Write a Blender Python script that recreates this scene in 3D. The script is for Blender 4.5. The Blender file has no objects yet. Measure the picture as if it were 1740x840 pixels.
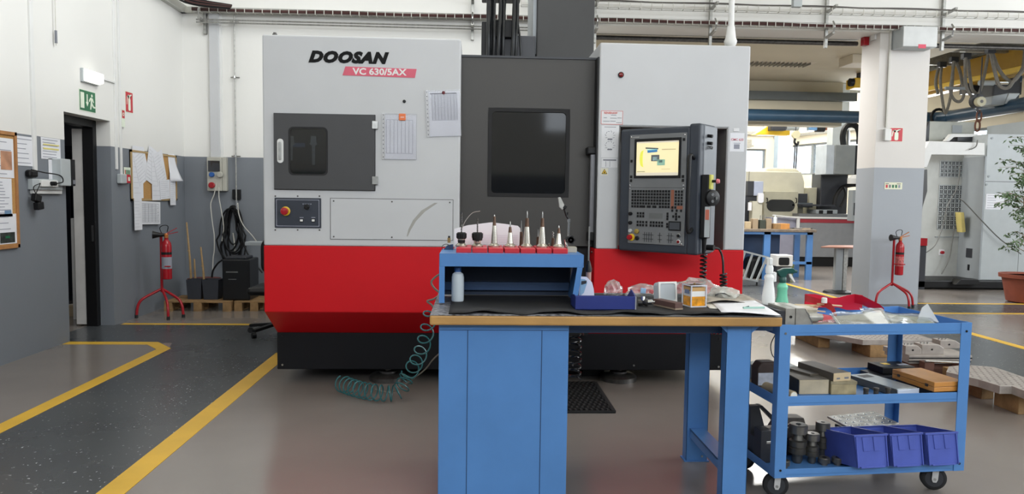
import bpy, bmesh, math, random
from mathutils import Vector, Matrix
random.seed(7)
R = math.radians
C = bpy.context.scene.collection
# ---------------------------------------------------------------- camera
F, H = 1250.0, 1.5
PSI, PIT, ROLL = R(2.885), R(3.852), 0.0135
r0 = Vector((math.cos(PSI), -math.sin(PSI), 0))
fw = Vector((math.sin(PSI)*math.cos(PIT), math.cos(PSI)*math.cos(PIT), -math.sin(PIT)))
u0 = r0.cross(fw)
cr = r0*math.cos(ROLL) + u0*math.sin(ROLL)
cu = u0*math.cos(ROLL) - r0*math.sin(ROLL)
cam = bpy.data.objects.new('camera', bpy.data.cameras.new('camera')); C.objects.link(cam)
cam.matrix_world = Matrix(((cr.x, cu.x, -fw.x, 0), (cr.y, cu.y, -fw.y, 0), (cr.z, cu.z, -fw.z, H), (0, 0, 0, 1)))
cam.data.sensor_width = 36; cam.data.lens = F/1740*36; cam.data.clip_end = 200; cam.data.clip_start = 0.05
bpy.context.scene.camera = cam

def at(u, v, Y=None, X=None, Z=None):
    """point of the hall seen at pixel (u, v) of the photo on a plane of known position"""
    d = fw*F + cr*(u-870) - cu*(v-420)
    t = Y/d.y if Y is not None else (X/d.x if X is not None else (Z-H)/d.z)
    return d*t + Vector((0, 0, H))

# ---------------------------------------------------------------- world, lights, exposure
sc = bpy.context.scene
sc.view_settings.view_transform = 'Standard'; sc.view_settings.look = 'None'
sc.view_settings.gamma = 1; sc.view_settings.use_curve_mapping = False
sc.view_settings.exposure = -0.42
w = bpy.data.worlds.new('sky'); sc.world = w; w.use_nodes = True
w.node_tree.nodes['Background'].inputs[0].default_value = (0.86, 0.93, 1.0, 1)
w.node_tree.nodes['Background'].inputs[1].default_value = 5.0
def area(name, loc, target, sx, sy, power, col=(1, 1, 1)):
    l = bpy.data.lights.new(name, 'AREA'); l.shape = 'RECTANGLE'; l.size = sx; l.size_y = sy
    l.energy = power; l.color = col
    o = bpy.data.objects.new(name, l); C.objects.link(o); o.location = loc
    o.rotation_euler = (Vector(target)-Vector(loc)).to_track_quat('-Z', 'Y').to_euler()
    return o
area('rear_window_light', (2.5, -4.8, 4.95), (1.5, 6, 1.5), 11, 2.1, 400, (0.93, 0.97, 1.0))
area('right_window_light', (12.2, 4.5, 3.6), (3.6, 5.4, 0.0), 9, 3.4, 720, (0.95, 0.98, 1.0))
area('roof_light_front', (3.5, 3.2, 6.3), (3.5, 3.2, 0), 6, 3.5, 130, (1.0, 0.99, 0.97))
area('bay_roof_light', (8.8, 19.5, 5.0), (8.8, 19.5, 0), 6, 8, 1500, (1.0, 0.98, 0.94))
area('bay_side_window_light', (10.9, 20.5, 2.9), (5, 18, .8), 8, 1.0, 700, (0.95, 0.98, 1.0))
area('bay_ceiling_lamp_light', (4.6, 13.0, 3.9), (4.6, 13.0, 0), 2.6, 2.0, 480, (1.0, 0.98, 0.94))

area('added_fill_left', (-1.1, 6.6, 6.8), (-4.05, 7.4, 4.6), 2.2, 6.5, 400, (.95, .98, 1.0))  # added area lamp, no visible source, brightening the upper left wall

# ---------------------------------------------------------------- helpers
def lin(c): return tuple((x/255/12.92 if x/255 <= .04045 else ((x/255+.055)/1.055)**2.4) for x in c[:3])
MATS = {}
def mat(name, col, rough=.5, metal=0., var=.06, scale=6., bump=0., bscale=60., spec=.5, coat=0., alpha=1., trans=0., emit=0., rvar=0.):
    if name in MATS: return MATS[name]
    m = bpy.data.materials.new(name); m.use_nodes = True; MATS[name] = m
    nt = m.node_tree; N = nt.nodes; L = nt.links; b = N['Principled BSDF']
    c = lin(col)
    b.inputs['Roughness'].default_value = rough; b.inputs['Metallic'].default_value = metal
    b.inputs['Specular IOR Level'].default_value = spec; b.inputs['Coat Weight'].default_value = coat
    b.inputs['Alpha'].default_value = alpha; b.inputs['Transmission Weight'].default_value = trans
    if emit:
        b.inputs['Emission Color'].default_value = (*c, 1); b.inputs['Emission Strength'].default_value = emit
    tc = N.new('ShaderNodeTexCoord')
    nz = N.new('ShaderNodeTexNoise'); nz.inputs['Scale'].default_value = scale; nz.inputs['Detail'].default_value = 5
    L.new(tc.outputs['Object'], nz.inputs['Vector'])
    rp = N.new('ShaderNodeValToRGB'); rp.color_ramp.elements[0].position = .3; rp.color_ramp.elements[1].position = .72
    rp.color_ramp.elements[0].color = (*[max(0, x*(1-var*1.4)) for x in c], 1); rp.color_ramp.elements[1].color = (*[min(1, x*(1+var)) for x in c], 1)
    L.new(nz.outputs['Fac'], rp.inputs['Fac']); L.new(rp.outputs['Color'], b.inputs['Base Color'])
    if rvar:
        mr = N.new('ShaderNodeMapRange'); mr.inputs['To Min'].default_value = max(0, rough-rvar); mr.inputs['To Max'].default_value = rough+rvar
        L.new(nz.outputs['Fac'], mr.inputs['Value']); L.new(mr.outputs['Result'], b.inputs['Roughness'])
    if bump:
        n2 = N.new('ShaderNodeTexNoise'); n2.inputs['Scale'].default_value = bscale; n2.inputs['Detail'].default_value = 3
        L.new(tc.outputs['Object'], n2.inputs['Vector'])
        bp = N.new('ShaderNodeBump'); bp.inputs['Strength'].default_value = bump; bp.inputs['Distance'].default_value = .01
        L.new(n2.outputs['Fac'], bp.inputs['Height']); L.new(bp.outputs['Normal'], b.inputs['Normal'])
    return m

def glass(name, tint, refl=.08, rough=.05):
    """thin see-through sheet: tinted transparency with a gloss by facing angle"""
    m = bpy.data.materials.new(name); m.use_nodes = True; MATS[name] = m
    nt = m.node_tree; N = nt.nodes; L = nt.links; N.remove(N['Principled BSDF'])
    t = N.new('ShaderNodeBsdfTransparent'); t.inputs[0].default_value = (*tint, 1)
    g = N.new('ShaderNodeBsdfGlossy'); g.inputs['Roughness'].default_value = rough
    lw = N.new('ShaderNodeLayerWeight'); lw.inputs['Blend'].default_value = .35
    mp = N.new('ShaderNodeMapRange'); mp.inputs['To Min'].default_value = refl; mp.inputs['To Max'].default_value = .7
    L.new(lw.outputs['Facing'], mp.inputs['Value'])
    mx = N.new('ShaderNodeMixShader'); L.new(mp.outputs['Result'], mx.inputs[0]); L.new(t.outputs[0], mx.inputs[1]); L.new(g.outputs[0], mx.inputs[2])
    L.new(mx.outputs[0], N['Material Output'].inputs['Surface'])
    return m

WM = {}      # world matrix of every object that has children
class MB:
    def __init__(s, m=None): s.v = []; s.f = []; s.m = m
    def add(s, vs, fs):
        k = len(s.v); s.v += [(s.m @ Vector(p)) if s.m else Vector(p) for p in vs]; s.f += [[i+k for i in f] for f in fs]; return s
    def box(s, a, b):
        x0, y0, z0 = [min(p, q) for p, q in zip(a, b)]; x1, y1, z1 = [max(p, q) for p, q in zip(a, b)]
        return s.add([(x0,y0,z0),(x1,y0,z0),(x1,y1,z0),(x0,y1,z0),(x0,y0,z1),(x1,y0,z1),(x1,y1,z1),(x0,y1,z1)],
                     [(0,3,2,1),(4,5,6,7),(0,1,5,4),(1,2,6,5),(2,3,7,6),(3,0,4,7)])
    def obox(s, c, size, rz=0, rx=0, ry=0):
        M = Matrix.Translation(c) @ Matrix.Rotation(rz, 4, 'Z') @ Matrix.Rotation(ry, 4, 'Y') @ Matrix.Rotation(rx, 4, 'X')
        a = [q/2 for q in size]; vs = [M @ Vector((sx*a[0], sy*a[1], sz*a[2])) for sz in (-1, 1) for sx, sy in ((-1,-1),(1,-1),(1,1),(-1,1))]
        return s.add(vs, [(0,3,2,1),(4,5,6,7),(0,1,5,4),(1,2,6,5),(2,3,7,6),(3,0,4,7)])
    def bar(s, p, q, w, h=None):
        """rectangular bar from p to q"""
        p, q = Vector(p), Vector(q); d = (q-p).normalized(); h = h or w
        a = d.cross(Vector((0,0,1)));  a = a.normalized() if a.length > .05 else Vector((1,0,0)); b = a.cross(d).normalized()
        vs = [o + a*sx*w/2 + b*sy*h/2 for o in (p, q) for sx, sy in ((-1,-1),(1,-1),(1,1),(-1,1))]
        return s.add(vs, [(0,3,2,1),(4,5,6,7),(0,1,5,4),(1,2,6,5),(2,3,7,6),(3,0,4,7)])
    def cyl(s, p, q, r, r2=None, n=16):
        return s.tube([p, q], [r, r if r2 is None else r2], n)
    def tube(s, pts, r, n=8, caps=True, closed=False):
        pts = [Vector(p) for p in pts]; m = len(pts); rs = r if isinstance(r, (list, tuple)) else [r]*m
        vs = []; fs = []; prev = None
        for i, p in enumerate(pts):
            d = (pts[min(i+1, m-1)] - pts[max(i-1, 0)])
            if closed: d = pts[(i+1) % m] - pts[i-1]
            d = d.normalized() if d.length > 1e-9 else Vector((0,0,1))
            if prev is None:
                a = d.cross(Vector((0,0,1)));  a = a.normalized() if a.length > .1 else d.cross(Vector((0,1,0))).normalized()
            else:
                a = (prev - d*prev.dot(d)); a = a.normalized() if a.length > 1e-6 else d.orthogonal().normalized()
            prev = a; b = d.cross(a)
            vs += [p + (a*math.cos(2*math.pi*k/n) + b*math.sin(2*math.pi*k/n))*rs[i] for k in range(n)]
        for i in range(m if closed else m-1):
            j = (i+1) % m
            for k in range(n): fs.append((i*n+k, i*n+(k+1) % n, j*n+(k+1) % n, j*n+k))
        if caps and not closed: fs += [tuple(range(n))[::-1], tuple(range((m-1)*n, m*n))]
        return s.add(vs, fs)
    def lathe(s, prof, o=(0,0,0), n=24, axis=None):
        """profile of (radius, height) turned about a vertical axis (or about axis)"""
        o = Vector(o); ax = Vector(axis).normalized() if axis else Vector((0,0,1)); a = ax.orthogonal().normalized() if axis else Vector((1,0,0)); b = ax.cross(a)
        vs = [o + ax*h + (a*math.cos(2*math.pi*k/n) + b*math.sin(2*math.pi*k/n))*max(r, 1e-4) for r, h in prof for k in range(n)]
        m = len(prof); fs = [(i*n+k, i*n+(k+1) % n, (i+1)*n+(k+1) % n, (i+1)*n+k) for i in range(m-1) for k in range(n)]
        fs += [tuple(range(n))[::-1], tuple(range((m-1)*n, m*n))]
        return s.add(vs, fs)
    def prism(s, poly, a, b, plane='xz'):
        """outline extruded from a to b along the axis normal to its plane"""
        def P(p, t): return {'xz': (p[0], t, p[1]), 'xy': (p[0], p[1], t), 'yz': (t, p[0], p[1])}[plane]
        n = len(poly); vs = [P(p, a) for p in poly] + [P(p, b) for p in poly]
        return s.add(vs, [tuple(range(n))[::-1], tuple(range(n, 2*n))] + [(i, (i+1) % n, (i+1) % n+n, i+n) for i in range(n)])
    def ring(s, x0, x1, y0, y1, ix0, ix1, iy0, iy1, r, z0, z1, k=5):
        """plate in x,y with a rounded hole, thickness z0..z1"""
        inn = rrect(ix0, ix1, iy0, iy1, r, k); cx, cy = (ix0+ix1)/2, (iy0+iy1)/2; out = []
        for i, (x, y) in enumerate(inn):
            q, j = divmod(i, k)
            sx = 1 if q in (0, 3) else -1; sy = 1 if q in (0, 1) else -1
            if j == k//2: out.append((x1 if sx > 0 else x0, y1 if sy > 0 else y0)); continue
            first = j < k//2
            if q in (0, 2): hor = not first
            else: hor = first
            out.append((x, y1 if sy > 0 else y0) if hor else (x1 if sx > 0 else x0, y))
        n = len(inn); vs = [(x,y,z) for z in (z0, z1) for L_ in (inn, out) for x, y in L_]; fs = []
        for i in range(n):
            j = (i+1) % n
            fs += [(i, n+i, n+j, j), (2*n+j, 3*n+j, 3*n+i, 2*n+i), (i, j, 2*n+j, 2*n+i), (n+j, n+i, 3*n+i, 3*n+j)]
        return s.add(vs, fs)
    def grid(s, fn, nu, nv, thick=0):
        vs = [fn(i/nu, j/nv) for j in range(nv+1) for i in range(nu+1)]
        return s.add(vs, [(j*(nu+1)+i, j*(nu+1)+i+1, (j+1)*(nu+1)+i+1, (j+1)*(nu+1)+i) for j in range(nv) for i in range(nu)])
    def build(s, name, m, parent=None, bevel=0, smooth=False, solid=0, kind=None, local=False, subsurf=0, seg=2):
        me = bpy.data.meshes.new(name); vs = s.v
        if parent is not None and not local:
            inv = WM[parent].inverted(); vs = [inv @ p for p in vs]; off = Vector((0,0,0))
        elif parent is None:
            xs = [p.x for p in vs]; ys = [p.y for p in vs]; off = Vector(((min(xs)+max(xs))/2, (min(ys)+max(ys))/2, min(p.z for p in vs)))
            vs = [p-off for p in vs]
        else: off = Vector((0,0,0))
        me.from_pydata([tuple(p) for p in vs], [], s.f); me.update()
        bm = bmesh.new(); bm.from_mesh(me); bmesh.ops.recalc_face_normals(bm, faces=bm.faces); bm.to_mesh(me); bm.free()
        if smooth:
            for p in me.polygons: p.use_smooth = True
            me.set_sharp_from_angle(angle=R(38))
        me.materials.append(m)
        o = bpy.data.objects.new(name, me); C.objects.link(o)
        if parent is not None: o.parent = parent; WM[o] = WM[parent]
        else: o.location = off; WM[o] = Matrix.Translation(off)
        if solid: d = o.modifiers.new('solid', 'SOLIDIFY'); d.thickness = solid; d.offset = 0
        if subsurf: d = o.modifiers.new('sub', 'SUBSURF'); d.levels = subsurf; d.render_levels = subsurf
        if bevel:
            d = o.modifiers.new('bevel', 'BEVEL'); d.width = bevel; d.segments = seg; d.limit_method = 'ANGLE'; d.angle_limit = R(50)
        if kind: o['kind'] = kind
        return o

def rrect(x0, x1, y0, y1, r, k=5):
    out = []
    for q, (cx, cy) in enumerate(((x1-r, y1-r), (x0+r, y1-r), (x0+r, y0+r), (x1-r, y0+r))):
        for j in range(k):
            a = math.pi/2*q + math.pi/2*j/(k-1); out.append((cx+r*math.cos(a), cy+r*math.sin(a)))
    return out
def tag(o, label=None, cat=None, group=None, kind=None):
    if label: o['label'] = label
    if cat: o['category'] = cat
    if group: o['group'] = group
    if kind: o['kind'] = kind
    return o
def thing(name, label, cat, loc, rotz=0, group=None):
    o = bpy.data.objects.new(name, None); C.objects.link(o); o.location = loc; o.rotation_euler = (0, 0, rotz)
    WM[o] = Matrix.Translation(loc) @ Matrix.Rotation(rotz, 4, 'Z')
    o.empty_display_size = .05
    return tag(o, label, cat, group)
def dup(root, loc, rotz=0, label=None):
    def cp(o, par):
        c = o.copy(); C.objects.link(c)
        if par is not None: c.parent = par
        for ch in KIDS(o): cp(ch, c)
        return c
    c = cp(root, None); c.location = loc; c.rotation_euler = (0, 0, rotz); WM[c] = Matrix.Translation(loc) @ Matrix.Rotation(rotz, 4, 'Z')
    if label: c['label'] = label
    return c
def KIDS(o): return [x for x in list(C.objects) if x.parent == o]
def struct(name, mb, m, parent=None, **k):
    o = mb.build(name, m, parent, **k)
    if parent is None: o['kind'] = 'structure'
    return o
def FR(o, right=(1,0,0), up=(0,0,1), out=(0,-1,0), rot=0):
    """frame on a surface: x to the right, y up, z out of it; turned by rot in its plane"""
    r_, u_, n_ = Vector(right), Vector(up), Vector(out); o = Vector(o)
    return Matrix(((r_.x,u_.x,n_.x,o.x),(r_.y,u_.y,n_.y,o.y),(r_.z,u_.z,n_.z,o.z),(0,0,0,1))) @ Matrix.Rotation(rot, 4, 'Z')
def FL(o, rot=0): return FR(o, (0,1,0), (0,0,1), (1,0,0), rot)      # on the left wall
def text(s, size, M, m, parent, name='lettering', shear=0, bold=0, ext=.0008, sx=1., align='CENTER', sp=1.):
    c = bpy.data.curves.new(name, 'FONT'); c.body = s; c.size = size; c.extrude = ext; c.align_x = align; c.align_y = 'CENTER'
    c.shear = shear; c.space_character = sp; c.offset = bold; c.resolution_u = 3
    o = bpy.data.objects.new(name, c); C.objects.link(o); bpy.context.view_layer.update()
    me = bpy.data.meshes.new_from_object(o.evaluated_get(bpy.context.evaluated_depsgraph_get()))
    bpy.data.objects.remove(o); bpy.data.curves.remove(c)
    me.transform(M @ Matrix.Diagonal((sx, 1, 1, 1)))
    if parent is not None: me.transform(WM[parent].inverted())
    me.materials.clear(); me.materials.append(m)
    o = bpy.data.objects.new(name, me); C.objects.link(o)
    if parent is not None: o.parent = parent; WM[o] = WM[parent]
    return o
def helix(path, r, turns, n=10, phase=0, squash=1.):
    """coil wound round a path of points"""
    P = [Vector(p) for p in path]; L_ = [0]
    for a, b in zip(P, P[1:]): L_.append(L_[-1]+(b-a).length)
    out = []; N_ = int(turns*n)
    for i in range(N_+1):
        s = L_[-1]*i/N_; k = max(j for j in range(len(P)-1) if L_[j] <= s+1e-9); t = (s-L_[k])/(L_[k+1]-L_[k]); p = P[k].lerp(P[k+1], t)
        d0 = (P[k+1]-P[k]).normalized(); d1 = (P[min(k+2, len(P)-1)]-P[min(k+1, len(P)-2)]).normalized(); d = d0.lerp(d1, t).normalized()
        a = d.cross(Vector((0,1,.15))).normalized(); b = d.cross(a)
        th = 2*math.pi*i/n + phase; rr = r[0]+(r[1]-r[0])*i/N_ if isinstance(r, tuple) else r
        out.append(p + a*math.cos(th)*rr + b*math.sin(th)*rr*squash)
    return out
def curve(pts, n=6):
    """smooth path through points"""
    P = [Vector(p) for p in pts]; P = [P[0]*2-P[1]] + P + [P[-1]*2-P[-2]]; out = []
    for i in range(1, len(P)-2):
        for j in range(n):
            t = j/n; a, b, c, d = P[i-1], P[i], P[i+1], P[i+2]
            out.append(.5*((2*b)+(c-a)*t+(2*a-5*b+4*c-d)*t*t+(-a+3*b-3*c+d)*t**3))
    return out + [P[-2]]

# ---------------------------------------------------------------- materials
def zpaint(name, lo, hi, zs, rough=.6):
    m = mat(name, hi, rough, var=.03, scale=.7, bump=.05, bscale=25); N = m.node_tree.nodes; L = m.node_tree.links
    b = N['Principled BSDF']; g = N.new('ShaderNodeNewGeometry'); sp = N.new('ShaderNodeSeparateXYZ'); L.new(g.outputs['Position'], sp.inputs[0])
    gt = N.new('ShaderNodeMath'); gt.operation = 'LESS_THAN'; gt.inputs[1].default_value = zs; L.new(sp.outputs['Z'], gt.inputs[0])
    rp = [x for x in N if x.type == 'VALTORGB'][0]; nz = [x for x in N if x.type == 'TEX_NOISE'][0]
    r2 = N.new('ShaderNodeValToRGB'); c = lin(lo); r2.color_ramp.elements[0].position = .3; r2.color_ramp.elements[1].position = .7
    r2.color_ramp.elements[0].color = (*[x*.93 for x in c], 1); r2.color_ramp.elements[1].color = (*[x*1.04 for x in c], 1)
    L.new(nz.outputs['Fac'], r2.inputs['Fac'])
    mx = N.new('ShaderNodeMix'); mx.data_type = 'RGBA'; L.new(gt.outputs[0], mx.inputs[0]); L.new(rp.outputs[0], mx.inputs[6]); L.new(r2.outputs[0], mx.inputs[7])
    L.new(mx.outputs[2], b.inputs['Base Color']); return m
M_wall = zpaint('wall_paint', (120, 125, 132), (226, 225, 221), 2.008)
M_pil = zpaint('pillar_paint', (158, 163, 170), (212, 208, 204), 2.008)
M_white = mat('white_paint', (222, 222, 220), .55, var=.03)
M_cream = mat('cream_paint', (214, 206, 188), .6, var=.04, scale=2)
M_ceil = mat('ceiling_paint', (206, 198, 176), .7, var=.04, scale=1)
M_floor = mat('floor_epoxy', (130, 123, 118), .22, var=.07, scale=.9, bump=.02, bscale=7, rvar=.08, spec=.75)
M_yel = mat('floor_yellow', (216, 172, 52), .4, var=.08, scale=3)
def speckle():
    m = mat('aisle_epoxy', (70, 73, 76), .28, var=.12, scale=.8, bump=.02, bscale=8, rvar=.06); N = m.node_tree.nodes; L = m.node_tree.links
    b = N['Principled BSDF']; tc = [x for x in N if x.type == 'TEX_COORD'][0]; rp = [x for x in N if x.type == 'VALTORGB'][0]
    v = N.new('ShaderNodeTexVoronoi'); v.inputs['Scale'].default_value = 34; v.inputs['Randomness'].default_value = 1
    mp = N.new('ShaderNodeMapping'); mp.inputs['Scale'].default_value = (1, 1, 1); L.new(tc.outputs['Object'], mp.inputs[0])
    nd = N.new('ShaderNodeTexNoise'); nd.inputs['Scale'].default_value = 40; L.new(mp.outputs[0], nd.inputs['Vector'])
    ma = N.new('ShaderNodeMixRGB'); ma.blend_type = 'ADD'; ma.inputs[0].default_value = .03; L.new(mp.outputs[0], ma.inputs[1]); L.new(nd.outputs['Color'], ma.inputs[2]); L.new(ma.outputs[0], v.inputs['Vector'])
    lt = N.new('ShaderNodeMath'); lt.operation = 'LESS_THAN'; lt.inputs[1].default_value = .17; L.new(v.outputs['Distance'], lt.inputs[0])
    s2 = N.new('ShaderNodeSeparateColor'); L.new(v.outputs['Color'], s2.inputs[0]); g2 = N.new('ShaderNodeMath'); g2.operation = 'GREATER_THAN'; g2.inputs[1].default_value = .62; L.new(s2.outputs[0], g2.inputs[0])
    mu = N.new('ShaderNodeMath'); mu.operation = 'MULTIPLY'; L.new(lt.outputs[0], mu.inputs[0]); L.new(g2.outputs[0], mu.inputs[1])
    mx = N.new('ShaderNodeMix'); mx.data_type = 'RGBA'; L.new(mu.outputs[0], mx.inputs[0]); L.new(rp.outputs[0], mx.inputs[6]); mx.inputs[7].default_value = (.42, .43, .44, 1)
    L.new(mx.outputs[2], b.inputs['Base Color']); return m
M_aisle = speckle()
M_mgrey = mat('machine_grey', (192, 193, 195), .42, var=.025, scale=2.5)
M_red = mat('machine_red', (196, 8, 22), .45, var=.03, scale=2, spec=.3)
M_dark = mat('machine_dark', (44, 46, 52), .45, var=.06)
M_char = mat('charcoal_panel', (70, 70, 72), .42, var=.04, scale=3)
M_doorm = mat('door_grey_metal', (66, 64, 62), .5, metal=.25, var=.08, scale=1.2, rvar=.06)
M_colm = mat('column_grey', (50, 50, 50), .55, var=.05)
M_blk = mat('black_plastic', (15, 15, 17), .45, var=.1, spec=.35)
M_rub = mat('black_rubber', (26, 26, 28), .75, var=.12, scale=20)
M_bglass = mat('black_glass', (8, 10, 14), .06, var=.05, spec=.6)
M_steel = mat('steel', (170, 170, 168), .28, metal=1, var=.12, scale=30)
M_dsteel = mat('dark_steel', (92, 90, 88), .42, metal=.8, var=.2, scale=25)
M_chrome = mat('chrome', (215, 215, 215), .12, metal=1, var=.03)
M_gsteel = mat('galvanised_steel', (168, 168, 164), .45, metal=.7, var=.15, scale=30)
M_blue = mat('workshop_blue', (80, 130, 190), .38, var=.05, scale=4)
M_dblue = mat('deep_and_shade_blue', (34, 64, 102), .45, var=.06)  # deep blue, also the shaded blue of the rack's inner rails
M_bin = mat('bin_blue', (74, 90, 172), .32, var=.06, scale=12)
M_pipe = mat('pipe_blue', (38, 66, 88), .35, var=.08)
M_wood = mat('worktop_wood', (178, 136, 78), .5, var=.14, scale=5, bump=.1, bscale=40)
M_pal = mat('pallet_wood', (150, 118, 78), .75, var=.2, scale=14, bump=.3)
M_case = mat('varnished_wood', (198, 138, 72), .25, var=.1, scale=8)
M_cork = mat('cork', (186, 142, 84), .85, var=.15, scale=90, bump=.2)
M_fra = mat('frame_wood', (170, 120, 72), .6, var=.12, scale=12)
M_pap = mat('paper', (228, 229, 234), .65, var=.03, scale=5)
M_pap2 = mat('paper_cream', (222, 220, 210), .65, var=.04, scale=5)
M_ink = mat('printed_ink', (120, 122, 130), .7)
M_ink2 = mat('pale_ink', (146, 148, 160), .7)
M_black = mat('black_ink', (10, 10, 11), .6, spec=.2)
M_card = mat('cardboard', (176, 158, 128), .8, var=.14, scale=10)
M_sred = mat('sign_red', (190, 30, 48), .45)
M_sgrn = mat('sign_green', (26, 104, 66), .45)
M_slite = mat('sign_glow_white', (222, 230, 212), .5)
M_fred = mat('extinguisher_red', (160, 20, 32), .25, var=.05)
M_yelp = mat('yellow_paint', (226, 184, 40), .4, var=.06)
M_cmach = mat('cream_machine', (196, 192, 174), .45, var=.04)
M_cab = mat('cabinet_grey', (178, 184, 186), .45, var=.03)
M_cab2 = mat('cabinet_side_grey', (150, 156, 160), .45, var=.03)
M_hose = mat('grey_strap', (122, 118, 110), .7, var=.15, scale=20)
M_cable = mat('white_cable', (200, 198, 190), .5)
M_plast = mat('translucent_plastic', (214, 224, 232), .35, var=.03, trans=.25)
M_aqua = mat('aqua_plastic', (122, 214, 180), .3, var=.04, trans=.15)
M_dgrn = mat('dark_green_plastic', (10, 72, 66), .35)
M_terra = mat('terracotta', (130, 66, 48), .7, var=.1)
def bagmat(name, tint, milk, gloss):
    m = glass(name, tint, gloss, .2); N = m.node_tree.nodes; L = m.node_tree.links
    out = N['Material Output']; src = out.inputs['Surface'].links[0].from_socket
    d = N.new('ShaderNodeBsdfDiffuse'); d.inputs[0].default_value = (.80, .80, .79, 1)
    mx = N.new('ShaderNodeMixShader'); mx.inputs[0].default_value = milk
    L.new(src, mx.inputs[1]); L.new(d.outputs[0], mx.inputs[2]); L.new(mx.outputs[0], out.inputs['Surface']); return m
M_bag = bagmat('clear_bag_film', (.93, .94, .94), .16, .05)
M_win = glass('window_glass', (.92, .95, .96), .05, .02)
M_tint = glass('tinted_pane', (.50, .52, .55), .05, .05)
# ================================================================ the setting
XL, YB = -4.05, 10.5
struct('floor', MB().box((-7, -5.2, -.1), (14, 25, 0)), M_floor)
def floor_poly(name, pts, z, m):
    return struct(name, MB().prism(pts, 0.0, z, 'xy'), m)
floor_poly('floor_aisle', [(-2.95,-5),(-1.85,-5),(-1.85,8.5),(-4.32,8.5),(-4.32,7.44),(-3.02,7.44),(-2.95,7.2)], .0015, M_aisle)
floor_poly('floor_aisle', [(4.3,-5),(5.68,-5),(5.68,9.7),(13,9.7),(13,10.55),(5.6,10.55),(5.6,13.6),(4.3,13.6)], .0015, M_aisle)
def line(pts, w=.1):
    """painted floor line through points, one strip"""
    P = [Vector((x, y, 0)) for x, y in pts]; Lf = []; Rt = []
    for i, p in enumerate(P):
        d0 = (P[i]-P[i-1]).normalized() if i else (P[1]-P[0]).normalized(); d1 = (P[i+1]-P[i]).normalized() if i < len(P)-1 else d0
        n0 = Vector((-d0.y, d0.x, 0)); n1 = Vector((-d1.y, d1.x, 0)); n = (n0+n1).normalized(); k = w/2/max(.4, n.dot(n0))
        Lf.append(p+n*k); Rt.append(p-n*k)
    n = len(P); v = Lf+Rt; vs = [(q.x, q.y, z) for z in (0, .0028) for q in v]; fs = []
    for i in range(n-1): fs += [(2*n+i, 2*n+i+1, 3*n+i+1, 3*n+i), (i, n+i, n+i+1, i+1), (i, i+1, 2*n+i+1, 2*n+i), (n+i+1, n+i, 3*n+i, 3*n+i+1)]
    struct('floor_marking', MB().add(vs, fs), M_yel)
line([(-1.80,-5),(-1.80,6.98)], .14)
line([(-2.98,-5),(-2.98,7.15),(-3.2,7.42),(-4.04,7.42)], .12)
line([(-4.0,8.52),(-1.5,8.52)], .09)
line([(5.74,2),(5.74,9.64)], .11)
line([(5.74,9.66),(13,9.66)], .09)
line([(6.6,10.6),(13,10.6)], .09)
line([(5.65,10.9),(5.65,13.6)], .09)

# left wall with its door opening
wl = MB(); wl.box((XL-.27,-5.2,0),(XL,7.51,7)); wl.box((XL-.27,8.43,0),(XL,11,7)); wl.box((XL-.27,7.51,2.285),(XL,8.43,7))
struct('wall_left', wl, M_wall)
# back wall: solid left part, header over two openings, pillar between them
wb = MB(); wb.box((XL-.27,YB,0),(1.68,YB+.5,7)); wb.box((1.68,YB,3.945),(14,YB+.5,4.75)); wb.box((1.68,YB,6.15),(14,YB+.5,7)); wb.box((1.68,YB,4.75),(2.2,YB+.5,6.15)); wb.box((12.4,YB,4.75),(14,YB+.5,6.15))
struct('wall_back', wb, M_wall)
struct('pillar', MB().box((5.80,YB,0),(6.55,YB+.5,3.945)), M_pil)
# rear and right walls behind the viewer, with bands of windows
wr = MB(); wr.box((-4.32,-5.4,0),(14,-5.2,3.0)).box((-4.32,-5.4,3.0),(1.55,-5.2,3.75)).box((2.1,-5.4,3.0),(14,-5.2,3.75)); wr.box((-4.32,-5.4,5.9),(14,-5.2,7))
for x in (-4.3, 2.1, 7.2, 13.6): wr.box((x,-5.4,2.9),(x+.4,-5.2,5.9))
struct('wall_rear', wr, M_wall)
ws = MB(); ws.box((13,-5.2,0),(13.3,11,2.9)); ws.box((13,-5.2,5.9),(13.3,11,7))
for y in (-5.2, 0., 5., 10.5): ws.box((13,y,2.9),(13.3,y+.5,5.9))
struct('wall_right', ws, M_wall)
struct('ceiling', MB().box((-4.4,-5.4,7),(14,11,7.2)), M_ceil)

# second bay: low ceiling, cross beam, partition, far hall with windows
struct('ceiling_bay', MB().box((-4,YB+.5,4.12),(8.2,16,4.3)), M_ceil)
struct('wall_bay_left', MB().box((-4.3,YB+.5,0),(-4,25,6)), M_cream)
struct('wall_partition', MB().box((-4,16,3.17),(8.05,16.35,4.5)), M_ceil)
struct('partition_column', MB().box((at(1412,300,Y=18).x,18,0),(at(1438,300,Y=18).x,18.3,6)), M_cab)
struct('beam_grey', MB().box((-4,15.85,3.70),(8.3,16,3.88)), mat('beam_grey', (92,98,98), .5))
struct('ceiling_far', MB().box((-4,16.3,6.0),(14,25,6.2)), M_ceil)
cs = MB()
for i in range(7): cs.box((8.25,10.9+i*1.35,4.55),(14,10.9+i*1.35+.9,4.65))
cs.box((8.25,10.9,4.72),(14,20.5,4.8))
struct('ceiling_right_bay', cs, M_ceil)
for i in range(7): struct('ceiling_joist', MB().box((8.25,11.0+i*1.35-.12,4.35),(13.0,11.0+i*1.35-.02,4.72)), M_gsteel)
YF = 24.6; WA, WBp, WC = (10.15, 24.6), (12.5, 16.4), (12.7, 11.0)
M_fr = mat('window_frame_grey', (120,126,130), .5)
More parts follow.
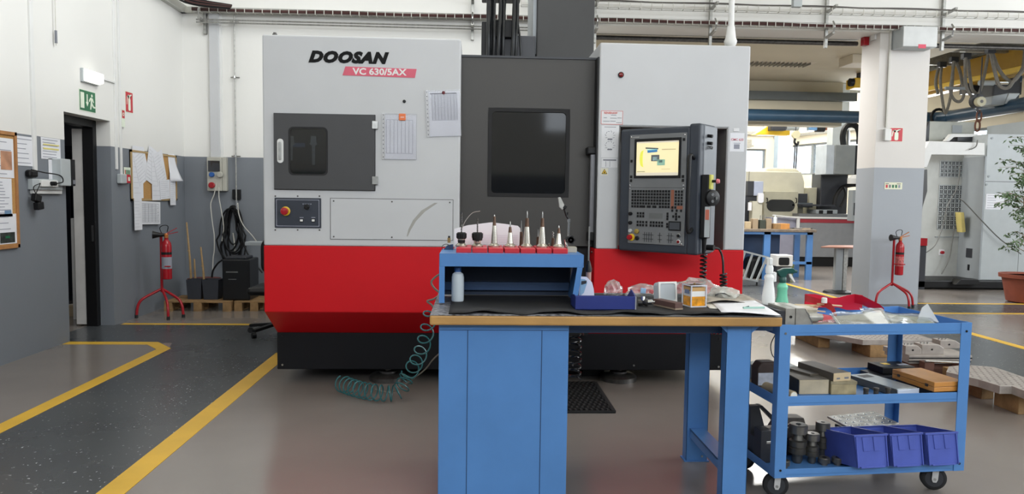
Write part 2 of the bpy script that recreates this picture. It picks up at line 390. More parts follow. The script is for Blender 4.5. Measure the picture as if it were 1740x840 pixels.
def wall_band(name, p, q, z0, z1, far=False):
    """wall from p to q in plan with a window band z0..z1 along it"""
    p, q = Vector((*p, 0)), Vector((*q, 0)); d = (q-p).normalized(); n = Vector((d.y, -d.x, 0)); L0 = (q-p).length
    M = Matrix(((d.x, n.x, 0, p.x), (d.y, n.y, 0, p.y), (0, 0, 1, 0), (0, 0, 0, 1))); m = MB(M)
    m.box((0,0,0),(L0,.25,z0)).box((0,0,z1),(L0,.25,6)).box((0,0,z0),(.35,.25,z1)).box((L0-.35,0,z0),(L0,.25,z1))
    struct(name, m, M_cream); return M, L0
def window(name, M, u0, u1, z0, z1, n):
    root = thing(name, None, None, M @ Vector((u0,0,z0))); root['kind'] = 'structure'
    for a_, b_ in ((z0,z0+.06),(z1-.06,z1)): MB(M).box((u0,.08,a_),(u1,.16,b_)).build('window_rail', M_fr, root)
    for i in range(n+1):
        u = u0+(u1-u0)*i/n; MB(M).box((u-.05,.07,z0),(u+.05,.17,z1)).build('window_mullion', M_fr, root)
    for i in range(n):
        ua, ub = u0+(u1-u0)*i/n+.05, u0+(u1-u0)*(i+1)/n-.05; MB(M).box((ua,.11,z0+.06),(ub,.118,z1-.06)).build('pane', M_win, root)
Mw1, L1 = wall_band('wall_far', WA, (-4, YF), 2.35, 3.25); window('window_added', Matrix.Translation((0,YB+.15,0)), 2.2, 12.4, 4.75, 6.15, 8)  # high back-wall window is unseen, added so the floor reflects more sky
window('window_1', Mw1, .35, L1-.35, 2.35, 3.25, 9)
Mw2, L2 = wall_band('wall_bay_right', WBp, WA, 2.35, 3.34); window('window_2', Mw2, .35, L2-.35, 2.35, 3.34, 6)
Mw3, L3 = wall_band('wall_bay_side', WC, WBp, 2.35, 3.34); window('window_3', Mw3, .35, L3-.35, 2.35, 3.34, 4)
struct('column_far', MB().box((at(1320,300,Y=22).x,22,0),(at(1331,300,Y=22).x,22.3,6)), mat('column_blue', (150,166,178), .5))
struct('column_far', MB().box((at(1334,300,Y=22.3).x,22.3,0),(at(1345,300,Y=22.3).x,22.6,6)), M_cream)
struct('trim_1', MB().box((-4,YF-.12,3.72),(WA[0],YF,3.82)), M_gsteel)
struct('trim_2', MB(Mw2).box((0,-.12,3.60),(L2,0,3.68)), M_gsteel)

# corridor behind the door
co = MB(); co.box((-7,6.3,2.5),(XL-.27,11,2.6)); struct('corridor_ceiling', co, M_white)
co = MB(); co.box((-7,6.2,0),(XL-.27,6.3,2.6)); co.box((-7.1,6.3,0),(-7,11,2.6)); co.box((-7,10.6,0),(XL-.27,10.7,2.6)); struct('wall_corridor', co, mat('corridor_wall', (120,124,130), .6))
area('corridor_light', (-5.6, 7.6, 2.42), (-5.6, 7.6, 0), .8, .8, 12)
# door frame, leaf, and dark double door at the corridor's end
df = MB(); df.box((XL-.27,8.36,0),(XL-.15,8.43,2.285)); df.box((XL-.27,7.51,0),(XL-.15,7.55,2.285)); df.box((XL-.27,7.55,2.205),(XL-.15,8.36,2.285))
d1 = struct('door_1', df, M_blk, bevel=.004)
lf = MB().box((XL-.385,8.37,.02),(XL-.275,9.20,2.19)).build('door_leaf', mat('door_white', (205,203,200), .5), d1, bevel=.003)
MB().box((XL-.19,8.352,.95),(XL-.17,8.362,1.13)).build('strike_plate', M_steel, d1)
MB().cyl((XL-.385,9.1,1.12),(XL-.43,9.1,1.12),.012).cyl((XL-.43,9.1,1.12),(XL-.43,8.98,1.12),.009).build('door_handle', M_steel, d1)
dd = MB().box((-6.4,10.38,0),(-5.5,10.6,2.12)); d2 = struct('door_2', dd, mat('door_navy', (26,30,42), .4))
for x in (-6.36,-5.92): MB().box((x,10.35,.1),(x+.40,10.38,2.02)).build('door_panel', mat('door_navy_panel', (20,24,36), .35), d2, bevel=.01)
MB().box((-5.8,10.34,1.45),(-5.65,10.35,1.95)).build('pane', M_bglass, d2)
b = MB().box((-4.70,8.80,0),(-4.665,8.84,1.19)); tag(b.build('board', M_white, bevel=.003), 'narrow white upright strip standing in for a gap of daylight in the doorway', 'board')  # white strip painted in place of daylight showing through a gap
bx = thing('floor_carton', 'small brown carton on the corridor floor inside the doorway', 'box', (-4.78,9.1,0))
MB().box((-4.92,9.0,0),(-4.72,9.25,.13)).build('carton', M_card, bx, bevel=.004); MB().box((-4.92,9.10,.13),(-4.72,9.14,.132)).build('tape', M_pap2, bx)

# ledge and services along the top of the walls
struct('trim_3', MB().box((XL,-5,3.96),(XL+.07,YB,4.06)), mat('ledge_grey', (188,188,182), .6))
struct('trim_4', MB().box((XL,YB-.07,3.96),(1.6,YB,4.04)), mat('ledge_grey', (188,188,182), .6))
def tray(name, label, y, z, x0, x1, step, rod, bundle, bm, h=.055, d=.09):
    root = thing(name, label, 'cable tray', (x0, y, z))
    wires = MB()
    for zz in (z, z+h):
        for yy in ((y,) if zz > z else (y, y+d)): wires.tube([(x0,yy,zz),(x1,yy,zz)], rod, 5)
    wires.build('tray_wire', M_gsteel, root)
    n = int((x1-x0)/step)
    rg = MB()
    for i in range(n+1):
        x = x0+i*step; rg.bar((x,y-.003,z-.004),(x,y-.003,z+h), .010, .006); rg.bar((x,y,z),(x,y+d,z), .008, .006)
    rg.build('tray_rung', M_cable, root, kind='stuff')
    for (dz, dy, r) in bundle:
        pts = [(x0+(x1-x0)*i/60, y+dy+.004*math.sin(i*1.7), z+dz+.006*math.sin(i*.9+dy*50)) for i in range(61)]
        MB().tube(pts, r, 6).build('cable', bm, root)
    return root
M_cred = mat('dark_red_cable', (72,44,42), .5)
yT = YB-.20
tray('cable_tray', 'lower wire cable tray of dark red cables crossing the back wall', yT, at(870,29,Y=yT).z-.03, -3.85, 13, .118, .004, [(.03,.03,.024),(.035,.065,.022)], M_cred)
yU = YB-.26
tray('cable_tray', 'upper empty-looking white wire tray above the openings', yU, at(1300,17,Y=yU).z-.02, .6, 13, .15, .0035, [(.10,.05,.012)], mat('grey_cable', (90,86,84), .5), h=.075)
def bracket(u, group_label):
    p = at(u, 20+ (u-320)*.024, Y=yT+.1); zc = p.z; x = p.x
    r_ = thing('tray_bracket', group_label, 'bracket', (x, YB, zc-.15), group='tray brackets on the back wall')
    MB().box((x-.02,YB-.05,zc-.28),(x+.02,YB,zc+.75)).build('upright_channel', M_gsteel, r_, bevel=.003)
    MB().bar((x,YB-.02,zc-.14),(x,yT-.06,zc-.11), .035, .03).build('arm', M_gsteel, r_)
    MB().bar((x,YB-.02,zc+.22),(x,yU-.06,zc+.25), .035, .03).build('arm', M_gsteel, r_)
    MB().tube(curve([(x,yT-.05,zc-.11),(x,yT-.08,zc-.02),(x,yT-.03,zc+.05)],4), .012, 6).build('hook', M_steel, r_)
for u, s in ((345,'first galvanised tray bracket from the room corner'), (803,'galvanised tray bracket just left of the hanging machine cables'), (1012,'galvanised tray bracket right of the tall dark machine column'), (1210,'galvanised tray bracket left of the white hanging post'), (1408,'galvanised tray bracket over the left opening, nearest the pillar'), (1607,'galvanised tray bracket over the right opening')):
    bracket(u, s)
for i, (dz, s) in enumerate(((-.12,'upper of two thin pipes below the lower cable tray'), (-.155,'lower of two thin pipes below the lower cable tray'))):
    z = at(600,27,Y=YB-.16).z+dz+.02
    tag(MB().tube([(XL+.25,YB-.16,z),(.9,YB-.16,z)], .012, 6).build('thin_pipe', M_gsteel), s, 'pipe')
jb = at(1356,5,Y=YB-.5)
tag(MB().box((jb.x-.06,YB-.5,jb.z-.05),(jb.x+.06,YB-.42,jb.z+.1)).build('junction_box', M_cab, bevel=.006), 'small pale grey junction box on the upper wire tray', 'junction box')
# corner bundle
p = at(300,8,Y=YB-.35)
cb = thing('corner_cables', 'bundle of dark cables bending round the top corner', 'cables', (p.x,p.y,p.z))
for i in range(5):
    dz = i*.03; MB().tube(curve([(XL+.18+.03*i,7.5,p.z+dz),(XL+.20+.03*i,9.6,p.z+dz),(XL+.3,YB-.4,p.z+dz-.01*i),(-3.3,YB-.3+.02*i,p.z-.02+dz*.5)],5), .014, 6).build('cable', M_cred if i % 2 else M_blk, cb)

# trunking, gas pipe on the back wall
a = at(358,100,Y=YB); b_ = at(374,100,Y=YB); zt = 3.96
tk = thing('wall_trunking', 'wide white vertical trunking above the grey socket box', 'trunking', (a.x,YB,2.0)); MB().box((a.x,YB-.06,2.0),(b_.x,YB,zt)).build('trunk_body', M_mgrey, tk, bevel=.004)
MB().box((b_.x+.0,YB-.03,2.0),(b_.x+.03,YB,zt)).build('cover_edge', M_white, tk)
px_ = at(400,200,Y=YB-.06).x
gp = thing('air_pipe', 'thin metal air pipe down the back wall with clamps', 'pipe', (px_,YB-.06,1.2))
MB().cyl((px_,YB-.06,1.35),(px_,YB-.06,4.0),.010,n=8).build('pipe', M_gsteel, gp)
for z in (3.1,2.02,3.85): MB().cyl((px_,YB-.08,z-.015),(px_,YB-.08,z+.015),.022,n=8).cyl((px_-.06,YB-.05,z),(px_+.06,YB-.05,z),.01,n=6).build('clamp', M_steel, gp)
MB().lathe([(.02,0),(.03,.02),(.03,.06),(.018,.08),(.018,.2)],(px_,YB-.06,1.2),12).build('valve', M_chrome, gp)
MB().box((px_-.06,YB-.05,1.42),(px_+.05,YB,1.56)).build('mounting_plate', M_blk, gp, bevel=.006)

# white cable ducts on the left wall
def duct(u, v0, v1, w, label):
    a = at(u,v0,X=XL); b = at(u,v1,X=XL); y = b.y
    tag(MB().box((XL,y-w/2,b.z),(XL+.02,y+w/2,min(3.96,a.z))).build('cable_duct', M_white, bevel=.003), label, 'cable duct')
duct(58, 0, 300, .05, 'white cable duct running down left wall to the power sockets')
duct(197, 0, 288, .035, 'left of two close white ducts beside the cork board')
duct(205, 0, 300, .035, 'right of two close white ducts beside the cork board')
a = at(161,130,X=XL); b_ = at(194,140,X=XL)
tag(MB().bar((XL+.01,a.y,a.z),(XL+.01,b_.y,a.z),.02,.02).build('cable_duct', M_white), 'short thin duct from the emergency lamp to the vertical duct', 'cable duct')
a = at(90,77,X=XL)
tc_ = thing('pull_switch', 'thin white cord hanging with a small grey switch, high left wall', 'cord', (XL+.03,a.y,a.z)); MB().cyl((XL+.03,a.y,a.z),(XL+.03,a.y,4.4),.005,n=6).build('cord', M_cable, tc_); MB().cyl((XL+.03,a.y,a.z+.02),(XL+.03,a.y,a.z+.14),.012,n=8).build('switch', M_ink, tc_)

# ---------------------------------------------------------------- left wall items
def plane_item(name, M, w, h, m, label, cat, t=.002, group=None, parent=None, bevel=0):
    mb = MB(M).box((-w/2,-h/2,0),(w/2,h/2,t)); o = mb.build(name, m, parent, bevel=bevel)
    return tag(o, label, cat, group) if parent is None else o
def printed(M, w, h, parent, rows=10, m=None, head=True, z=.003, cols=0, ragged=.5, x0=None, hh=.006):
    mb = MB(M); rnd = random.Random(int(w*1000+h*777+rows)); X0 = -w*.42 if x0 is None else x0
    for i in range(rows):
        y = h*.40 - h*.8*i/max(1, rows-1); wd = w*.84*(1-ragged*rnd.random())
        mb.box((X0,y-hh/2,z-.001),(X0+wd,y+hh/2,z))
    for i in range(cols): x = X0 + w*.84*i/(cols-1); mb.box((x-.0012,-h*.4,z-.001),(x+.0012,h*.4,z))
    return mb.build('print', m or M_ink2, parent)
def paper(M, w, h, label, rows=12, m=None, cols=0, group=None, cat='paper', curl=0, ink=None, ragged=.5, head=None, hh=.006, name='paper_sheet'):
    r_ = thing(name, label, cat, M.translation, group=group)
    WM[r_] = Matrix.Translation(M.translation)
    if curl:
        MB(M).grid(lambda a, b: (-w/2+a*w, -h/2+b*h, .004+curl*(1-b)**2*(.4+a)), 6, 8).build('sheet', m or M_pap, r_, solid=.0012, smooth=True)
    else:
        MB(M).box((-w/2,-h/2,0.001),(w/2,h/2,.0022)).build('sheet', m or M_pap, r_)
        if rows: printed(M, w, h, r_, rows, ink or M_ink2, cols=cols, ragged=ragged, z=.0036, hh=hh)
    if head: text(head, h*.06, M @ Matrix.Translation((0,h*.36,.004)), M_ink, r_, 'heading')
    return r_
def px_sheet(us, plane):
    """centre, width, height from a pixel box on a wall plane"""
    u0, v0, u1, v1 = us; a = at(u0,v0,**plane); b = at(u1,v1,**plane); c = at(u1,v0,**plane); d = at(u0,v1,**plane)
    q = (a+b+c+d)/4; return q, ((c-a).length+(b-d).length)/2, ((d-a).length+(b-c).length)/2
PX = dict(X=XL)
# left notice board
yR = at(26,300,X=XL).y; nb = thing('notice_board', 'cork notice board in brown frame at the left edge, covered in sheets', 'notice board', (XL,yR-.6,1.0))
MB().box((XL,yR-1.2,1.01),(XL+.012,yR,2.01)).build('cork', M_cork, nb)
f = MB(); f.box((XL,yR-1.2,1.98),(XL+.025,yR,2.01)); f.box((XL,yR-1.2,1.0),(XL+.025,yR,1.03)); f.box((XL,yR-.03,1.0),(XL+.025,yR,2.01)); f.build('frame', M_fra, nb)
def lw(x, y, z, rot=0): return FL((XL+x, y, z), rot)
for (y, z, w, h, lab, rows) in ((yR-.17,1.78,.26,.34,'sheet with a warm coloured photo, top of the left notice board',5),(yR-.21,1.44,.26,.33,'text sheet with blue stamp, middle of the left notice board',11),(yR-.16,1.17,.28,.26,'sheet with a dark device photo, bottom of the left notice board',5)):
    q = paper(lw(.013,y,z), w, h, lab, rows)
    if 'warm' in lab: MB(lw(.0165,y,z)).box((-.05,-.10,0),(.1,.06,.001)).build('photo', mat('photo_warm',(190,140,110),.5,var=.3), q)
    if 'device' in lab: MB(lw(.0165,y,z)).box((-.1,-.12,0),(.1,-.03,.001)).build('photo', mat('photo_dark',(50,56,52),.5,var=.5,scale=30), q); MB(lw(.0175,y,z)).box((-.03,-.08,0),(.03,-.06,.001)).build('photo', M_sgrn, q)
    if 'stamp' in lab: MB(lw(.0165,y,z)).box((.02,-.14,0),(.11,-.11,.001)).build('stamp', mat('stamp_blue',(110,140,170),.5), q)
for box_, lab, rows in (((25,232,57,282),'white certificate sheet right of the left notice board',6), ((69,235,102,271),'sheet with yellow highlighted lines left of the doorway',7), ((82,270,100,312),'blank white strip of paper beside the paper-highlight sheet',0)):
    q, w_, h_ = px_sheet(box_, PX); s = paper(lw(.002,q.y,q.z), w_, h_, lab, rows)
    if 'highlight' in lab and rows: MB(lw(.006,q.y,q.z)).box((-w_*.4,-.01,0),(w_*.4,.005,.001)).box((-w_*.4,.03,0),(w_*.42,.042,.001)).build('highlight', mat('highlight_yellow',(226,214,130),.6), s)
# power strip, chargers, time clock
q = at(75,312,X=XL)
ps = thing('socket_strip', 'white socket strip with black plug on the left wall', 'power strip', (XL,q.y,q.z))
MB().box((XL,q.y-.26,q.z-.06),(XL+.05,q.y+.22,q.z+.04)).build('box', M_cab, ps, bevel=.006)
MB().box((XL+.05,q.y-.17,q.z-.03),(XL+.075,q.y+.1,q.z+.03)).build('socket', M_white, ps, bevel=.004)
MB().cyl((XL+.07,q.y-.02,q.z),(XL+.12,q.y-.02,q.z),.02).build('plug', M_blk, ps)
MB().tube(curve([(XL+.12,q.y-.02,q.z),(XL+.14,q.y+.06,q.z+.02),(XL+.08,q.y+.12,q.z+.08),(XL+.06,q.y-.1,q.z+.1),(XL+.05,q.y-.28,q.z+.12)],6), .006, 6).build('cord', M_blk, ps)
MB().box((XL,q.y-.3,q.z+.05),(XL+.06,q.y-.18,q.z+.12)).build('cord_knot', M_blk, ps, bevel=.02)
sh = at(78,325,X=XL); tag(MB().box((XL,sh.y-.25,sh.z-.025),(XL+.03,sh.y+.22,sh.z+.025)).build('cable_duct', M_white, bevel=.003), 'horizontal white duct below the socket strip', 'cable duct')
for i, (u, v, s) in enumerate(((62,337,'upper black charger hanging below the socket strip'), (66,350,'lower black charger hanging below the socket strip'))):
    c = at(u,v,X=XL+.06); ch = thing('charger', s, 'charger', (c.x,c.y,c.z))
    MB().obox(c,(.05,.09,.07),rx=.4*i-.3).build('body', M_blk, ch, bevel=.008); MB().tube(curve([(c.x,c.y,c.z+.03),(c.x,c.y-.04,c.z+.1),(XL+.08,q.y-.2,q.z)],5),.004,5).build('cord', M_blk, ch)
q = at(101,295,X=XL)
tcx = thing('time_clock', 'grey time clock with dark face beside the doorway', 'time clock', (XL,q.y,q.z)); MB().box((XL,q.y-.13,q.z-.12),(XL+.09,q.y+.04,q.z+.14)).build('housing', M_cab, tcx, bevel=.008)
MB().box((XL+.01,q.y+.04,q.z-.12),(XL+.10,q.y+.10,q.z+.14)).build('face', M_blk, tcx, bevel=.006); MB().box((XL+.1,q.y+.05,q.z-.1),(XL+.104,q.y+.09,q.z-.06)).build('card_slot', M_ink, tcx)
# emergency lamp
q = at(150,131,X=XL); el = thing('emergency_lamp', 'lit white emergency lamp above the doorway', 'lamp', (XL,q.y,q.z))
MB().box((XL,q.y-.16,q.z-.07),(XL+.03,q.y+.16,q.z+.07)).build('base', M_cab, el, bevel=.006)
MB().prism([(XL+.03,q.z-.065),(XL+.09,q.z-.045),(XL+.09,q.z+.05),(XL+.03,q.z+.068)],q.y-.15,q.y+.15,'xz').build('diffuser', mat('lit_diffuser', (255,250,238), .4, emit=1.6), el, bevel=.01)
# signs
def fire_ext_icon(M, w, h, root, m=None):
    m = m or M_slite
    MB(M).prism(rrect(-w*.14,w*.16,-h*.40,h*.18,w*.1),.0035,.005,'xy').build('symbol', m, root)
    MB(M).prism([(-w*.05,h*.18),(w*.08,h*.18),(w*.08,h*.26),(w*.33,h*.36),(w*.30,h*.40),(0,h*.33),(-w*.22,h*.24),(-w*.28,h*.0),(-w*.30,-h*.12),(-w*.36,-h*.12),(-w*.30,h*.28),(-w*.05,h*.36)],.0035,.005,'xy').build('symbol', m, root)
def sign(name, label, M, w, h, m, cat='sign', edge=True):
    s = thing(name, label, cat, M.translation)
    if edge: MB(M).box((-w/2,-h/2,0),(w/2,h/2,.0025)).build('backing', M_slite, s); MB(M).box((-w*.47,-h*.47,0),(w*.47,h*.47,.0035)).build('face', m, s)
    else: MB(M).box((-w/2,-h/2,0),(w/2,h/2,.003)).build('face', m, s)
    return s
q, w_, h_ = px_sheet((135,159,161,185), PX); q.z = at(148,172,X=XL).z; h_ = .22; w_ = .33
es = sign('exit_sign', 'green emergency exit sign with running figure above the doorway', lw(.001,q.y,q.z), w_, h_, M_sgrn); Mx = lw(.001,q.y,q.z)
MB(Mx).box((-.14,-.08,.0035),(-.07,.08,.005)).build('symbol', M_slite, es)
MB(Mx).prism([(-.02,.07),(.0,.07),(.0,-.01),(.018,-.01),(-.01,-.055),(-.038,-.01),(-.02,-.01)],.0035,.005,'xy').build('symbol', M_slite, es)
MB(Mx).lathe([(.016,.0035),(.016,.005)],(0.085,.065,0),12).prism([(.055,.045),(.10,.04),(.125,.0),(.115,-.006),(.09,.018),(.09,-.01),(.12,-.04),(.15,-.045),(.15,-.06),(.11,-.06),(.08,-.035),(.065,-.08),(.045,-.08),(.055,-.03),(.06,.0),(.058,.024),(.035,-.005),(.022,.0),(.03,.02)],.0035,.005,'xy').build('symbol', M_slite, es)
q = at(219,174,X=XL); fs_ = sign('extinguisher_sign', 'red fire extinguisher sign on the left wall', lw(.001,q.y,q.z), .185, .245, M_sred); fire_ext_icon(lw(.001,q.y,q.z), .185, .245, fs_)
q = at(206,201,X=XL); s_ = sign('alarm_sign', 'small white sign with red alarm symbol between the ducts', lw(.021,q.y,q.z), .075, .20, M_slite, edge=False); MB(lw(.021,q.y,q.z)).box((-.03,.0,.003),(.03,.09,.0045)).build('symbol', M_sred, s_); MB(lw(.021,q.y,q.z)).lathe([(.02,.0045),(.02,.0055)],(0,.045,0),14).build('symbol', M_slite, s_); MB(lw(.021,q.y,q.z)).lathe([(.010,.0055),(.010,.0065)],(0,.045,0),14).build('symbol', M_sred, s_)
q = at(216,292,X=XL+.03); s_ = sign('escape_strip_sign', 'small luminous strip sign with green pictograms over the alarm box', FL((XL+.03,q.y,q.z)), .16, .10, M_slite, edge=False)
for i in range(5): MB(FL((XL+.03,q.y,q.z))).box((-.062+i*.027,-.035,.003),(-.045+i*.027,.02,.0045)).build('symbol', M_sred if i == 0 else M_sgrn, s_)
q = at(203,304,X=XL); tag(MB().box((XL,q.y-.07,q.z-.055),(XL+.055,q.y+.07,q.z+.055)).build('siren_box', M_cab, bevel=.012), 'small white alarm sounder box next to the cork board', 'alarm box')
q = at(213,304,X=XL); s_ = thing('fire_call_point', 'small red fire call point against the cork board frame', 'call point', (XL,q.y,q.z)); MB().box((XL,q.y-.045,q.z-.05),(XL+.04,q.y+.045,q.z+.05)).build('box', M_sred, s_, bevel=.005); MB().box((XL+.04,q.y-.02,q.z-.025),(XL+.044,q.y+.02,q.z+.02)).build('window', M_slite, s_)
# cork board with loose sheets
y0, y1 = at(220,290,X=XL).y, at(298,300,X=XL).y; zb, zt_ = 1.40, 2.0
cb_ = thing('cork_board', 'cork board in pale wooden frame between doorway and corner', 'notice board', (XL,(y0+y1)/2,zb))
MB().box((XL,y0,zb),(XL+.012,y1,zt_)).build('cork', M_cork, cb_)
f = MB()
for a, b in (((y0,zt_-.025),(y1,zt_)),((y0,zb),(y1,zb+.025)),((y0,zb),(y0+.03,zt_)),((y1-.03,zb),(y1,zt_))): f.box((XL,a[0],a[1]),(XL+.022,b[0],b[1]))
f.build('frame', mat('pale_frame', (178,150,104), .6), cb_)
def cbp(u, v): p = at(u,v,X=XL+.013); return p.y, p.z
for (u, v, w_, h_, rot, k, lab) in ((234,293,.27,.62,0,0,'long sheet pinned at the left of the cork board'), (240,283,.30,.40,.42,1,'tilted sheet hanging by its corner, left of the cork board middle'), (257,282,.28,.44,-.30,2,'sheet fanned to the left in the middle of the cork board'), (264,300,.26,.60,0,3,'upright sheet hanging down the middle of the cork board'), (270,285,.28,.40,.36,4,'sheet fanned to the right in the middle of the cork board'), (278,322,.30,.25,.04,5,'small notice low on the cork board right of middle'), (291,322,.18,.42,0,6,'narrow text sheet at the lower right of the cork board'), (252,362,.58,.28,-.03,7,'wide printed table sheet below the cork board'), (231,364,.20,.38,.0,8,'narrow notice below the left corner of the cork board')):
    y, z = cbp(u, v); rows = 14 if k in (6,7) else 9
    paper(FL((XL+.014+.003*k, y, z), rot), w_, h_, lab, rows, cols=6 if k == 7 else 0, ink=M_ink if k in (7,) else mat('faint_ink', (200,201,208), .7), hh=.004, ragged=.1 if k == 7 else .5)
y, z = cbp(292,285); paper(FL((XL+.010,y,z),.06), .22, .36, 'curled grey-shadowed sheet lifting off the right of the cork board', 0, curl=.07)
# ================================================================ the milling machine
YM, YD = 5.5, 5.65
mc = thing('milling_machine', 'large grey and red five-axis milling machine in the middle of the hall', 'machine', (.25, YM, 0))
xl0, xl1, xr0, xr1, zt, zr = -1.557, -.117, .912, 2.048, 2.656, 1.122
def mp(u, v, Y=YM): p = at(u, v, Y=Y); return p.x, p.z
MB().box((xl0,YM,zr),(xl1,6.9,zt)).build('left_panel', M_mgrey, mc, bevel=.012)
# right panel with its notch for the console
nx0, nz1 = mp(1053,214); nx1, _ = mp(1237,214)
MB().prism([(xr0,zr),(nx0,zr),(nx0,nz1),(nx1,nz1),(nx1,zr),(xr1,zr),(xr1,zt),(xr0,zt)],YM,YM+.5,'xz').box((xr0,YM+.5,zr),(xr1,6.9,zt)).build('right_panel', M_mgrey, mc, bevel=.010)
MB().box((nx0,YM+.42,zr),(nx1,YM+.505,nz1)).build('recess_back', mat('recess_grey', (132,130,128), .5), mc)
for x in (nx0, nx1-.006): MB().box((x,YM+.004,zr),(x+.006,YM+.43,nz1)).build('recess_side', mat('recess_grey', (132,130,128), .5), mc)
MB().box((nx0,YM+.004,nz1-.006),(nx1,YM+.43,nz1)).build('recess_side', mat('recess_grey', (132,130,128), .5), mc)
sk = [(YM,zr),(YM,.628),(5.85,.41),(6.9,.41),(6.9,zr)]
MB().prism(sk,xl0,xl1,'yz').build('red_skirt', M_red, mc, bevel=.006)
MB().prism(sk,xr0-.012,xr1,'yz').build('red_skirt', M_red, mc, bevel=.006)
MB().box((xl1,5.72,.42),(xr0-.012,6.9,1.12)).build('lower_apron', M_blk, mc)
for i in range(4): MB().cyl((xr0-.013,5.6,.7+.13*i),(xr0-.02,5.6,.7+.13*i),.008,n=8).build('screw', M_steel, mc)
MB().box((xl0-.005,5.86,.11),(.66,8.3,.41)).box((.66,5.85,.11),(xr1+.008,8.3,.41)).build('base', mat('base_blue_black', (13,14,19), .6, spec=.25), mc, bevel=.006)
for x, z in ((xl0+.04,.15),(xl0+.04,.38),(.70,.32),(.70,.20),(.80,.15),(1.3,.15),(2.0,.37),(2.0,.14)): MB().cyl((x,5.85,z),(x,5.842,z),.008,n=8).build('bolt', M_steel if z < .16 else M_blk, mc)
for x in (-.70, 1.2):
    MB().lathe([(.15,0),(.15,.035),(.13,.05),(.07,.06),(.07,.075),(.03,.08),(.03,.13)],(x,5.98,0),28).build('foot', M_dsteel, mc, smooth=True)
MB().box((.92,6.1,.0),(1.1,6.4,.12)).build('levelling_block', M_blk, mc); MB().box((.35,6.2,0),(.7,6.6,.12)).build('levelling_block', M_blk, mc)
MB().box((xl0+.02,6.9,.4),(xr1-.02,8.3,2.5)).build('rear_body', M_char, mc, bevel=.01)
# centre door
dt = mp(786,97,YD)[1]
gx0, gz1 = mp(830,183,YD); gx1, gz0 = mp(966,336,YD)
cx, cz = (gx0+gx1)/2, (gz0+gz1)/2
Md = FR((0,YD,0))
MB(Md).ring(xl1,xr0+.02,1.13,dt, gx0,gx1,gz0,gz1,.05,-.06,0,7).build('door', M_doorm, mc, bevel=.002)
MB(Md).ring(gx0,gx1,gz0,gz1, gx0+.028,gx1-.028,gz0+.028,gz1-.028,.03,-.03,.004,7).build('window_gasket', M_rub, mc)
MB(Md).box((gx0+.02,gz0+.02,-.03),(gx1-.02,gz1-.02,-.012)).build('window_pane', M_bglass, mc)
MB().box((xl1,YD-.01,dt),(xr0+.02,6.3,dt+.016)).build('door_top_edge', M_dark, mc)
MB().box((xl1,YD+.06,dt),(xr0,6.9,2.5)).build('enclosure_front', M_dark, mc)
MB().box((xr0-.012,YM+.02,1.13),(xr0,YD,dt)).build('door_gap_strip', M_blk, mc)
hx, hz1 = mp(1008,252,5.58); hz0 = mp(1008,408,5.58)[1]
hd = MB().box((hx-.022,5.56,hz0+.03),(hx+.022,5.60,hz1-.03)).build('door_handle', mat('handle_grey',(120,120,124),.35,metal=.5), mc, bevel=.008)
MB().box((hx-.03,5.55,hz0-.01),(hx+.026,YD,hz0+.06)).build('handle_end', M_blk, hd, bevel=.01); MB().box((hx-.05,5.55,hz1-.05),(hx+.024,YD,hz1+.01)).build('handle_end', M_blk, hd, bevel=.012)
# tool magazine door
ax0, az1 = mp(466,193); ax1, az0 = mp(637,324); bx0, bz1 = mp(491,216); bx1, bz0 = mp(558,299)
Mf = FR((0,YM,0))
md = MB(Mf).ring(ax0,ax1,az0,az1,bx0,bx1,bz0,bz1,.035,.001,.022,7).build('magazine_door', mat('magazine_dark',(60,60,62),.5,var=.03), mc, bevel=.002)
MB(Mf).ring(ax0-.004,ax1+.004,az0-.004,az1+.004,ax0+.01,ax1-.01,az0+.01,az1-.01,.002,-.001,.003,3).build('door_gap', M_blk, md)
MB(Mf).ring(bx0-.002,bx1+.002,bz0-.002,bz1+.002,bx0+.012,bx1-.012,bz0+.012,bz1-.012,.03,.002,.021,7).build('gasket', M_rub, md)
MB(Mf).box((bx0+.008,bz0+.008,.014),(bx1-.008,bz1-.008,.018)).build('pane', M_tint, md)
MB(Mf).box((bx0+.002,bz0+.002,.0015),(bx1-.002,bz1-.002,.003)).build('magazine_interior', M_blk, md)
for u, v, s in ((495,243,.8),(533,243,1)):
    x, z = mp(u,v); MB(Mf).prism([(x-.018,z+.05),(x+.018,z+.05),(x+.022,z),(x+.03,z-.01),(x+.012,z-.02),(x+.01,z-.16*s),(x-.01,z-.16*s),(x-.012,z-.02),(x-.03,z-.01),(x-.022,z)],.003,.010,'xy').build('stored_tool', M_steel, md)
x0, z0 = mp(495,243); MB(Mf).box((x0-.01,z0-.03,.003),(x0+.10,z0+.0,.008)).build('tool_gripper', mat('gripper_blue',(90,110,150),.4,metal=.5), md)
x, z = mp(478,257); Mh = FR((x,YM-.022,z)); 
h_ = MB(Mh).prism(rrect(-.022,.022,-.088,.088,.0219,7),0,.012,'xy').build('handle', M_white, md, bevel=.003)
MB(Mh).prism(rrect(-.011,.011,-.066,.066,.01,5),.012,.024,'xy').build('handle_grip', M_steel, md, bevel=.003)
for v in (213,307):
    x, z = mp(638,v); MB(FR((x,YM,z))).box((-.022,-.03,0),(.02,.03,.03)).build('hinge', M_steel, mc, bevel=.003)
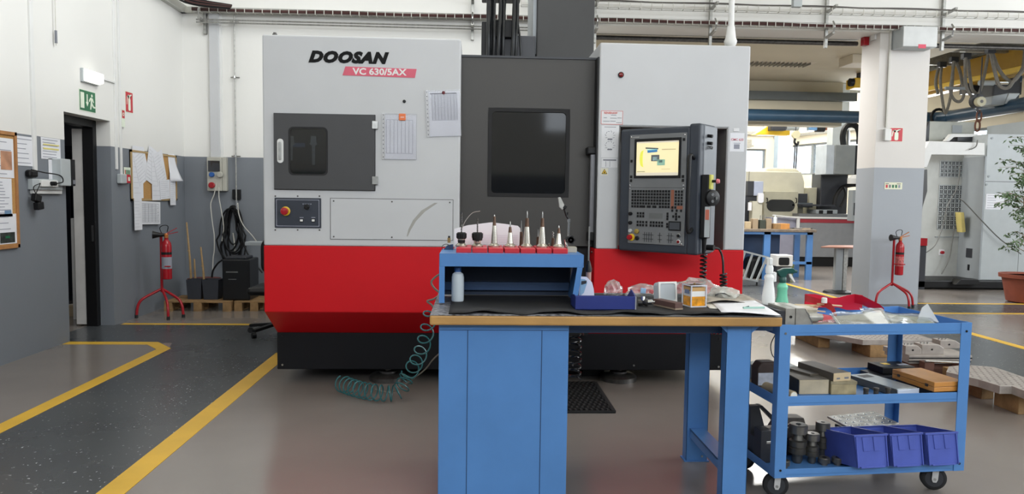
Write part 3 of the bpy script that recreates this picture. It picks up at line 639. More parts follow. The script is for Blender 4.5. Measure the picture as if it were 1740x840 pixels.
# small control plate
x0, z1 = mp(467,336); x1, z0 = mp(546,388)
cp = MB(Mf).box((x0,z0,0),(x1,z1,.010)).build('control_plate', mat('plate_navy',(40,46,58),.45), mc, bevel=.003)
MB(Mf).ring(x0+.012,x1-.012,z0+.012,z1-.012,x0+.016,x1-.016,z0+.016,z1-.016,.006,.010,.0112,5).build('border_line', M_ink2, cp)
x, z = mp(486,359); MB(FR((x,YM-.01,z))).lathe([(.034,0),(.034,.006),(.028,.008)],(0,0,0),24).build('yellow_ring', M_yelp, cp)
MB(FR((x,YM-.018,z))).lathe([(.014,0),(.014,.02),(.027,.022),(.028,.036),(.022,.044),(.005,.046)],(0,0,0),24).build('emergency_stop', M_fred, cp, smooth=True)
x, z = mp(522,352); MB(FR((x,YM-.01,z))).lathe([(.02,0),(.019,.008),(.012,.012),(.012,.024)],(0,0,0),18).build('selector_knob', M_blk, cp, smooth=True); MB(FR((x,YM-.02,z),rot=.6)).box((-.004,-.02,0),(.004,.02,.018)).build('selector_knob', M_blk, cp)
for k in range(5): MB(FR((x,YM-.01,z))).box((-.03+.014*k,.022-.002*abs(k-2),.0),(-.024+.014*k,.026,.0012)).build('scale_mark', M_ink2, cp)
for u in (513, 533):
    x, z = mp(u,375); MB(FR((x,YM-.01,z))).box((-.014,-.012,0),(.014,.012,.004)).build('push_button', M_blk, cp); MB(FR((x,YM-.014,z))).box((-.010,-.007,0),(.010,.009,.006)).build('push_button', M_white, cp, bevel=.002); MB(FR((x,YM-.01,z))).box((-.014,.020,0),(.014,.025,.0012)).build('caption', M_ink2, cp)
for v in (333.5,391):
    for u in (468,506,543): x, z = mp(u,v); MB(FR((x,YM,z))).lathe([(.006,0),(.006,.004),(.003,.005)],(0,0,0),8).build('screw', M_dsteel, mc)
# service cover with its screws
x0, z1 = mp(562,337.5); x1, z0 = mp(769,408.5)
MB(Mf).ring(x0-.004,x1+.004,z0-.004,z1+.004,x0+.003,x1-.003,z0+.003,z1-.003,.003,-.001,.0016,3).build('cover_gap', M_dsteel, mc)
sc_ = MB(Mf).box((x0,z0,0),(x1,z1,.005)).build('service_cover', M_mgrey, mc, bevel=.001)
for fz in (.06,.94):
    for fx in (.025,.5,.975): MB(FR((x0+(x1-x0)*fx,YM-.005,z0+(z1-z0)*fz))).lathe([(.006,0),(.006,.004),(.003,.005)],(0,0,0),8).build('screw', M_dsteel, sc_)
arc = [mp(u,v) for u, v in ((691,402),(694,390),(702,374),(716,358),(738,345),(744,345),(722,360),(707,376),(698,391),(693,402))]
MB(Mf).prism(arc,.0050,.0056,'xy').build('scuff_mark', mat('scuff', (158,156,150), .5), sc_)
# lettering and plates
lx, lz = mp(590,98.5)
text('DOOSAN', .105, FR((lx,YM-.001,lz)), M_black, mc, shear=.30, bold=.0072, ext=.003, sx=1.14, sp=1.13)
p_ = [mp(u,v) for u, v in ((587,113),(708,117.5),(705,132.5),(582,128))]
bn = MB(Mf).prism(p_,0,.003,'xy').build('model_banner', mat('banner_red',(208,84,106),.45), mc)
lx, lz = mp(645,122.8); text('VC 630/5AX', .064, FR((lx,YM-.0035,lz)), M_white, bn, bold=.002, ext=.0006, sx=1.15)
x, z = mp(687,172.5); MB(FR((x,YM,z))).lathe([(.012,0),(.012,.006),(.006,.007)],(0,0,0),12).build('plug', M_blk, mc)
x, z = mp(1055,127.5); lm = MB(FR((x,YM,z))).lathe([(.022,0),(.022,.008),(.017,.008)],(0,0,0),20).build('warning_lamp', M_blk, mc); MB(FR((x,YM-.008,z))).lathe([(.017,0),(.015,.006),(.006,.009)],(0,0,0),20).build('lens', mat('lens_red',(120,24,24),.2), lm, smooth=True)
for u, y in ((467,5.98),(561,6.2),(588,6.2)): x = at(u,55,Y=y-.4).x; MB().lathe([(.018,0),(.018,.02),(.012,.022),(.012,.03)],(x,y-.4,zt),10).build('lifting_bolt', M_dsteel, mc)
# stickers
def sticker(u0, v0, u1, v1, m, name='sticker'):
    x0, z1 = mp(u0,v0); x1, z0 = mp(u1,v1); return MB(Mf).box((x0,z0,0),(x1,z1,.0012)).build(name, m, mc), x0, x1, z0, z1
M_st = mat('sticker_white',(216,216,218),.5)
s, x0, x1, z0, z1 = sticker(1021.5,188,1058,212, M_st)
MB(Mf).ring(x0,x1,z0,z1,x0+.003,x1-.003,z0+.003,z1-.003,.002,.0012,.002,3).build('sticker_border', mat('sticker_red',(205,96,88),.5), s)
text('RENISHAW', .020, FR(((x0+x1)/2-.01,YM-.0016,z1-.017)), mat('sticker_red',(205,96,88),.5), s, bold=.0006)
mb = MB(Mf)
for (a, b, c) in ((.45,.30,.25),(.12,.50,.15),(.42,.52,.3),(.75,.5,.2),(.1,.75,.3),(.42,.74,.25),(.7,.85,.25)): mb.box((x0+(x1-x0)*a,z1-(z1-z0)*b-.004,.0012),(x0+(x1-x0)*min(.97,a+c),z1-(z1-z0)*b,.002))
mb.build('print', M_ink, s)
s, x0, x1, z0, z1 = sticker(1022.5,213.5,1050,268, M_st); mb = MB(Mf)
for cyy, rr in ((.3,.03),(.62,.03)):
    for k in range(10):
        an = k*.63; xx, zz = (x0+x1)/2+math.cos(an)*rr*1.1, z1-(z1-z0)*cyy+math.sin(an)*rr; mb.obox((xx,zz,.0016),(.016,.003,.001),rz=an*1.7)
    mb.box(((x0+x1)/2-.018,z1-(z1-z0)*cyy-.035,.0012),((x0+x1)/2+.018,z1-(z1-z0)*cyy-.025,.002))
mb.box((x0+.02,z1-.012,.0012),(x1-.02,z1-.008,.002)); mb.build('print', M_ink, s)
s, x0, x1, z0, z1 = sticker(1022.5,269,1049,285, M_st); mb = MB(Mf)
mb.box((x0+.01,z1-.018,.0012),(x1-.01,z1-.008,.002)).box((x0+.03,z0+.005,.0012),(x0+.033,z1-.022,.002)).box((x0+.06,z0+.005,.0012),(x0+.063,z1-.022,.002)); mb.build('print', M_ink, s)
s, x0, x1, z0, z1 = sticker(1021,286,1033,298, mat('sticker_pale',(214,210,190),.5)); q = ((x0+x1)/2, (z0+z1)/2)
MB(FR((q[0],YM,q[1]))).prism([(-.022,-.017),(.022,-.017),(0,.022)],.0012,.002,'xy').build('symbol', M_black, s); MB(FR((q[0],YM,q[1]))).prism([(-.016,-.013),(.016,-.013),(0,.016)],.002,.0026,'xy').build('symbol', M_yelp, s); MB(FR((q[0],YM,q[1]-.004))).lathe([(.0055,.0026),(.0055,.0032)],(0,0,0),8).build('symbol', M_black, s)
s, x0, x1, z0, z1 = sticker(1241,226,1264,258, M_pap); text('CMC 633', .024, FR(((x0+x1)/2,YM-.0016,z1-.05)), mat('pink_ink',(196,96,112),.5), s, bold=.0004)
MB(Mf).box((x0+.03,z0+.02,.0012),(x1-.035,z0+.055,.002)).box((x0+.028,z1-.078,.0012),(x1-.03,z1-.074,.002)).build('print', M_ink2, s); x_, z_ = mp(1251,221); MB(FR((x_,YM,z_))).box((-.022,-.012,0),(.022,.012,.004)).build('sticker_hook', M_st, mc, bevel=.002)
# top side: spindle column, cable loom, motor housing
px_0, px_1 = at(912,50,Y=6.6).x, at(1010,50,Y=6.6).x
MB().box((px_0,6.6,2.5),(px_1,7.4,4.3)).build('spindle_column', M_colm, mc, bevel=.01)
MB().box((px_0-.03,6.64,2.78),(px_0,7.35,4.3)).build('column_side_plate', M_cab2, mc)
a = at(820,92,Y=6.5); b = at(912,46,Y=6.5)
MB().box((a.x,6.6,2.55),(b.x,7.1,2.93)).build('motor_housing', M_dark, mc, bevel=.008)
MB().box((a.x-.01,6.5,2.55),(a.x+.1,6.9,3.02)).box((.1,6.55,2.9),(.32,6.8,3.05)).build('cable_clamp_block', M_blk, mc, bevel=.006)
MB().box((a.x-.01,6.35,3.24),(.38,6.75,3.4)).build('cable_header', M_blk, mc, bevel=.01)
rnd = random.Random(3)
for i, (u0_, u1_) in enumerate(((831,829),(836,833),(839,840),(850,845),(855,855),(859,851),(876,868),(878,876),(880,889),(842,838))):
    t = at(u0_,3,Y=6.42); bb = at(u1_,90,Y=6.42); dx = rnd.uniform(-.012,.012)
    MB().tube(curve([(t.x,6.42+.03*(i%3),3.35),(t.x+dx,6.42+.03*(i%3),3.1),((t.x+bb.x)/2,6.40+.03*(i%3),2.85),(bb.x,6.45+.03*(i%3),2.5)],4), .016 if i < 8 else .010, 8).build('cable_hose', mat('hose_black',(24,26,28),.25), mc, smooth=True)
# ---- console
ca, cb2 = Vector((1.125,5.36)), Vector((1.458,5.06)); d = (cb2-ca).normalized(); Wc = (cb2-ca).length
nrm = (d.y, -d.x, 0)                      # towards the viewer
zc1, zc0 = 1.965, 1.178
def CF(x, y, z=0): return FR((ca.x+d.x*x+nrm[0]*z, ca.y+d.y*x+nrm[1]*z, y), (d.x,d.y,0), (0,0,1), nrm)
Mc = CF(0,0)
hs = MB(Mc).box((-.085,zc0-.06,-.24),(Wc+.02,zc1+.045,-.004)).box((Wc+.015,zc0-.06,-.24),(Wc+.10,zc1+.06,.004)).build('console', mat('console_blue_black',(50,56,66),.42), mc, bevel=.014)
MB(Mc).box((Wc+.06,zc0-.05,-.26),(Wc+.106,zc1+.05,-.05)).build('console_side', mat('console_side',(120,124,130),.4), hs, bevel=.008)
fp = MB(Mc).box((0,zc0,-.004),(Wc,zc1,.006)).build('front_plate', mat('console_plate',(116,118,120),.45), hs, bevel=.003)
pu = lambda fx, fy: (Wc*fx, zc1-(zc1-zc0)*fy)
# screen: fractions of the plate
sx0, sy1 = pu(.12,.06); sx1, sy0 = pu(.885,.38)
MB(Mc).ring(sx0-.012,sx1+.012,sy0-.014,sy1+.016,sx0+.004,sx1-.004,sy0+.004,sy1-.004,.004,.006,.012,3).build('bezel', M_blk, hs)
scr = MB(Mc).box((sx0,sy0,.006),(sx1,sy1,.0075)).build('screen', mat('lit_screen',(238,224,176),.4,var=.02,emit=.75), hs)
def sb(x0, y0, x1, y1, m, e=0):   # patches on the screen picture
    W_, H_ = sx1-sx0, sy1-sy0; MB(Mc).prism([(sx0+W_*x0,sy1-H_*y0),(sx0+W_*x1,sy1-H_*(y0+e)),(sx0+W_*x1,sy1-H_*y1),(sx0+W_*x0,sy1-H_*(y1-e))],.0075,.0082,'xy').build('screen_picture', m, hs)
E_ = lambda n, c: mat(n, c, .4, var=0, emit=.6)
sb(0,0,1,.06,E_('scr_grey',(216,208,190))); sb(0,.9,1,1,E_('scr_grey',(216,208,190))); sb(.22,.18,.52,.25,E_('scr_dk',(70,86,92)),.03); sb(.25,.24,.5,.27,E_('scr_cyan',(160,220,220))); sb(.27,.27,.5,.32,E_('scr_blue',(60,120,170)),-.02)
sb(.36,.40,.55,.58,E_('scr_dk2',(88,94,98))); sb(.40,.46,.5,.56,E_('scr_pale',(170,200,200)));sb(.50,.53,.68,.70,E_('scr_green',(140,180,160))); sb(.54,.55,.62,.62,E_('scr_dk',(70,86,92))); sb(.6,.245,.92,.265,E_('scr_txt',(160,150,124))); sb(.6,.8,.8,.81,E_('scr_txt',(160,150,124))); sb(.03,.86,.22,.875,E_('scr_dk',(70,86,92)))
W_, H_ = sx1-sx0, sy1-sy0
cr_ = [(sx0+W_*.14-W_*.05*math.cos(t), sy1-H_*.5+H_*.22*math.sin(t)) for t in [(-1.5+3.0*i/10) for i in range(11)]] + [(sx0+W_*.17-W_*.03*math.cos(t)+W_*.02, sy1-H_*.5+H_*.25*math.sin(t)) for t in [(1.5-3.0*i/10) for i in range(11)]]
MB(Mc).prism(cr_,.0075,.0082,'xy').build('screen_picture', E_('scr_yellow',(232,232,90)), hs)
MB(Mc).box((.012,zc1-.02,.006),(.075,zc1-.014,.0072)).build('maker_plate', M_steel, hs)
for fx, fy in ((.03,.02),(.97,.02),(.02,.465),(.97,.465),(.02,.495),(.97,.495),(.96,.985)): x, y = pu(fx,fy); MB(CF(x,y,.006)).lathe([(.006,0),(.006,.003),(.003,.004)],(0,0,0),8).build('screw', M_chrome, hs)
for fx, fy in ((.04,.385),(.04,.42),(.955,.385),(.955,.42),(.955,.06),(.04,.24)): x, y = pu(fx,fy); MB(CF(x,y,.006)).box((-.009,-.010,0),(.009,.010,.004)).build('soft_key', M_blk, hs, bevel=.002)
MB(Mc).box((.002,pu(0,.485)[1]-.001,.006),(Wc-.002,pu(0,.485)[1]+.001,.0068)).build('plate_joint', M_blk, hs)
ks = MB(); ks.m = Mc; key = lambda x, y, w=.013, h=.016: ks.box((x-w/2,y-h/2,.006),(x+w/2,y+h/2,.011))
for r_ in range(6):
    for c_ in range(14):
        if r_ == 5 and 3 < c_ < 10 and c_ % 2: continue
        x, y = pu(.075+.65*c_/13,.517+.028*r_); key(x, y, .03 if (r_ == 5 and 3 < c_ < 10) else .0145)
for r_ in range(5):
    for c_ in range(3): x, y = pu(.845+.05*c_,.519+.028*r_); key(x, y)
for fx, fy in ((.79,.66),(.84,.66),(.79,.688),(.865,.688),(.94,.688),(.855,.717),(.81,.741),(.86,.741),(.91,.741),(.86,.765),(.71,.717),(.71,.741),(.71,.765),(.71,.81),(.71,.835)): x, y = pu(fx,fy); key(x, y)
for r_ in range(2):
    for fx in (.18,.23,.28): x, y = pu(fx,.72+.027*r_); key(x, y)
    for fx in (.18,.23,.28,.34,.42,.47,.52,.57,.62): x, y = pu(fx,.80+.029*r_); key(x, y)
ks.build('keys', M_blk, hs, kind='stuff')
ol = MB(); ol.m = Mc
for r_ in range(6): x, y = pu(.785,.519+.028*r_); ol.box((x-.012,y-.012,.006),(x+.012,y+.012,.0068))
x, y = pu(.92,.66); ol.box((x-.025,y-.012,.006),(x+.02,y+.012,.0068)); ol.build('key_field', mat('field_brown',(150,92,70),.5), hs)
x0, y1 = pu(.735,.784); x1, y0 = pu(.945,.867); MB(Mc).box((x0,y0,.006),(x1,y1,.012)).build('touch_pad', M_blk, hs, bevel=.002); MB(Mc).box((x0+.008,y0+.008,.012),(x1-.008,y1-.008,.013)).build('touch_pad', mat('pad_grey',(70,74,80),.4), hs)
x0, y1 = pu(.38,.715); x1, y0 = pu(.62,.765); MB(Mc).box((x0,y0,.006),(x1,y1,.0068)).build('blank_field', mat('pad_grey2',(104,106,106),.5), hs)
gr = MB(); gr.m = Mc
for gx, n in ((.37,4),(.58,1),(.76,2)):
    x, y = pu(gx,.955)
    for i in range(n): gr.box((x-.018*n/2+.018*i+.008,y-.02,.006),(x-.018*n/2+.018*i+.0105,y+.05,.008))
    for yy in (0,.03): gr.box((x-.018*n/2-.006,y+yy,.006),(x+.018*n/2+.008,y+yy+.003,.008))
gr.build('switch_grid', M_blk, hs)
def knob(fx, fy, r, m, h=.014, name='push_button'): x, y = pu(fx,fy); return MB(CF(x,y,.006)).lathe([(r,0),(r,h*.8),(r*.8,h),(r*.3,h*1.02)],(0,0,0),18).build(name, m, hs, smooth=True)
knob(.05,.726,.013,M_blk,.022,'override_knob'); knob(.05,.81,.013,M_blk,.022,'override_knob')
knob(.05,.885,.014,M_cab); knob(.17,.888,.018,mat('button_olive',(150,130,60),.4))
knob(.075,.945,.026,M_yelp,.008,'yellow_ring'); knob(.055,.945,.019,M_fred,.032,'emergency_stop'); knob(.18,.95,.015,M_blk)
knob(.91,.91,.015,M_steel,.006); knob(.91,.91,.011,M_blk,.012); knob(.91,.965,.015,M_white,.006); knob(.91,.965,.011,mat('lens_red',(120,24,24),.2),.012)
# long grip on the console's right
gx = Wc+.055; P = lambda x, y, z: Mc @ Vector((x,y,z))
MB().tube(curve([P(gx,zc1-.18,0),P(gx,zc1-.16,.05),P(gx,zc1-.22,.07),P(gx,zc0+.16,.07),P(gx,zc0+.10,.05),P(gx,zc0+.12,0)],5), .013, 10).build('console_grip', M_blk, hs, smooth=True)
for y in (zc1-.02, zc1-.07, zc1-.10): MB().cyl(P(Wc+.10,y,-.10),P(Wc+.14,y-.005,-.10),.012,n=10).build('key_switch', M_blk if y > zc1-.09 else M_chrome, hs)
MB().cyl(P(Wc+.10,zc0-.01,-.14),P(Wc+.16,zc0-.01,-.14),.02,n=12).build('cable_gland', M_blk, hs)
# ---- things hung on or about the machine
pq = P(Wc+.145,zc1-.46,-.07)
pn = thing('handwheel_pendant', 'black handwheel pendant with red stop knob hung on the console side', 'control pendant', tuple(pq))
Mp = FR(pq+Vector((-.02,0,0)), (.85,-.53,0), (0,0,1), (-.53,-.85,0))
MB(Mp).box((-.035,-.27,-.05),(.02,.17,.03)).build('body', M_blk, pn, bevel=.008)
MB(Mp).box((.02,.07,-.04),(.035,.17,.028)).build('switch_cap', mat('pendant_yellow',(200,196,90),.4), pn, bevel=.003)
MB(Mp).cyl((.035,.125,0),(.07,.125,0),.010,n=12).build('stem', M_blk, pn); MB(Mp).cyl((.065,.125,0),(.085,.125,0),.018,.014,14).build('stop_knob', mat('faded_red',(214,112,120),.4), pn, bevel=.003)
MB(Mp).lathe([(.055,0),(.055,.025),(.045,.03)],(.03,.01,0),24,axis=(.8,0,.6)).build('handwheel', M_blk, pn, smooth=True)
for k in range(3): MB(Mp).lathe([(.011,.0305),(.011,.033)],(.03+.0+.015*math.cos(k*2.1),.01+.026*math.sin(k*2.1),.0-.015*math.cos(k*2.1)),10,axis=(.8,0,.6)).build('handwheel_hole', M_chrome, pn)
MB(Mp).box((.0,-.26,.03),(.034,-.05,.036)).build('button_field', M_cab, pn); MB(Mp).box((.004,-.14,.036),(.030,-.07,.038)).build('button_field', mat('faded_orange',(196,110,90),.5), pn)
MB(Mp).cyl((-.01,-.27,-.01),(-.01,-.38,-.01),.018,.010,12).build('cable_gland', M_blk, pn)
M_coil = mat('coil_black',(22,22,24),.3)
a = Mp @ Vector((-.01,-.37,-.01)); b = at(1199,425,Y=5.1); c0 = at(1196,432,Y=5.1); c1 = at(1193,500,Y=5.1)
cc = thing('coiled_cable', 'coiled black cable below the handwheel pendant', 'cable', tuple(c1)); 
MB().tube(curve([a,b,c0],6), .007, 7).build('lead', M_coil, cc); MB().tube(helix([c0,c1], .020, 10, 12), .0065, 6).build('coil', M_coil, cc, smooth=True)
a = P(Wc+.15,zc0-.01,-.14); c0 = at(1229,465,Y=5.12); c1 = at(1230,505,Y=5.1)
cc = thing('coiled_cable', 'coiled black cable furthest right below the console corner', 'cable', tuple(c1))
MB().tube(curve([a,at(1222,424,Y=5.15),at(1228,440,Y=5.13),c0],6), .008, 7).build('lead', M_coil, cc); MB().tube(helix([c0,c1], .022, 7, 12), .0065, 6).build('coil', M_coil, cc, smooth=True)
# white hanging post on the machine's right corner
q = at(1251,73,Y=5.62); hp = thing('ceiling_post', 'white pivot post standing on the machine top at its right', 'post', (q.x,5.75,zt))
MB().cyl((q.x,5.75,zt+.12),(q.x,5.75,4.2),.022,n=14).build('post', M_white, hp, smooth=True); MB().lathe([(.03,.0),(.05,.015),(.05,.03),(.03,.04),(.045,.06),(.05,.085),(.04,.11),(.028,.2)],(q.x,5.75,zt),18).build('ball_joint', M_white, hp, smooth=True); MB().bar((q.x,5.75,zt+.03),(q.x-.13,5.7,zt+.02),.05,.03).build('clamp_arm', M_gsteel, hp)
# plastic sleeves with sheets, magnets
def sleeve(us, rot, label, kind):
    q, w_, h_ = px_sheet(us, dict(Y=YM)); M = FR((q.x,YM-.004,q.z), rot=rot); s = thing('document_sleeve', label, 'document', M.translation)
    MB(M).box((-w_/2+.02,-h_/2+.005,0),(w_/2-.006,h_/2-.012,.002)).build('sheet', M_pap, s)
    if kind: printed(M @ Matrix.Translation((.008,.05,0)), w_*.86, h_*.72, s, 26, M_ink2, cols=9, ragged=.02, hh=.0018); MB(M).box((-w_/2+.03,h_/2-.03,.002),(w_/2-.03,h_/2-.024,.003)).build('print', M_ink, s)
    else: printed(M, w_*.9, h_*.9, s, 2, M_ink2, cols=8, ragged=0, hh=.002)
    MB(M).box((-w_/2,-h_/2,.0042),(w_/2,h_/2,.0048)).build('clear_cover', glass('sleeve_film',(.95,.95,.96),.03,.2) if 'sleeve_film' not in MATS else MATS['sleeve_film'], s)
    MB(M).box((-w_/2,-h_/2,.001),(-w_/2+.018,h_/2,.0035)).build('binding_strip', M_white, s)
    hl = MB(M)
    for i in range(11): hl.box((-w_/2+.006,-h_/2+.02+h_*.9*i/10-.005,.0035),(-w_/2+.012,-h_/2+.02+h_*.9*i/10+.005,.0041))
    hl.build('punched_holes', M_ink, s)
    return s, M, w_, h_
s, M, w_, h_ = sleeve((649.5,193,708.5,272), 0, 'clear sleeve with a ruled form, held by orange magnet beside the magazine door', 0)
m_ = thing('orange_magnet', 'square orange magnet holding the left document sleeve', 'magnet', M @ Vector((0,h_/2-.025,.006))); MB(M).box((-.005,h_/2-.052,.005),(.045,h_/2-.002,.013)).build('body', mat('orange',(220,110,50),.4), m_, bevel=.004); MB(M).box((.008,h_/2-.03,.013),(.034,h_/2-.026,.0135)).build('print', M_pap, m_)
s, M, w_, h_ = sleeve((724.5,153,783.5,233), .045, 'tilted clear sleeve with a dense grid table at the edge of the left panel', 1)
m_ = thing('red_magnet', 'small round dark red magnet holding the right document sleeve', 'magnet', M @ Vector((0,h_/2-.02,.006))); MB(M).lathe([(.012,.005),(.012,.012),(.009,.014)],(.005,h_/2-.022,0),14).build('body', mat('wine_red',(96,20,30),.3), m_, smooth=True); m_2 = None
# ================================================================ workbench
ZB = .948
wbn = thing('workbench', 'blue workbench with wooden top in front of the machine', 'workbench', (.65,3.45,0))
MB().box((-.207,3.40,ZB-.046),(1.466,4.24,ZB)).build('worktop', M_wood, wbn, bevel=.008)
def cover(a, b):
    x = -.2+.72*a; y = 3.405+.82*b; return (x, y, ZB+.0045+.0012*math.sin(x*60))
M_chk = mat('checker_cover', (120,120,124), .5, var=.75, scale=45, rvar=.2)
MB().box((-.205,3.402,ZB),(.56,4.235,ZB+.004)).build('top_cover', M_chk, wbn)
MB().box((.56,3.402,ZB),(1.464,4.235,ZB+.003)).build('top_cover', mat('cover_grey', (84,86,90), .5), wbn)
cbx = MB().box((-.167,3.46,0),(.452,4.15,ZB-.046)).build('cabinet', M_blue, wbn, bevel=.004)
for x in (-.030,.323): MB().box((x-.0018,3.4585,0.01),(x+.0018,3.462,.868)).build('panel_joint', M_dblue, cbx)
MB().box((-.163,3.4588,.868),(.448,3.461,.871)).build('panel_joint', M_dblue, cbx)
def leg(y0, m=M_blue):
    l = MB(); x0, x1 = 1.222, 1.345
    l.prism([(x0,0),(x1,0),(x1,.86),(x1+.05,.90),(x0-.04 if y0 < 4 else x0,.90),(x0,.86)],y0,y0+.004,'xz')
    l.box((x0,y0,0),(x0+.004,y0+.07,.9)).box((x1-.004,y0,0),(x1,y0+.07,.9))
    o = l.build('leg', m, wbn, bevel=.001)
    MB().box((x0-.01,y0-.01,0),(x1+.01,y0+.08,.006)).build('foot_plate', m, o); MB().cyl((x1-.03,y0-.001,.03),(x1-.03,y0-.006,.03),.006,n=8).build('bolt', M_steel, o)
    return o
leg(3.47); leg(4.08)
MB().box((1.24,3.54,.185),(1.325,4.09,.195)).box((1.24,3.54,.14),(1.244,4.09,.19)).build('stretcher', M_blue, wbn)
MB().box((.452,3.56,.84),(1.24,3.60,.90)).box((.452,4.05,.84),(1.24,4.09,.90)).build('apron_rail', M_dblue, wbn)
MB().box((1.345,3.475,.87),(1.45,3.50,.902)).build('apron_rail', M_dblue, wbn)
# black rubber mat with a wavy front edge
rm = MB()
def rmf(a, b):
    x = -.12+1.5*a; y = 3.42+.0*a + .74*b; e = (1-b)**4
    return (x, y+.018*math.sin(x*21)*e+.012*math.sin(x*47)*e, ZB+.007+.006*(1+math.sin(x*17+1))*e)
rm.grid(rmf,60,8)
tag(rm.build('rubber_mat', M_rub, solid=.004, smooth=True), 'black rubber mat with wavy edge lying on the workbench', 'mat')
ZM = ZB+.012
# ---- blue rack
RY = 3.72
rk = thing('tool_rack', 'blue sheet steel tool rack standing on the workbench', 'rack', (.19,RY,ZM))
xa, xb = -.180, .556
zt1 = 1.213; zt0 = 1.142
MB().box((xa,RY,zt0+.005),(xb,RY+.004,zt1)).box((xa,RY,zt1-.004),(xb,RY+.36,zt1)).box((xb-.004,RY,zt0+.01),(xb,RY+.36,zt1)).box((xa,RY,zt0+.01),(xa+.004,RY+.36,zt1)).build('top_shelf', M_blue, rk, bevel=.002)
MB().prism([(xa,ZM),(xa+.028,ZM),(xa+.028,zt0+.03),(xa,zt0+.03)],RY+.001,RY+.004,'xz').box((xa,RY,ZM),(xa+.004,RY+.34,zt0+.03)).build('side_panel', M_blue, rk, bevel=.001)
MB().prism([(.495,ZM),(.523,ZM),(xb-.002,zt0+.03),(xb-.03,zt0+.03)],RY+.001,RY+.004,'xz').prism([(.519,ZM),(.523,ZM),(xb-.002,zt0+.03),(xb-.006,zt0+.03)],RY,RY+.34,'xz').build('side_panel', M_blue, rk, bevel=.001)
MB().box((xa,RY+.33,ZM),(.53,RY+.336,zt1-.004)).build('back_panel', mat('rack_shade_blue', (20,38,62), .6), rk)  # back panel blue darkened, carrying the shade inside the rack
MB().box((xa+.01,RY+.30,ZM+.03),(.52,RY+.33,ZM+.075)).build('cross_rail', M_dblue, rk); MB().box((xa+.01,RY+.27,zt0-.02),(.54,RY+.33,zt0-.005)).build('cross_rail', M_dblue, rk); MB().box((xa+.01,RY+.20,zt0-.0),(.54,RY+.25,zt0+.02)).build('cross_rail', M_dblue, rk)  # rails in a darker blue, the rack's inner shade put into colour
zS = zt1
xs = []
for i in range(7):
    x0_ = at(775+27.25*i,426,Y=3.80).x; x1_ = at(775+27.25*i+26,426,Y=3.80).x; xs.append((x0_+x1_)/2)
    MB().box((x0_+.001,3.78,zS-.001),(x1_-.001,4.02,zS+.026)).build('socket_block', mat('socket_red',(196,38,50),.4,bump=.05), rk, bevel=.004)
zH = zS+.026
M_hold = mat('ground_steel', (196,192,182), .25, metal=.9, var=.08, scale=20)
M_heat = mat('heat_tinted_steel', (92,72,60), .35, metal=.8, var=.3, scale=30)
M_drl = mat('drill_steel', (110,108,108), .25, metal=.9)
ppm = lambda y: 1250/y
def zpx(u, v, y): return at(u,v,Y=y).z
def holder(u, y, vb, vbody, vtip, kind, label, rb=.018, rt=.008):
    x = at(u,vb,Y=y).x; z0 = zH if y < 4.05 else zS+.02; zb = zpx(u,vbody,y); zt_ = zpx(u,vtip,y)
    t = thing('tool_holder', label, 'tool holder', (x,y,z0), group='tool holders in the blue rack')
    o = (x,y,0)
    fl = MB().lathe([(.030,z0),(.031,z0+.004),(.031,z0+.008),(.025,z0+.014),(rb,z0+.02)],o,28).build('flange', M_hold, t, smooth=True)
    if kind == 'taper':
        zm = z0+.02+(zb-z0-.02)*.66
        MB().lathe([(rb,z0+.02),(rb*.5+rt*.5+.003,(z0+zm)/2),(rt+.0035,zm)],o,24).build('shank', M_hold, t, smooth=True)
        MB().lathe([(rt+.0035,zm),(rt,zb),(rt*.7,zb+.001)],o,24).build('shrink_nose', M_heat, t, smooth=True)
        MB().lathe([(.0032,zb),(.003,zb+(zt_-zb)*.6),(.0016,zt_-.002),(.0002,zt_)],o,10).build('cutter', M_steel, t, smooth=True)
    else:
        r = .0255 if kind == 'collet' else .023
        zn = zb-.034
        MB().lathe([(rb,z0+.02),(.019 if kind == 'collet' else .020,z0+.03),(.018 if kind == 'chuck' else .021,zn)],o,24).build('body', M_hold if kind == 'collet' else M_blk, t, smooth=True)
        if kind == 'collet': MB().box((x-.010,y-.0222,z0+.03),(x+.010,y-.019,z0+.048)).build('label_patch', M_blk, t)
        else: MB().lathe([(.0185,zn-.012),(.0195,zn)],o,24).build('collar', M_hold, t, smooth=True)
        n = MB().lathe([(r,zn-(.008 if kind == 'collet' else 0)),(r+.002,zn+.005),(r+.002,zb-.006),(r-.003,zb),(.008,zb)],o,30).build('clamping_nut', M_blk, t, smooth=True)
        for k in range(6): a = k*1.047; MB().obox((x+(r+.002)*math.cos(a),y+(r+.002)*math.sin(a),(zn+zb)/2),(.004,.006,.024),rz=a).build('nut_slot', M_rub, n)
        tw = MB(); nseg = 26
        for ph in (0, math.pi): tw.tube([(x+.0022*math.cos(ph+i*.9),y+.0022*math.sin(ph+i*.9),zb+(zt_-zb)*i/nseg) for i in range(nseg+1)],.0022,5)
        tw.build('twist_drill', M_drl, t, smooth=True)
    return t
YH = 3.86
holder(784,YH,421,395,361,'chuck','black chuck holding a long thin twist drill, at the left end of the rack')
holder(811,YH,421,395,371,'collet','steel collet holder with wide black nut and short twist drill, second from left')
holder(839.5,YH,421,368,364.5,'taper','bronze-tipped long taper holder third from left in the rack',.017,.006)
holder(866.5,YH,421,386,376,'taper','dark-tipped short taper holder fourth from left in the rack',.017,.0065)
holder(895,YH,421,371,358.5,'taper','thick tall taper holder with stepped tip, front of fifth socket',.0195,.0085)
holder(921,YH,421,371,359.5,'taper','tall taper holder with long thin tip, front of sixth socket',.0195,.0075)
holder(949,YH,421,388,383,'taper','slim taper holder in the last socket on the right',.0175,.0055)
YK = 3.97
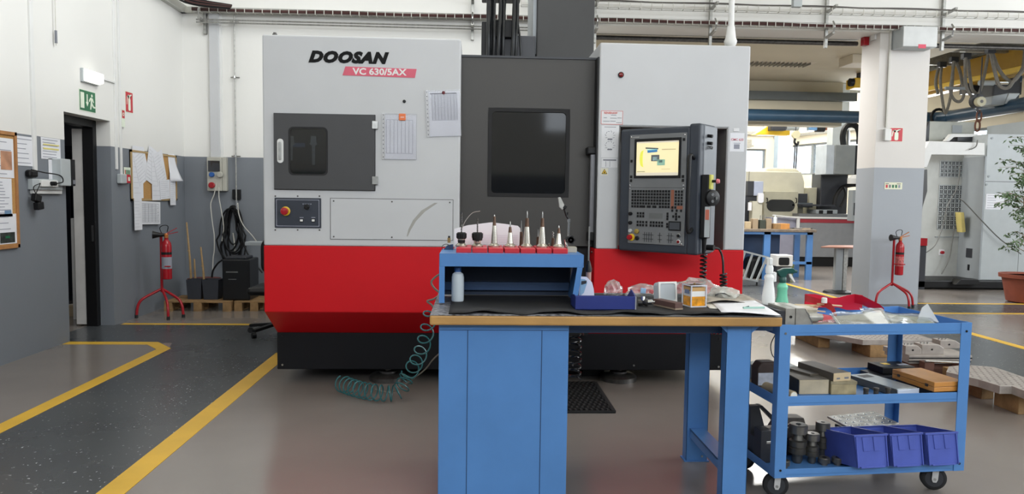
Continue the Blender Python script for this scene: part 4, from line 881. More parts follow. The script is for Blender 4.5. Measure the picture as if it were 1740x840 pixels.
def cutter(u, vb, vt, label, kind):
    x = at(u,vb,Y=YK).x; z0 = zH; z1 = zpx(u,vt,YK); t = thing('cutting_tool', label, 'cutting tool', (x,YK,z0)); zm = z0+(z1-z0)*.55
    MB().lathe([(.010,z0),(.008,zm),(.004,zm+.002)],(x,YK,0),16).build('holder', M_heat, t, smooth=True)
    if kind: MB().tube([(x+.003*math.cos(i*1.1),YK+.003*math.sin(i*1.1),zm+(z1-zm)*i/14) for i in range(15)],.0025,6).build('flutes', M_steel, t)
    else: MB().cyl((x,YK,zm),(x,YK,z1),.0035,.001,8).build('flutes', M_steel, t)
cutter(885.5,421,375,'slender dark end mill behind the fifth rack tool',0); cutter(914,421,390,'short dark end mill peeking out behind the sixth rack tool',0); cutter(939.5,421,394,'spiral twist drill between the last two front holders',1); cutter(932.8,421,413,'tiny thin pin between sixth and seventh rack tools',0)
# sheet behind the tools
def pxl(u, v, Y): p = at(u,v,Y=Y); return (p.x, p.z)
ol_ = [pxl(u,v,4.03) for u, v in ((772,424),(772,389),(795,383),(835,378),(860,381),(880,384),(884,388),(886,424))]
sh = thing('leaning_sheet', 'white sheet with faint table leaning behind the rack tools', 'paper', (.1,4.03,zS)); MB().prism(ol_,4.03,4.032,'xz').build('sheet', M_pap, sh)
mb = MB()
for k in range(7): x0_, z0_ = pxl(800,400+3*k,4.029); x1_, _ = pxl(880,400+3*k,4.029); mb.box((x0_,4.0285,z0_),(x1_,4.0298,z0_+.0012))
mb.build('print', mat('lilac_ink',(196,190,208),.6), sh)
tag(MB().tube(curve([at(785,388,Y=4.02),at(792,374,Y=4.02),at(803,362,Y=4.02),at(816,359,Y=4.02)],5),.0022,6).build('bent_wire', M_gsteel), 'thin bent wire rising behind the rack between the first tools', 'wire')
# indicator stand
q = at(967,421,Y=3.9); st = thing('indicator_stand', 'black articulated indicator stand with clip at the right end of the rack', 'indicator stand', (q.x,3.9,zS))
b0, b1 = at(963,421,Y=3.9), at(979,421,Y=3.9)
MB().box((b0.x,3.87,zS),(b1.x,3.95,zS+.028)).build('base_block', mat('beige_block',(168,164,150),.5), st, bevel=.002)
J = [at(963,420,Y=3.9), at(961,407,Y=3.9), at(966,404,Y=3.9), at(967,374,Y=3.9), at(963,368,Y=3.9), at(965,361,Y=3.9), at(957,349,Y=3.9)]
MB().cyl(J[0],J[1],.008,n=10).build('lower_arm', M_chrome, st); MB().cyl(J[1],J[2],.010,n=10).build('joint', M_blk, st); MB().cyl(J[2],J[3],.0052,n=10).build('rod', M_chrome, st)
MB().cyl(J[3]+Vector((0,0,-.012)),J[3]+Vector((0,0,.006)),.008,n=10).build('collar', M_chrome, st)
MB().cyl(J[3],J[4],.005,n=8).cyl(J[4],J[5],.004,n=8).cyl(J[4],J[6],.006,n=8).build('upper_arm', M_blk, st)
q = at(970,408,Y=3.86)
kb = MB()
for k in range(5): a = k*1.2566; kb.lathe([(.010,-.006),(.010,.006)],(q.x+.014*math.cos(a),3.86,q.z+.014*math.sin(a)),10,axis=(0,1,0))
kb.lathe([(.016,-.006),(.016,.008)],(q.x,3.86,q.z),16,axis=(0,1,0)); kb.build('star_knob', M_blk, st)
cl = [pxl(u,v,3.9) for u, v in ((948,336),(952,335),(957,345),(960,352),(955,357),(950,352))]
MB().prism(cl,3.892,3.906,'xz').build('clip', M_gsteel, st, bevel=.002)
q = at(960,352,Y=3.9); MB().obox((q.x,3.899,q.z),(.018,.02,.02),ry=.5).build('clip_joint', M_blk, st, bevel=.003)
# blue bracket with brass clip left of rack
cl = [pxl(u,v,4.0) for u, v in ((753,430),(754,424),(760,417),(770,415),(771,430))]
bk = thing('hook_bracket', 'small blue bracket with brass clip behind rack left corner', 'bracket', (-.15,4.0,zS)); MB().prism(cl,3.99,4.01,'xz').build('plate', M_dblue, bk)
q = at(763,408,Y=4.0); MB().box((q.x-.008,3.99,q.z-.015),(q.x+.008,4.01,q.z+.012)).build('brass_clip', mat('brass',(150,124,80),.4,metal=.7), bk); MB().box((q.x-.005,3.989,q.z+.012),(q.x+.006,4.01,q.z+.022)).build('clip_tip', M_blk, bk)
MB().tube([at(758+7*math.cos(t),421-6*math.sin(t),Y=3.985) for t in [i*.35 for i in range(12)]],.002,6).build('wire_ring', M_dsteel, bk)
# bottle in the rack
q = at(777.5,522,Y=3.80); by = 3.80
bt = thing('plastic_bottle', 'translucent bottle with blue cap inside the blue rack', 'bottle', (q.x,by,ZM))
MB().lathe([(.030,ZM),(.032,ZM+.006),(.032,ZM+.125),(.028,ZM+.142),(.016,ZM+.150),(.015,ZM+.155)],(q.x,by,0),28).build('body', M_plast, bt, smooth=True)
MB().lathe([(.018,ZM+.153),(.018,ZM+.176),(.015,ZM+.178)],(q.x,by,0),24).build('cap', mat('cap_blue',(54,96,160),.35), bt, smooth=True)
q = at(739,515,Y=3.75)
# ---- things on the right half of the bench
def wbox(name, label, cat, u0, u1, vt, vb, y, dep, m, rz=0, bevel=.002, z=None):
    a = at(u0,vb,Y=y); b = at(u1,vb,Y=y); t = at((u0+u1)/2,vt,Y=y).z; z0 = ZM if z is None else z
    r_ = thing(name, label, cat, ((a.x+b.x)/2,y,z0), rz); w_ = b.x-a.x
    return r_, w_, t-z0
# blue tray
a = at(978,505,Y=3.52).x; b = at(1081,505,Y=3.52).x; z1 = at(1030,504,Y=3.52).z
tr = thing('blue_tray', 'dark blue open bin lying on the bench right of the rack', 'bin', ((a+b)/2,3.6,ZM))
MB().box((a,3.52,ZM),(b,3.524,z1)).build('front_wall', mat('navy_bin',(34,48,120),.4), tr, bevel=.001)
MB().box((a,3.52,ZM),(b,3.70,ZM+.004)).box((a,3.697,ZM),(b,3.70,z1-.02)).build('floor_panel', mat('navy_bin',(34,48,120),.4), tr)
zz = at(1062,493,Y=3.6).z
MB().prism([(3.522,ZM),(3.70,ZM),(3.70,ZM+.05),(3.62,zz),(3.522,z1)],b-.005,b,'yz').build('side_wall', mat('navy_bin',(34,48,120),.4), tr)
MB().prism([(3.522,ZM),(3.70,ZM),(3.70,ZM+.05),(3.6,z1),(3.522,z1)],a,a+.005,'yz').build('side_wall', mat('navy_bin',(34,48,120),.4), tr)
MB().cyl((b-.002,3.519,ZM),(b-.002,3.519,z1),.003,n=6).build('edge_rail', M_ink2, tr)
# scriber + booklet
q = at(1000,470,Y=3.95)
sc2 = thing('scraper_tool', 'upright thin steel rod tool with black collar beside the rack', 'tool', (q.x,3.95,ZM)); zt_ = at(1000,385,Y=3.95).z; zc_ = at(1000,445,Y=3.95).z
MB().box((q.x-.005,3.948,zc_),(q.x+.003,3.952,zt_)).build('blade', M_steel, sc2); MB().lathe([(.018,zc_-.055),(.016,zc_-.03),(.008,zc_),(.006,zc_+.006)],(q.x,3.95,0),16).build('collar', M_blk, sc2, smooth=True); MB().lathe([(.014,ZM),(.015,zc_-.055)],(q.x,3.95,0),14).build('handle', mat('handle_pinkish',(176,140,130),.5), sc2, smooth=True)
ol_ = [pxl(u,v,3.85) for u, v in ((984,505),(984,470),(997,471),(1006,480),(1009,492),(1010,505))]
bo = thing('booklet', 'white booklet with rounded corner and blue print standing behind the blue bin', 'booklet', (at(995,505,Y=3.85).x,3.85,ZM)); MB().prism(ol_,3.85,3.856,'xz').prism([pxl(u,v,3.85) for u, v in ((984,512),(984,503),(1010,503),(1010,512))],3.85,3.856,'xz').build('cover', mat('cover_lilac',(220,220,236),.5), bo)
ol_ = [pxl(u,v,3.846) for u, v in ((985,474),(994,475),(998,480),(992,498),(986,503))]; MB().prism(ol_,3.845,3.849,'xz').build('print', mat('print_paleblue',(140,176,206),.5), bo); ol_ = [pxl(u,v,3.844) for u, v in ((988,478),(997,477),(996,482),(988,484))]; MB().prism(ol_,3.842,3.845,'xz').build('print', M_dark, bo)
# clear bags: crumpled closed skins
def bag(name, label, c, sx, sy, sz, seed, m=None, sharp=.25):
    rnd = random.Random(seed); bm = bmesh.new(); bmesh.ops.create_icosphere(bm, subdivisions=3, radius=1)
    import mathutils.noise as mn
    for v in bm.verts:
        n = mn.noise(v.co*2.3+Vector((seed*3.1,0,0)))*.8 + mn.noise(v.co*4+Vector((0,seed*2.,0)))*.25
        v.co *= 1+sharp*n*1.6; v.co.z = max(v.co.z, -.42)
    vs = [(c[0]+v.co.x*sx, c[1]+v.co.y*sy, c[2]+(v.co.z+.42)*sz) for v in bm.verts]; fs = [[q.index for q in f.verts] for f in bm.faces]; bm.free()
    o = MB().add(vs, fs).build(name, m or M_bag, smooth=False); return tag(o, label, 'plastic bag')
b1 = at(1042,499,Y=4.1); bag('plastic_bag', 'small crumpled clear bag at the back of the bench behind the blue bin', (b1.x,4.1,ZM-.008), .05,.05,.062, 1)
b1 = at(1090,499,Y=4.05); bag('plastic_bag', 'clear bag with blue and red print lying behind the navy bin end', (b1.x+.02,4.08,ZM-.008), .10,.05,.05, 2)
b1 = at(1186,500,Y=4.0); bag('plastic_bag', 'large clear bag ballooned behind the display box', (b1.x,4.05,ZM-.008), .155,.09,.075, 5)
b1 = at(1230,503,Y=3.95); bag('plastic_bag', 'whitish flattened bag right of the display box', (b1.x+.01,3.98,ZM-.008), .08,.08,.052, 6, mat('milky_film',(214,214,206),.35,var=.1,scale=20,alpha=.6))
pk = at(1093,493,Y=4.0); t = thing('blue_packet', 'tiny pale blue printed packet among the clear bags', 'packet', (pk.x,4.02,ZM)); MB().obox((pk.x,4.0,ZM+.035),(.03,.01,.03),ry=.1).build('packet', mat('packet_blue',(150,186,220),.5), t, bevel=.003)
pk = at(1107,495,Y=4.0); t = thing('red_packet', 'tiny pinkish red packet among the clear bags', 'packet', (pk.x,4.02,ZM)); MB().obox((pk.x,4.0,ZM+.03),(.022,.01,.022),ry=.3).build('packet', mat('packet_red',(200,96,100),.5), t, bevel=.003)
# translucent box
q0, q1 = at(1117,520,Y=3.78), at(1149,520,Y=3.78); zt_ = at(1133,481,Y=3.78).z
tb = thing('clear_tub', 'frosted plastic tub tipped on its side left of the display box', 'container', ((q0.x+q1.x)/2,3.8,ZM), .2); w_ = q1.x-q0.x
T = lambda mb: mb
MBt = MB(Matrix.Translation(((q0.x+q1.x)/2,3.8,ZM)) @ Matrix.Rotation(.25,4,'Z') @ Matrix.Rotation(-.12,4,'X'))
MBt.prism(rrect(-w_/2,w_/2,.001,zt_-ZM,.018,5),-.02,.04,'xz').build('body', mat('frosted',(206,216,222),.35,var=.05,trans=.35), tb, bevel=.003)
MB(MBt.m).ring(0,0,0,0,0,0,0,0,0,0,0) if 0 else None
rim = MB(MBt.m @ Matrix.Rotation(math.pi/2,4,'X')); rim.ring(-w_/2-.003,w_/2+.003,.001,zt_-ZM+.003,-w_/2+.005,w_/2-.005,.009,zt_-ZM-.006,.012,.015,.026,5); rim.build('rim', M_white, tb)
# fitting
q = at(1096,517,Y=3.66); ft = thing('steel_fitting', 'shiny steel coupling fitting between blue bin and brown stone', 'fitting', (q.x,3.66,ZM))
MB().lathe([(.010,-.035),(.016,-.034),(.016,-.012),(.012,-.01),(.019,0),(.019,.012),(.010,.014),(.010,.03),(.006,.034)],(q.x,3.66,ZM+.019),18,axis=(.9,-.35,.12)).build('body', M_dsteel, ft, smooth=True); MB().lathe([(.013,.012),(.013,.032),(.006,.036),(.006,.046)],(q.x+.004,3.657,ZM+.019),16,axis=(.9,-.35,.12)).build('nipple', M_chrome, ft, smooth=True); MB().lathe([(.011,0),(.011,.02)],(q.x-.01,3.66,ZM+.028),14,axis=(0,.2,1)).build('branch', M_chrome, ft, smooth=True)
# stone
ou = [at(1117,516,Z=ZM+.02),at(1139,515,Z=ZM+.022),at(1156,523,Z=ZM+.022),at(1137,526,Z=ZM+.022)]
A, B = at(1141,531,Z=ZM), at(1155,531,Z=ZM); 
sn = thing('sharpening_stone', 'dark brown sharpening stone on pale base at the bench front', 'stone', (A.x,3.6,ZM)); Ms = Matrix.Translation((at(1137,524,Z=ZM).x-.0,3.62,ZM)) @ Matrix.Rotation(.42,4,'Z')
MB(Ms).box((-.024,-.085,.008),(.024,.085,.034)).build('stone', mat('stone_brown',(88,62,56),.7,var=.1), sn, bevel=.002); MB(Ms).box((-.024,-.087,0),(.024,.083,.008)).build('stone_base', mat('stone_tan',(140,122,104),.7), sn)
# display box
qa, qb, qc = at(1174,523,Z=ZM), at(1152,512,Z=ZM), at(1203,514,Z=ZM)
ang = math.atan2(qc.y-qa.y, qc.x-qa.x); wd = .085; dp = .085; ht = at(1174,488,Y=qa.y).z-ZM+.008
dbx = thing('display_box', 'small clear box with white edges and amber contents on the bench', 'box', (qa.x,qa.y,ZM), .25)
lc = lambda: MB(WM[dbx])
lc().box((-dp*.0+.004,.004,.006),(wd-.004,dp-.004,ht*.48)).build('amber_contents', mat('amber',(222,150,30),.35,var=.3,scale=40), dbx)
lc().box((.004,.004,ht*.48),(wd-.004,dp-.004,ht*.72)).build('white_band', M_white, dbx); lc().box((.004,.004,ht*.72),(wd-.004,dp-.004,ht*.9)).build('tan_contents', mat('tan_foam',(190,150,96),.6), dbx)
e = lc()
for x in (0,wd):
    for y in (0,dp): e.box((x-.003,y-.003,0),(x+.003,y+.003,ht))
for z in (0,ht-.006):
    for y in (0,dp): e.box((0,y-.003,z),(wd,y+.003,z+.006))
    for x in (0,wd): e.box((x-.003,0,z),(x+.003,dp,z+.006))
e.build('edge_frame', mat('clear_edge',(220,224,236),.15,trans=.2), dbx, bevel=.001)
lc().box((.004,.004,ht-.004),(wd-.004,dp-.004,ht-.001)).build('lid', mat('lid_brown',(96,72,60),.3), dbx); lc().lathe([(.006,ht),(.006,ht+.006)],(wd*.5,dp*.5,0),10).build('lid_knob', mat('brass',(150,124,80),.4,metal=.7), dbx)
lc().box((-.0032,.02,ht*.60),(-.0005,.06,ht*.78)).build('side_label', mat('label_slate',(100,116,150),.4), dbx)
# papers
def flat(name, label, pts, z, m, cat='paper', wave=.0):
    P = [at(u,v,Z=z) for u, v in pts]
    def fn(a, b): p = (P[0].lerp(P[1],a)).lerp(P[3].lerp(P[2],a),b); return (p.x,p.y,z+wave*math.sin(a*5+b*3)*(1-b))
    return tag(MB().grid(fn,8,6).build(name, m, solid=.0012, smooth=True), label, cat)
flat('paper_sheet','white printed sheet under the green pen at the bench right corner',((1226,531),(1327,535),(1282,511),(1208,513)),ZM+.006,M_pap,wave=.003)
flat('paper_sheet','cream sheet peeking out under the white sheet on the bench',((1206,524),(1262,528),(1262,508),(1186,508)),ZM+.002,M_pap2)
flat('cloth','crumpled beige cloth at the back right of the bench',((1200,515),(1290,512),(1262,500),(1196,502)),ZM+.012,mat('cloth_beige',(164,156,144),.9,var=.2,scale=20),'cloth',.012)
flat('cloth','dark grey cloth hump behind the display box, far right back',((1215,504),(1255,504),(1240,497),(1215,497)),ZM+.02,mat('cloth_dark',(70,70,72),.9,var=.2),'cloth',.02)
q0, q1 = at(1260,526,Y=3.52), at(1298,528,Y=3.52)
pe = thing('green_pen', 'flat pale green pen lying on the white sheet', 'pen', (q0.x,3.52,ZM+.012)); MB().bar((q0.x,3.5,ZM+.018),(q1.x,3.515,ZM+.018),.014,.010).build('barrel', mat('mint',(150,188,178),.4), pe, bevel=.003); MB().cyl((q0.x,3.5,ZM+.018),(q0.x+.03,3.503,ZM+.025),.003,n=6).build('clip', M_dgrn, pe)
# spray bottles
def spray(u, v0, y, z0, m, label, trig, k=1.0):
    x = at(u,v0,Y=y).x; s = thing('spray_bottle', label, 'spray bottle', (x,y,z0)); h = trig
    MB().lathe([(r*k,z0+z*k) for r, z in ((.030,0),(.037,.006),(.038,.05),(.034,.09),(.027,.135),(.026,.155),(.030,.168),(.026,.180),(.017,.190),(.016,.20))],(x,y,0),26).build('body', m, s, smooth=True)
    return s, x
zc_t = .872
s, x = spray(1305,524,3.72,ZM if 0 else ZB+.012,mat('white_plastic',(224,226,226),.35,var=.02),'white spray bottle at the right corner of the workbench',0,.86)
z = ZM+.165; y = 3.72
MB().lathe([(.019,z),(.020,z+.03),(.015,z+.045),(.013,z+.075),(.008,z+.083)],(x,y,0),18).box((x-.009,y-.02,z+.045),(x+.009,y+.04,z+.08)).build('spray_head', mat('white_plastic',(224,226,226),.35,var=.02), s, smooth=True, bevel=.003)
MB().lathe([(.0005,0),(.012,.004),(.0115,.05),(.0005,.055)],(x+.026,y,z-.045),12).build('trigger', mat('white_plastic',(224,226,226),.35,var=.02), s, smooth=True)
# ================================================================ trolley
CW, CD, CR = 1.03, .56, R(5)
ct = thing('tool_trolley', 'blue three-shelf steel trolley loaded with tooling, right foreground', 'trolley', (1.490,3.485,0), CR)
CM = WM[ct]; K = lambda: MB(CM)
def shelf(z0, z1, nm):
    s = K(); t = .003
    s.box((.0,0,z0),(CW,t,z1)).box((0,CD-t,z0),(CW,CD,z1)).box((0,0,z0),(t,CD,z1)).box((CW-t,0,z0),(CW,CD,z1)).box((0,0,z0+.012),(CW,CD,z0+.016))
    return s.build('shelf', M_blue, ct, bevel=.001)
shelf(.131,.174,0); shelf(.492,.541,1); shelf(.842,.897,2)
for x in (0, CW-.055):
    for y in (0, CD-.045):
        p = K(); ff = y < .1
        zt_ = .899
        yy = y-.003 if ff else y+.045; p.box((x-.002,yy-.001,.131),(x+.057,yy+.003,zt_))
        xx = x-.002 if x < .5 else x+.055; p.box((xx,min(yy,y),.131),(xx+.003,max(yy,y+.045),zt_))
        o = p.build('post', M_blue if ff else M_blue, ct, bevel=.001)
        for z in (.17,.855): MB(CM).cyl((x+.028,yy-.001,z),(x+.028,yy-.004,z),.006,n=8).build('bolt', M_steel if z > .5 and x < .5 else M_blk, o)
for i, (x, y, a) in enumerate(((.075,.085,1.35),(CW-.075,.085,1.2),(.085,CD-.09,1.1),(CW-.09,CD-.09,1.4))):
    m = CM @ Matrix.Translation((x,y,0)) @ Matrix.Rotation(a,4,'Z'); zc = .0625
    w_ = MB(m).lathe([(.02,-.018),(.045,-.018),(.052,-.018),(.0625,-.012),(.0625,.012),(.052,.018),(.045,.018),(.02,.018)],(0,.02,zc),28,axis=(1,0,0)).build('wheel', M_rub, ct, smooth=True)
    MB(m).lathe([(.012,-.021),(.044,-.019),(.044,.019),(.012,.021)],(0,.02,zc),24,axis=(1,0,0)).build('hub', M_dark, w_, smooth=True)
    f = MB(m)
    for sx in (-1,1): f.prism([(.0,.131),(.03,.131),(.035,.06),(.028,.045),(.012,.045),(.005,.06)],sx*.028-.0015,sx*.028+.0015,'yz')
    f.box((-.03,-.01,.126),(.03,.04,.130)).box((-.04,-.03,.1265),(.04,.055,.1305)).build('fork', mat('zinc_bright', (206,206,206), .35, metal=.4), ct, bevel=.001); MB(m).cyl((-.034,.02,zc),(.034,.02,zc),.007,n=10).build('axle', M_steel, ct)
Z1, Z2, Z3 = .1475, .5085, .8585
def cthing(name, label, cat, x, y, z, rz=0, group=None):
    """thing standing on the trolley at trolley coordinates"""
    o = thing(name, label, cat, CM @ Vector((x,y,z)), CR+rz, group); return o, MB(WM[o])
def L_(o): return MB(WM[o])
def lx(u, v, z, dz=0):   # trolley coordinates of pixel on plane z
    p = CM.inverted() @ at(u,v,Z=z); return p.x, p.y
# ---- top: vise
M_vise = mat('ground_grey', (164,162,156), .4, metal=.5, var=.14, scale=18)
vs_, _ = cthing('machine_vise', 'grey precision machine vise on the trolley top left corner', 'vise', .02,.02,Z3, -.02)
L_(vs_).box((-.02,.0,0),(.06,.24,.105)).build('fixed_block', M_dark, vs_, bevel=.002)
L_(vs_).prism([(.015,.03),(.0651,.03),(.0651,.118),(.015,.118)],-.004,.22,'xz').build('rear_jaw', M_vise, vs_, bevel=.002)
L_(vs_).prism([(.067,.01),(.155,.01),(.155,.05),(.113,.118),(.067,.118)],-.006,.20,'xz').build('front_jaw', M_vise, vs_, bevel=.002)
L_(vs_).prism([(.1551,.012),(.1551,.050),(.1135,.117),(.113,.113),(.150,.045)],-.0075,-.005,'xz').build('bright_chamfer', M_chrome, vs_)
L_(vs_).box((.155,.0,.006),(.36,.10,.022)).box((.16,.01,.022),(.30,.08,.034)).build('slide_bed', M_vise, vs_, bevel=.002)
L_(vs_).cyl((.042,-.007,.075),(.042,-.002,.075),.007,n=12).build('bolt_hole', M_blk, vs_); L_(vs_).box((.015,-.003,.006),(.067,.12,.03)).build('base_gap', M_blk, vs_)
L_(vs_).lathe([(.024,0),(.024,.05),(.018,.055),(.018,.075),(.012,.078)],(.17,.07,.06),20,axis=(1,0,0)).build('spindle', M_vise, vs_, smooth=True)
L_(vs_).box((.11,.10,.05),(.24,.22,.10)).build('carriage', mat('worn_beige_steel',(180,172,156),.5,metal=.3,var=.2,scale=30), vs_, bevel=.006)
# second flat vise / block behind
bb, _ = cthing('clamping_block', 'worn beige clamping block behind the vise on the trolley', 'block', .10,.27,Z3); L_(bb).box((-.02,0,0),(.20,.12,.075)).box((0.0,.02,.075),(.15,.1,.092)).build('body', mat('worn_beige_steel',(180,172,156),.5,metal=.3,var=.2,scale=30), bb, bevel=.004)
# green spray bottle behind the vise
gq_ = CM.inverted() @ at(1329,500,Y=3.97); gx, gy = gq_.x, gq_.y
gs = CM @ Vector((gx,gy,Z3)); zz = Z3
def lat(mb, prof, o, k=1, n=26): return mb.lathe([(r*k,z) for r,z in prof],o,n)
sg = thing('spray_bottle', 'mint green spray bottle with dark green head on the trolley', 'spray bottle', tuple(gs))
MB().lathe([(r*.95,zz+z) for r, z in ((.034,0),(.040,.006),(.041,.05),(.036,.085),(.029,.12),(.028,.15),(.032,.166),(.028,.178),(.019,.188),(.017,.195))],(gs.x,gs.y,0),28).build('body', M_aqua, sg, smooth=True)
z = zz+.192
MB().lathe([(.020,z),(.021,z+.026),(.016,z+.034)],(gs.x,gs.y,0),18).build('collar', M_dgrn, sg, smooth=True)
def gp_(x, zz_): return (gs.x+x, zz_)
MB().prism([gp_(-.018,z+.03),gp_(.012,z+.03),gp_(.022,z+.05),gp_(.062,z+.052),(gs.x+.066,z+.072),gp_(.05,z+.082),gp_(.0,z+.080),gp_(-.030,z+.066),gp_(-.034,z+.052)],gs.y-.016,gs.y+.016,'xz').build('spray_head', M_dgrn, sg, bevel=.005)
MB().prism([gp_(.030,z+.05),gp_(.044,z+.05),gp_(.070,z+.004),gp_(.064,z+.000),gp_(.038,z+.03)],gs.y-.007,gs.y+.007,'xz').build('trigger', M_white, sg, bevel=.002); MB().cyl((gs.x+.064,gs.y,z+.062),(gs.x+.078,gs.y,z+.062),.008,n=10).build('nozzle', M_dgrn, sg)
# red tray: wavy sheet wall
rt, _ = cthing('red_tray', 'curved red metal chip tray lying on the trolley top', 'tray', .19,.2,Z3, 0)
def wall(top, y0s, th, m, name, base=0.0):
    """upright wavy wall: list of (x, y, z top, z bottom) in trolley coordinates"""
    mb = K(); n = len(top); v = []
    for off in (0, th):
        for x, y, zt_, zb_ in top: v += [(x,y+off,zt_),(x,y+off,zb_)]
    f = []
    for i in range(n-1):
        a = 2*i; f += [(a,a+1,a+3,a+2),(2*n+a,2*n+a+2,2*n+a+3,2*n+a+1),(a,a+2,2*n+a+2,2*n+a),(a+1,2*n+a+1,2*n+a+3,a+3)]
    f += [(0,2*n,2*n+1,1),(2*n-2,2*n-1,4*n-1,4*n-2)]
    return mb.add(v,f).build(name, m, rt, smooth=True)
M_rt = mat('tray_red', (194,26,50), .3, var=.04)
def tp(u, v, z): x, y = lx(u,v,z); return x, y
def tw(u, v, y_):   # pixel on trolley-parallel plane y_ -> trolley x,z
    d = at(u,v,Z=0)-Vector((0,0,H)); o = CM.inverted() @ Vector((0,0,H)); dd = CM.inverted().to_3x3() @ d; t = (y_-o.y)/dd.y; q = o+dd*t; return q.x, q.z
yb = .50
back = [(*tw(u,v,yb),) for u, v in ((1368,500),(1385,500),(1398,503),(1412,507),(1425,506),(1440,502),(1452,500),(1466,502))]
wall([(x,yb,z,Z3+.045 if i < 5 else Z3+.03) for i,(x,z) in enumerate(back)],0,.003,M_rt,'back_wall')
fl_ = [((1368,501),.40,.030),((1385,506),.33,.020),((1404,512),.25,.018),((1413,517),.20,.02),((1419,526),.16,.008),((1422,535),.14,.004)]
v = []; top = []
for (uv, y_, dz) in fl_: x, z = tw(*uv,y_); top.append((x,y_,z,z-.035))
wall(top,0,.003,M_rt,'side_wall')
rr = []
for (uv, y_) in (((1452,500),.50),((1466,503),.46),((1480,510),.40),((1494,517),.34),((1502,524),.30)): x, z = tw(*uv,y_); rr.append((x,y_,z,max(Z3+.002,z-.05)))
wall(rr,0,.003,M_rt,'side_wall')
x0, z0 = tw(1430,520,.33); K().prism([(.20,.48),(.27,.14),(.34,.13),(.52,.30),(.46,.50)],Z3+.016,Z3+.019,'xy').build('tray_floor', M_rt, rt)
rnd = random.Random(12)
M_strip = mat('pale_wood', (216,196,160), .6, var=.1)
for i in range(6):
    x = .30+rnd.random()*.13; y = .26+rnd.random()*.12; z = Z3+.060+.007*i; a = (-.35 if i % 3 else .5)+rnd.random()*.3
    t_ = thing('wooden_strip', None, None, CM @ Vector((x,y,z)), 0); labs = ['pale wooden strip lowest in the heap in the red tray']
    WM[t_] = Matrix.Translation(CM @ Vector((x,y,z)))
    MB(CM).obox((x,y,z),(.13,.016,.006),rz=a,ry=.08*(i%2)).build('strip', M_strip, t_); tag(t_, ['lowest pale wooden strip in the red tray heap','pale strip crossing over the lowest one in the red tray','third pale strip up, leaning to the right in the tray','pale wooden strip in the middle of the tray heap, tilted','second highest pale strip of the heap in the red tray','topmost pale wooden strip of the heap in the red tray'][i], 'wooden strip', 'wooden strips heaped in the red tray')
q = CM @ Vector((.37,.24,Z3+.11)); t_ = thing('plastic_plug', 'small white plastic cap on the wooden strips in the red tray', 'cap', q); MB().lathe([(.015,q.z),(.014,q.z+.025),(.010,q.z+.028)],(q.x,q.y,0),14).build('cap', M_white, t_, smooth=True)
# clear document pouches along the front
def pouch(u0, u1, y_, h0, h1, label, tint):
    x0, _ = tw(u0,540,y_); x1, _ = tw(u1,540,y_)
    def fn(a, b): return (x0+(x1-x0)*a, y_+.10*b, Z3+.02+ (h0*(1-a)+h1*a)*b + .006*math.sin(a*9)*b)
    o = thing('clear_pouch', label, 'pouch', CM @ Vector(((x0+x1)/2,y_,Z3)), CR)
    K().grid(fn,14,6).build('sheet', tint, o, solid=.001, smooth=True); K().grid(lambda a,b: (x0+.01+(x1-x0-.02)*a, y_+.012+.08*b, Z3+.017+(h0*(1-a)+h1*a)*b*.8),6,4).build('insert', M_pap2 if 'left' in label else mat('insert_greenish',(170,186,176),.5,var=.3,scale=12), o, solid=.001)
M_film = glass('pouch_film', (.90,.92,.93), .10, .12)
pouch(1428,1520,.03,.05,.075,'left clear pouch with a folded sheet on the trolley front edge',M_film)
pouch(1480,1598,.06,.075,.03,'right clear pouch with green sheet on the trolley front edge',M_film)
def bagc(x, y, z, sx, sy, sz, seed, label, m=None): q = CM @ Vector((x,y,z)); return bag('plastic_bag', label, tuple(q), sx, sy, sz, seed, m)
bagc(.62,.12,Z3,.17,.07,.044,8,'long clear bag stretched over the right half of the trolley top')
bagc(.42,.10,Z3,.15,.06,.034,9,'clear bag with pinkish sheets next to the red tray')
x, z = tw(1565,520,.14); tag(MB(CM).prism([(x-.03,Z3+.02),(x+.10,Z3+.02),(x+.03,z+.012),(x-.0,z-.01)],.13,.134,'xz').build('folded_film', mat('milky_film2',(222,224,224),.4,alpha=.7)), 'stiff upright corner of folded film at the right of the trolley top', 'film')
# ---- middle shelf boxes
def cbox(name, label, cat, pts, h, m, z=Z2, bevel=.003, cw=None, lid=None, dpt=None, rz=0):
    """box whose front bottom edge runs between two pixels on the shelf plane"""
    (u0,v0),(u1,v1) = pts; a = lx(u0,v0,z); b = lx(u1,v1,z); w_ = math.hypot(b[0]-a[0],b[1]-a[1]); an = math.atan2(b[1]-a[1],b[0]-a[0])
    o, _ = cthing(name, label, cat, a[0], a[1], z, an+rz); return o, w_
def wthing(name, label, cat, x, y, deg, z=Z2, group=None):
    return thing(name, label, cat, (x,y,z), R(deg), group)
M_bgrey = mat('worn_card_beige', (186,172,146), .75, var=.14, scale=12); M_lid = mat('worn_lid', (132,124,110), .65, var=.2, scale=14)
gb = wthing('stone_box', 'long beige box with grey top at left of the trolley middle shelf', 'box', 1.672, 3.645, 2)
L_(gb).box((0,0,0),(.158,.30,.074)).build('body', M_bgrey, gb, bevel=.003); L_(gb).box((-.001,.003,.073),(.159,.30,.077)).build('lid', M_lid, gb); L_(gb).box((-.0025,.002,0),(-.0005,.30,.073)).build('side_face', M_dark, gb)
gc = wthing('cardboard_box', 'square dirty cardboard box under the slim dark box on the middle shelf', 'box', 1.838, 3.642, 0)
L_(gc).box((0,0,0),(.134,.27,.060)).build('body', mat('dirty_card',(172,156,120),.8,var=.2,scale=20), gc, bevel=.003); L_(gc).box((-.002,-.002,.054),(.136,.27,.070)).build('lid', mat('dirty_card2',(160,148,118),.8,var=.25,scale=20), gc, bevel=.002)
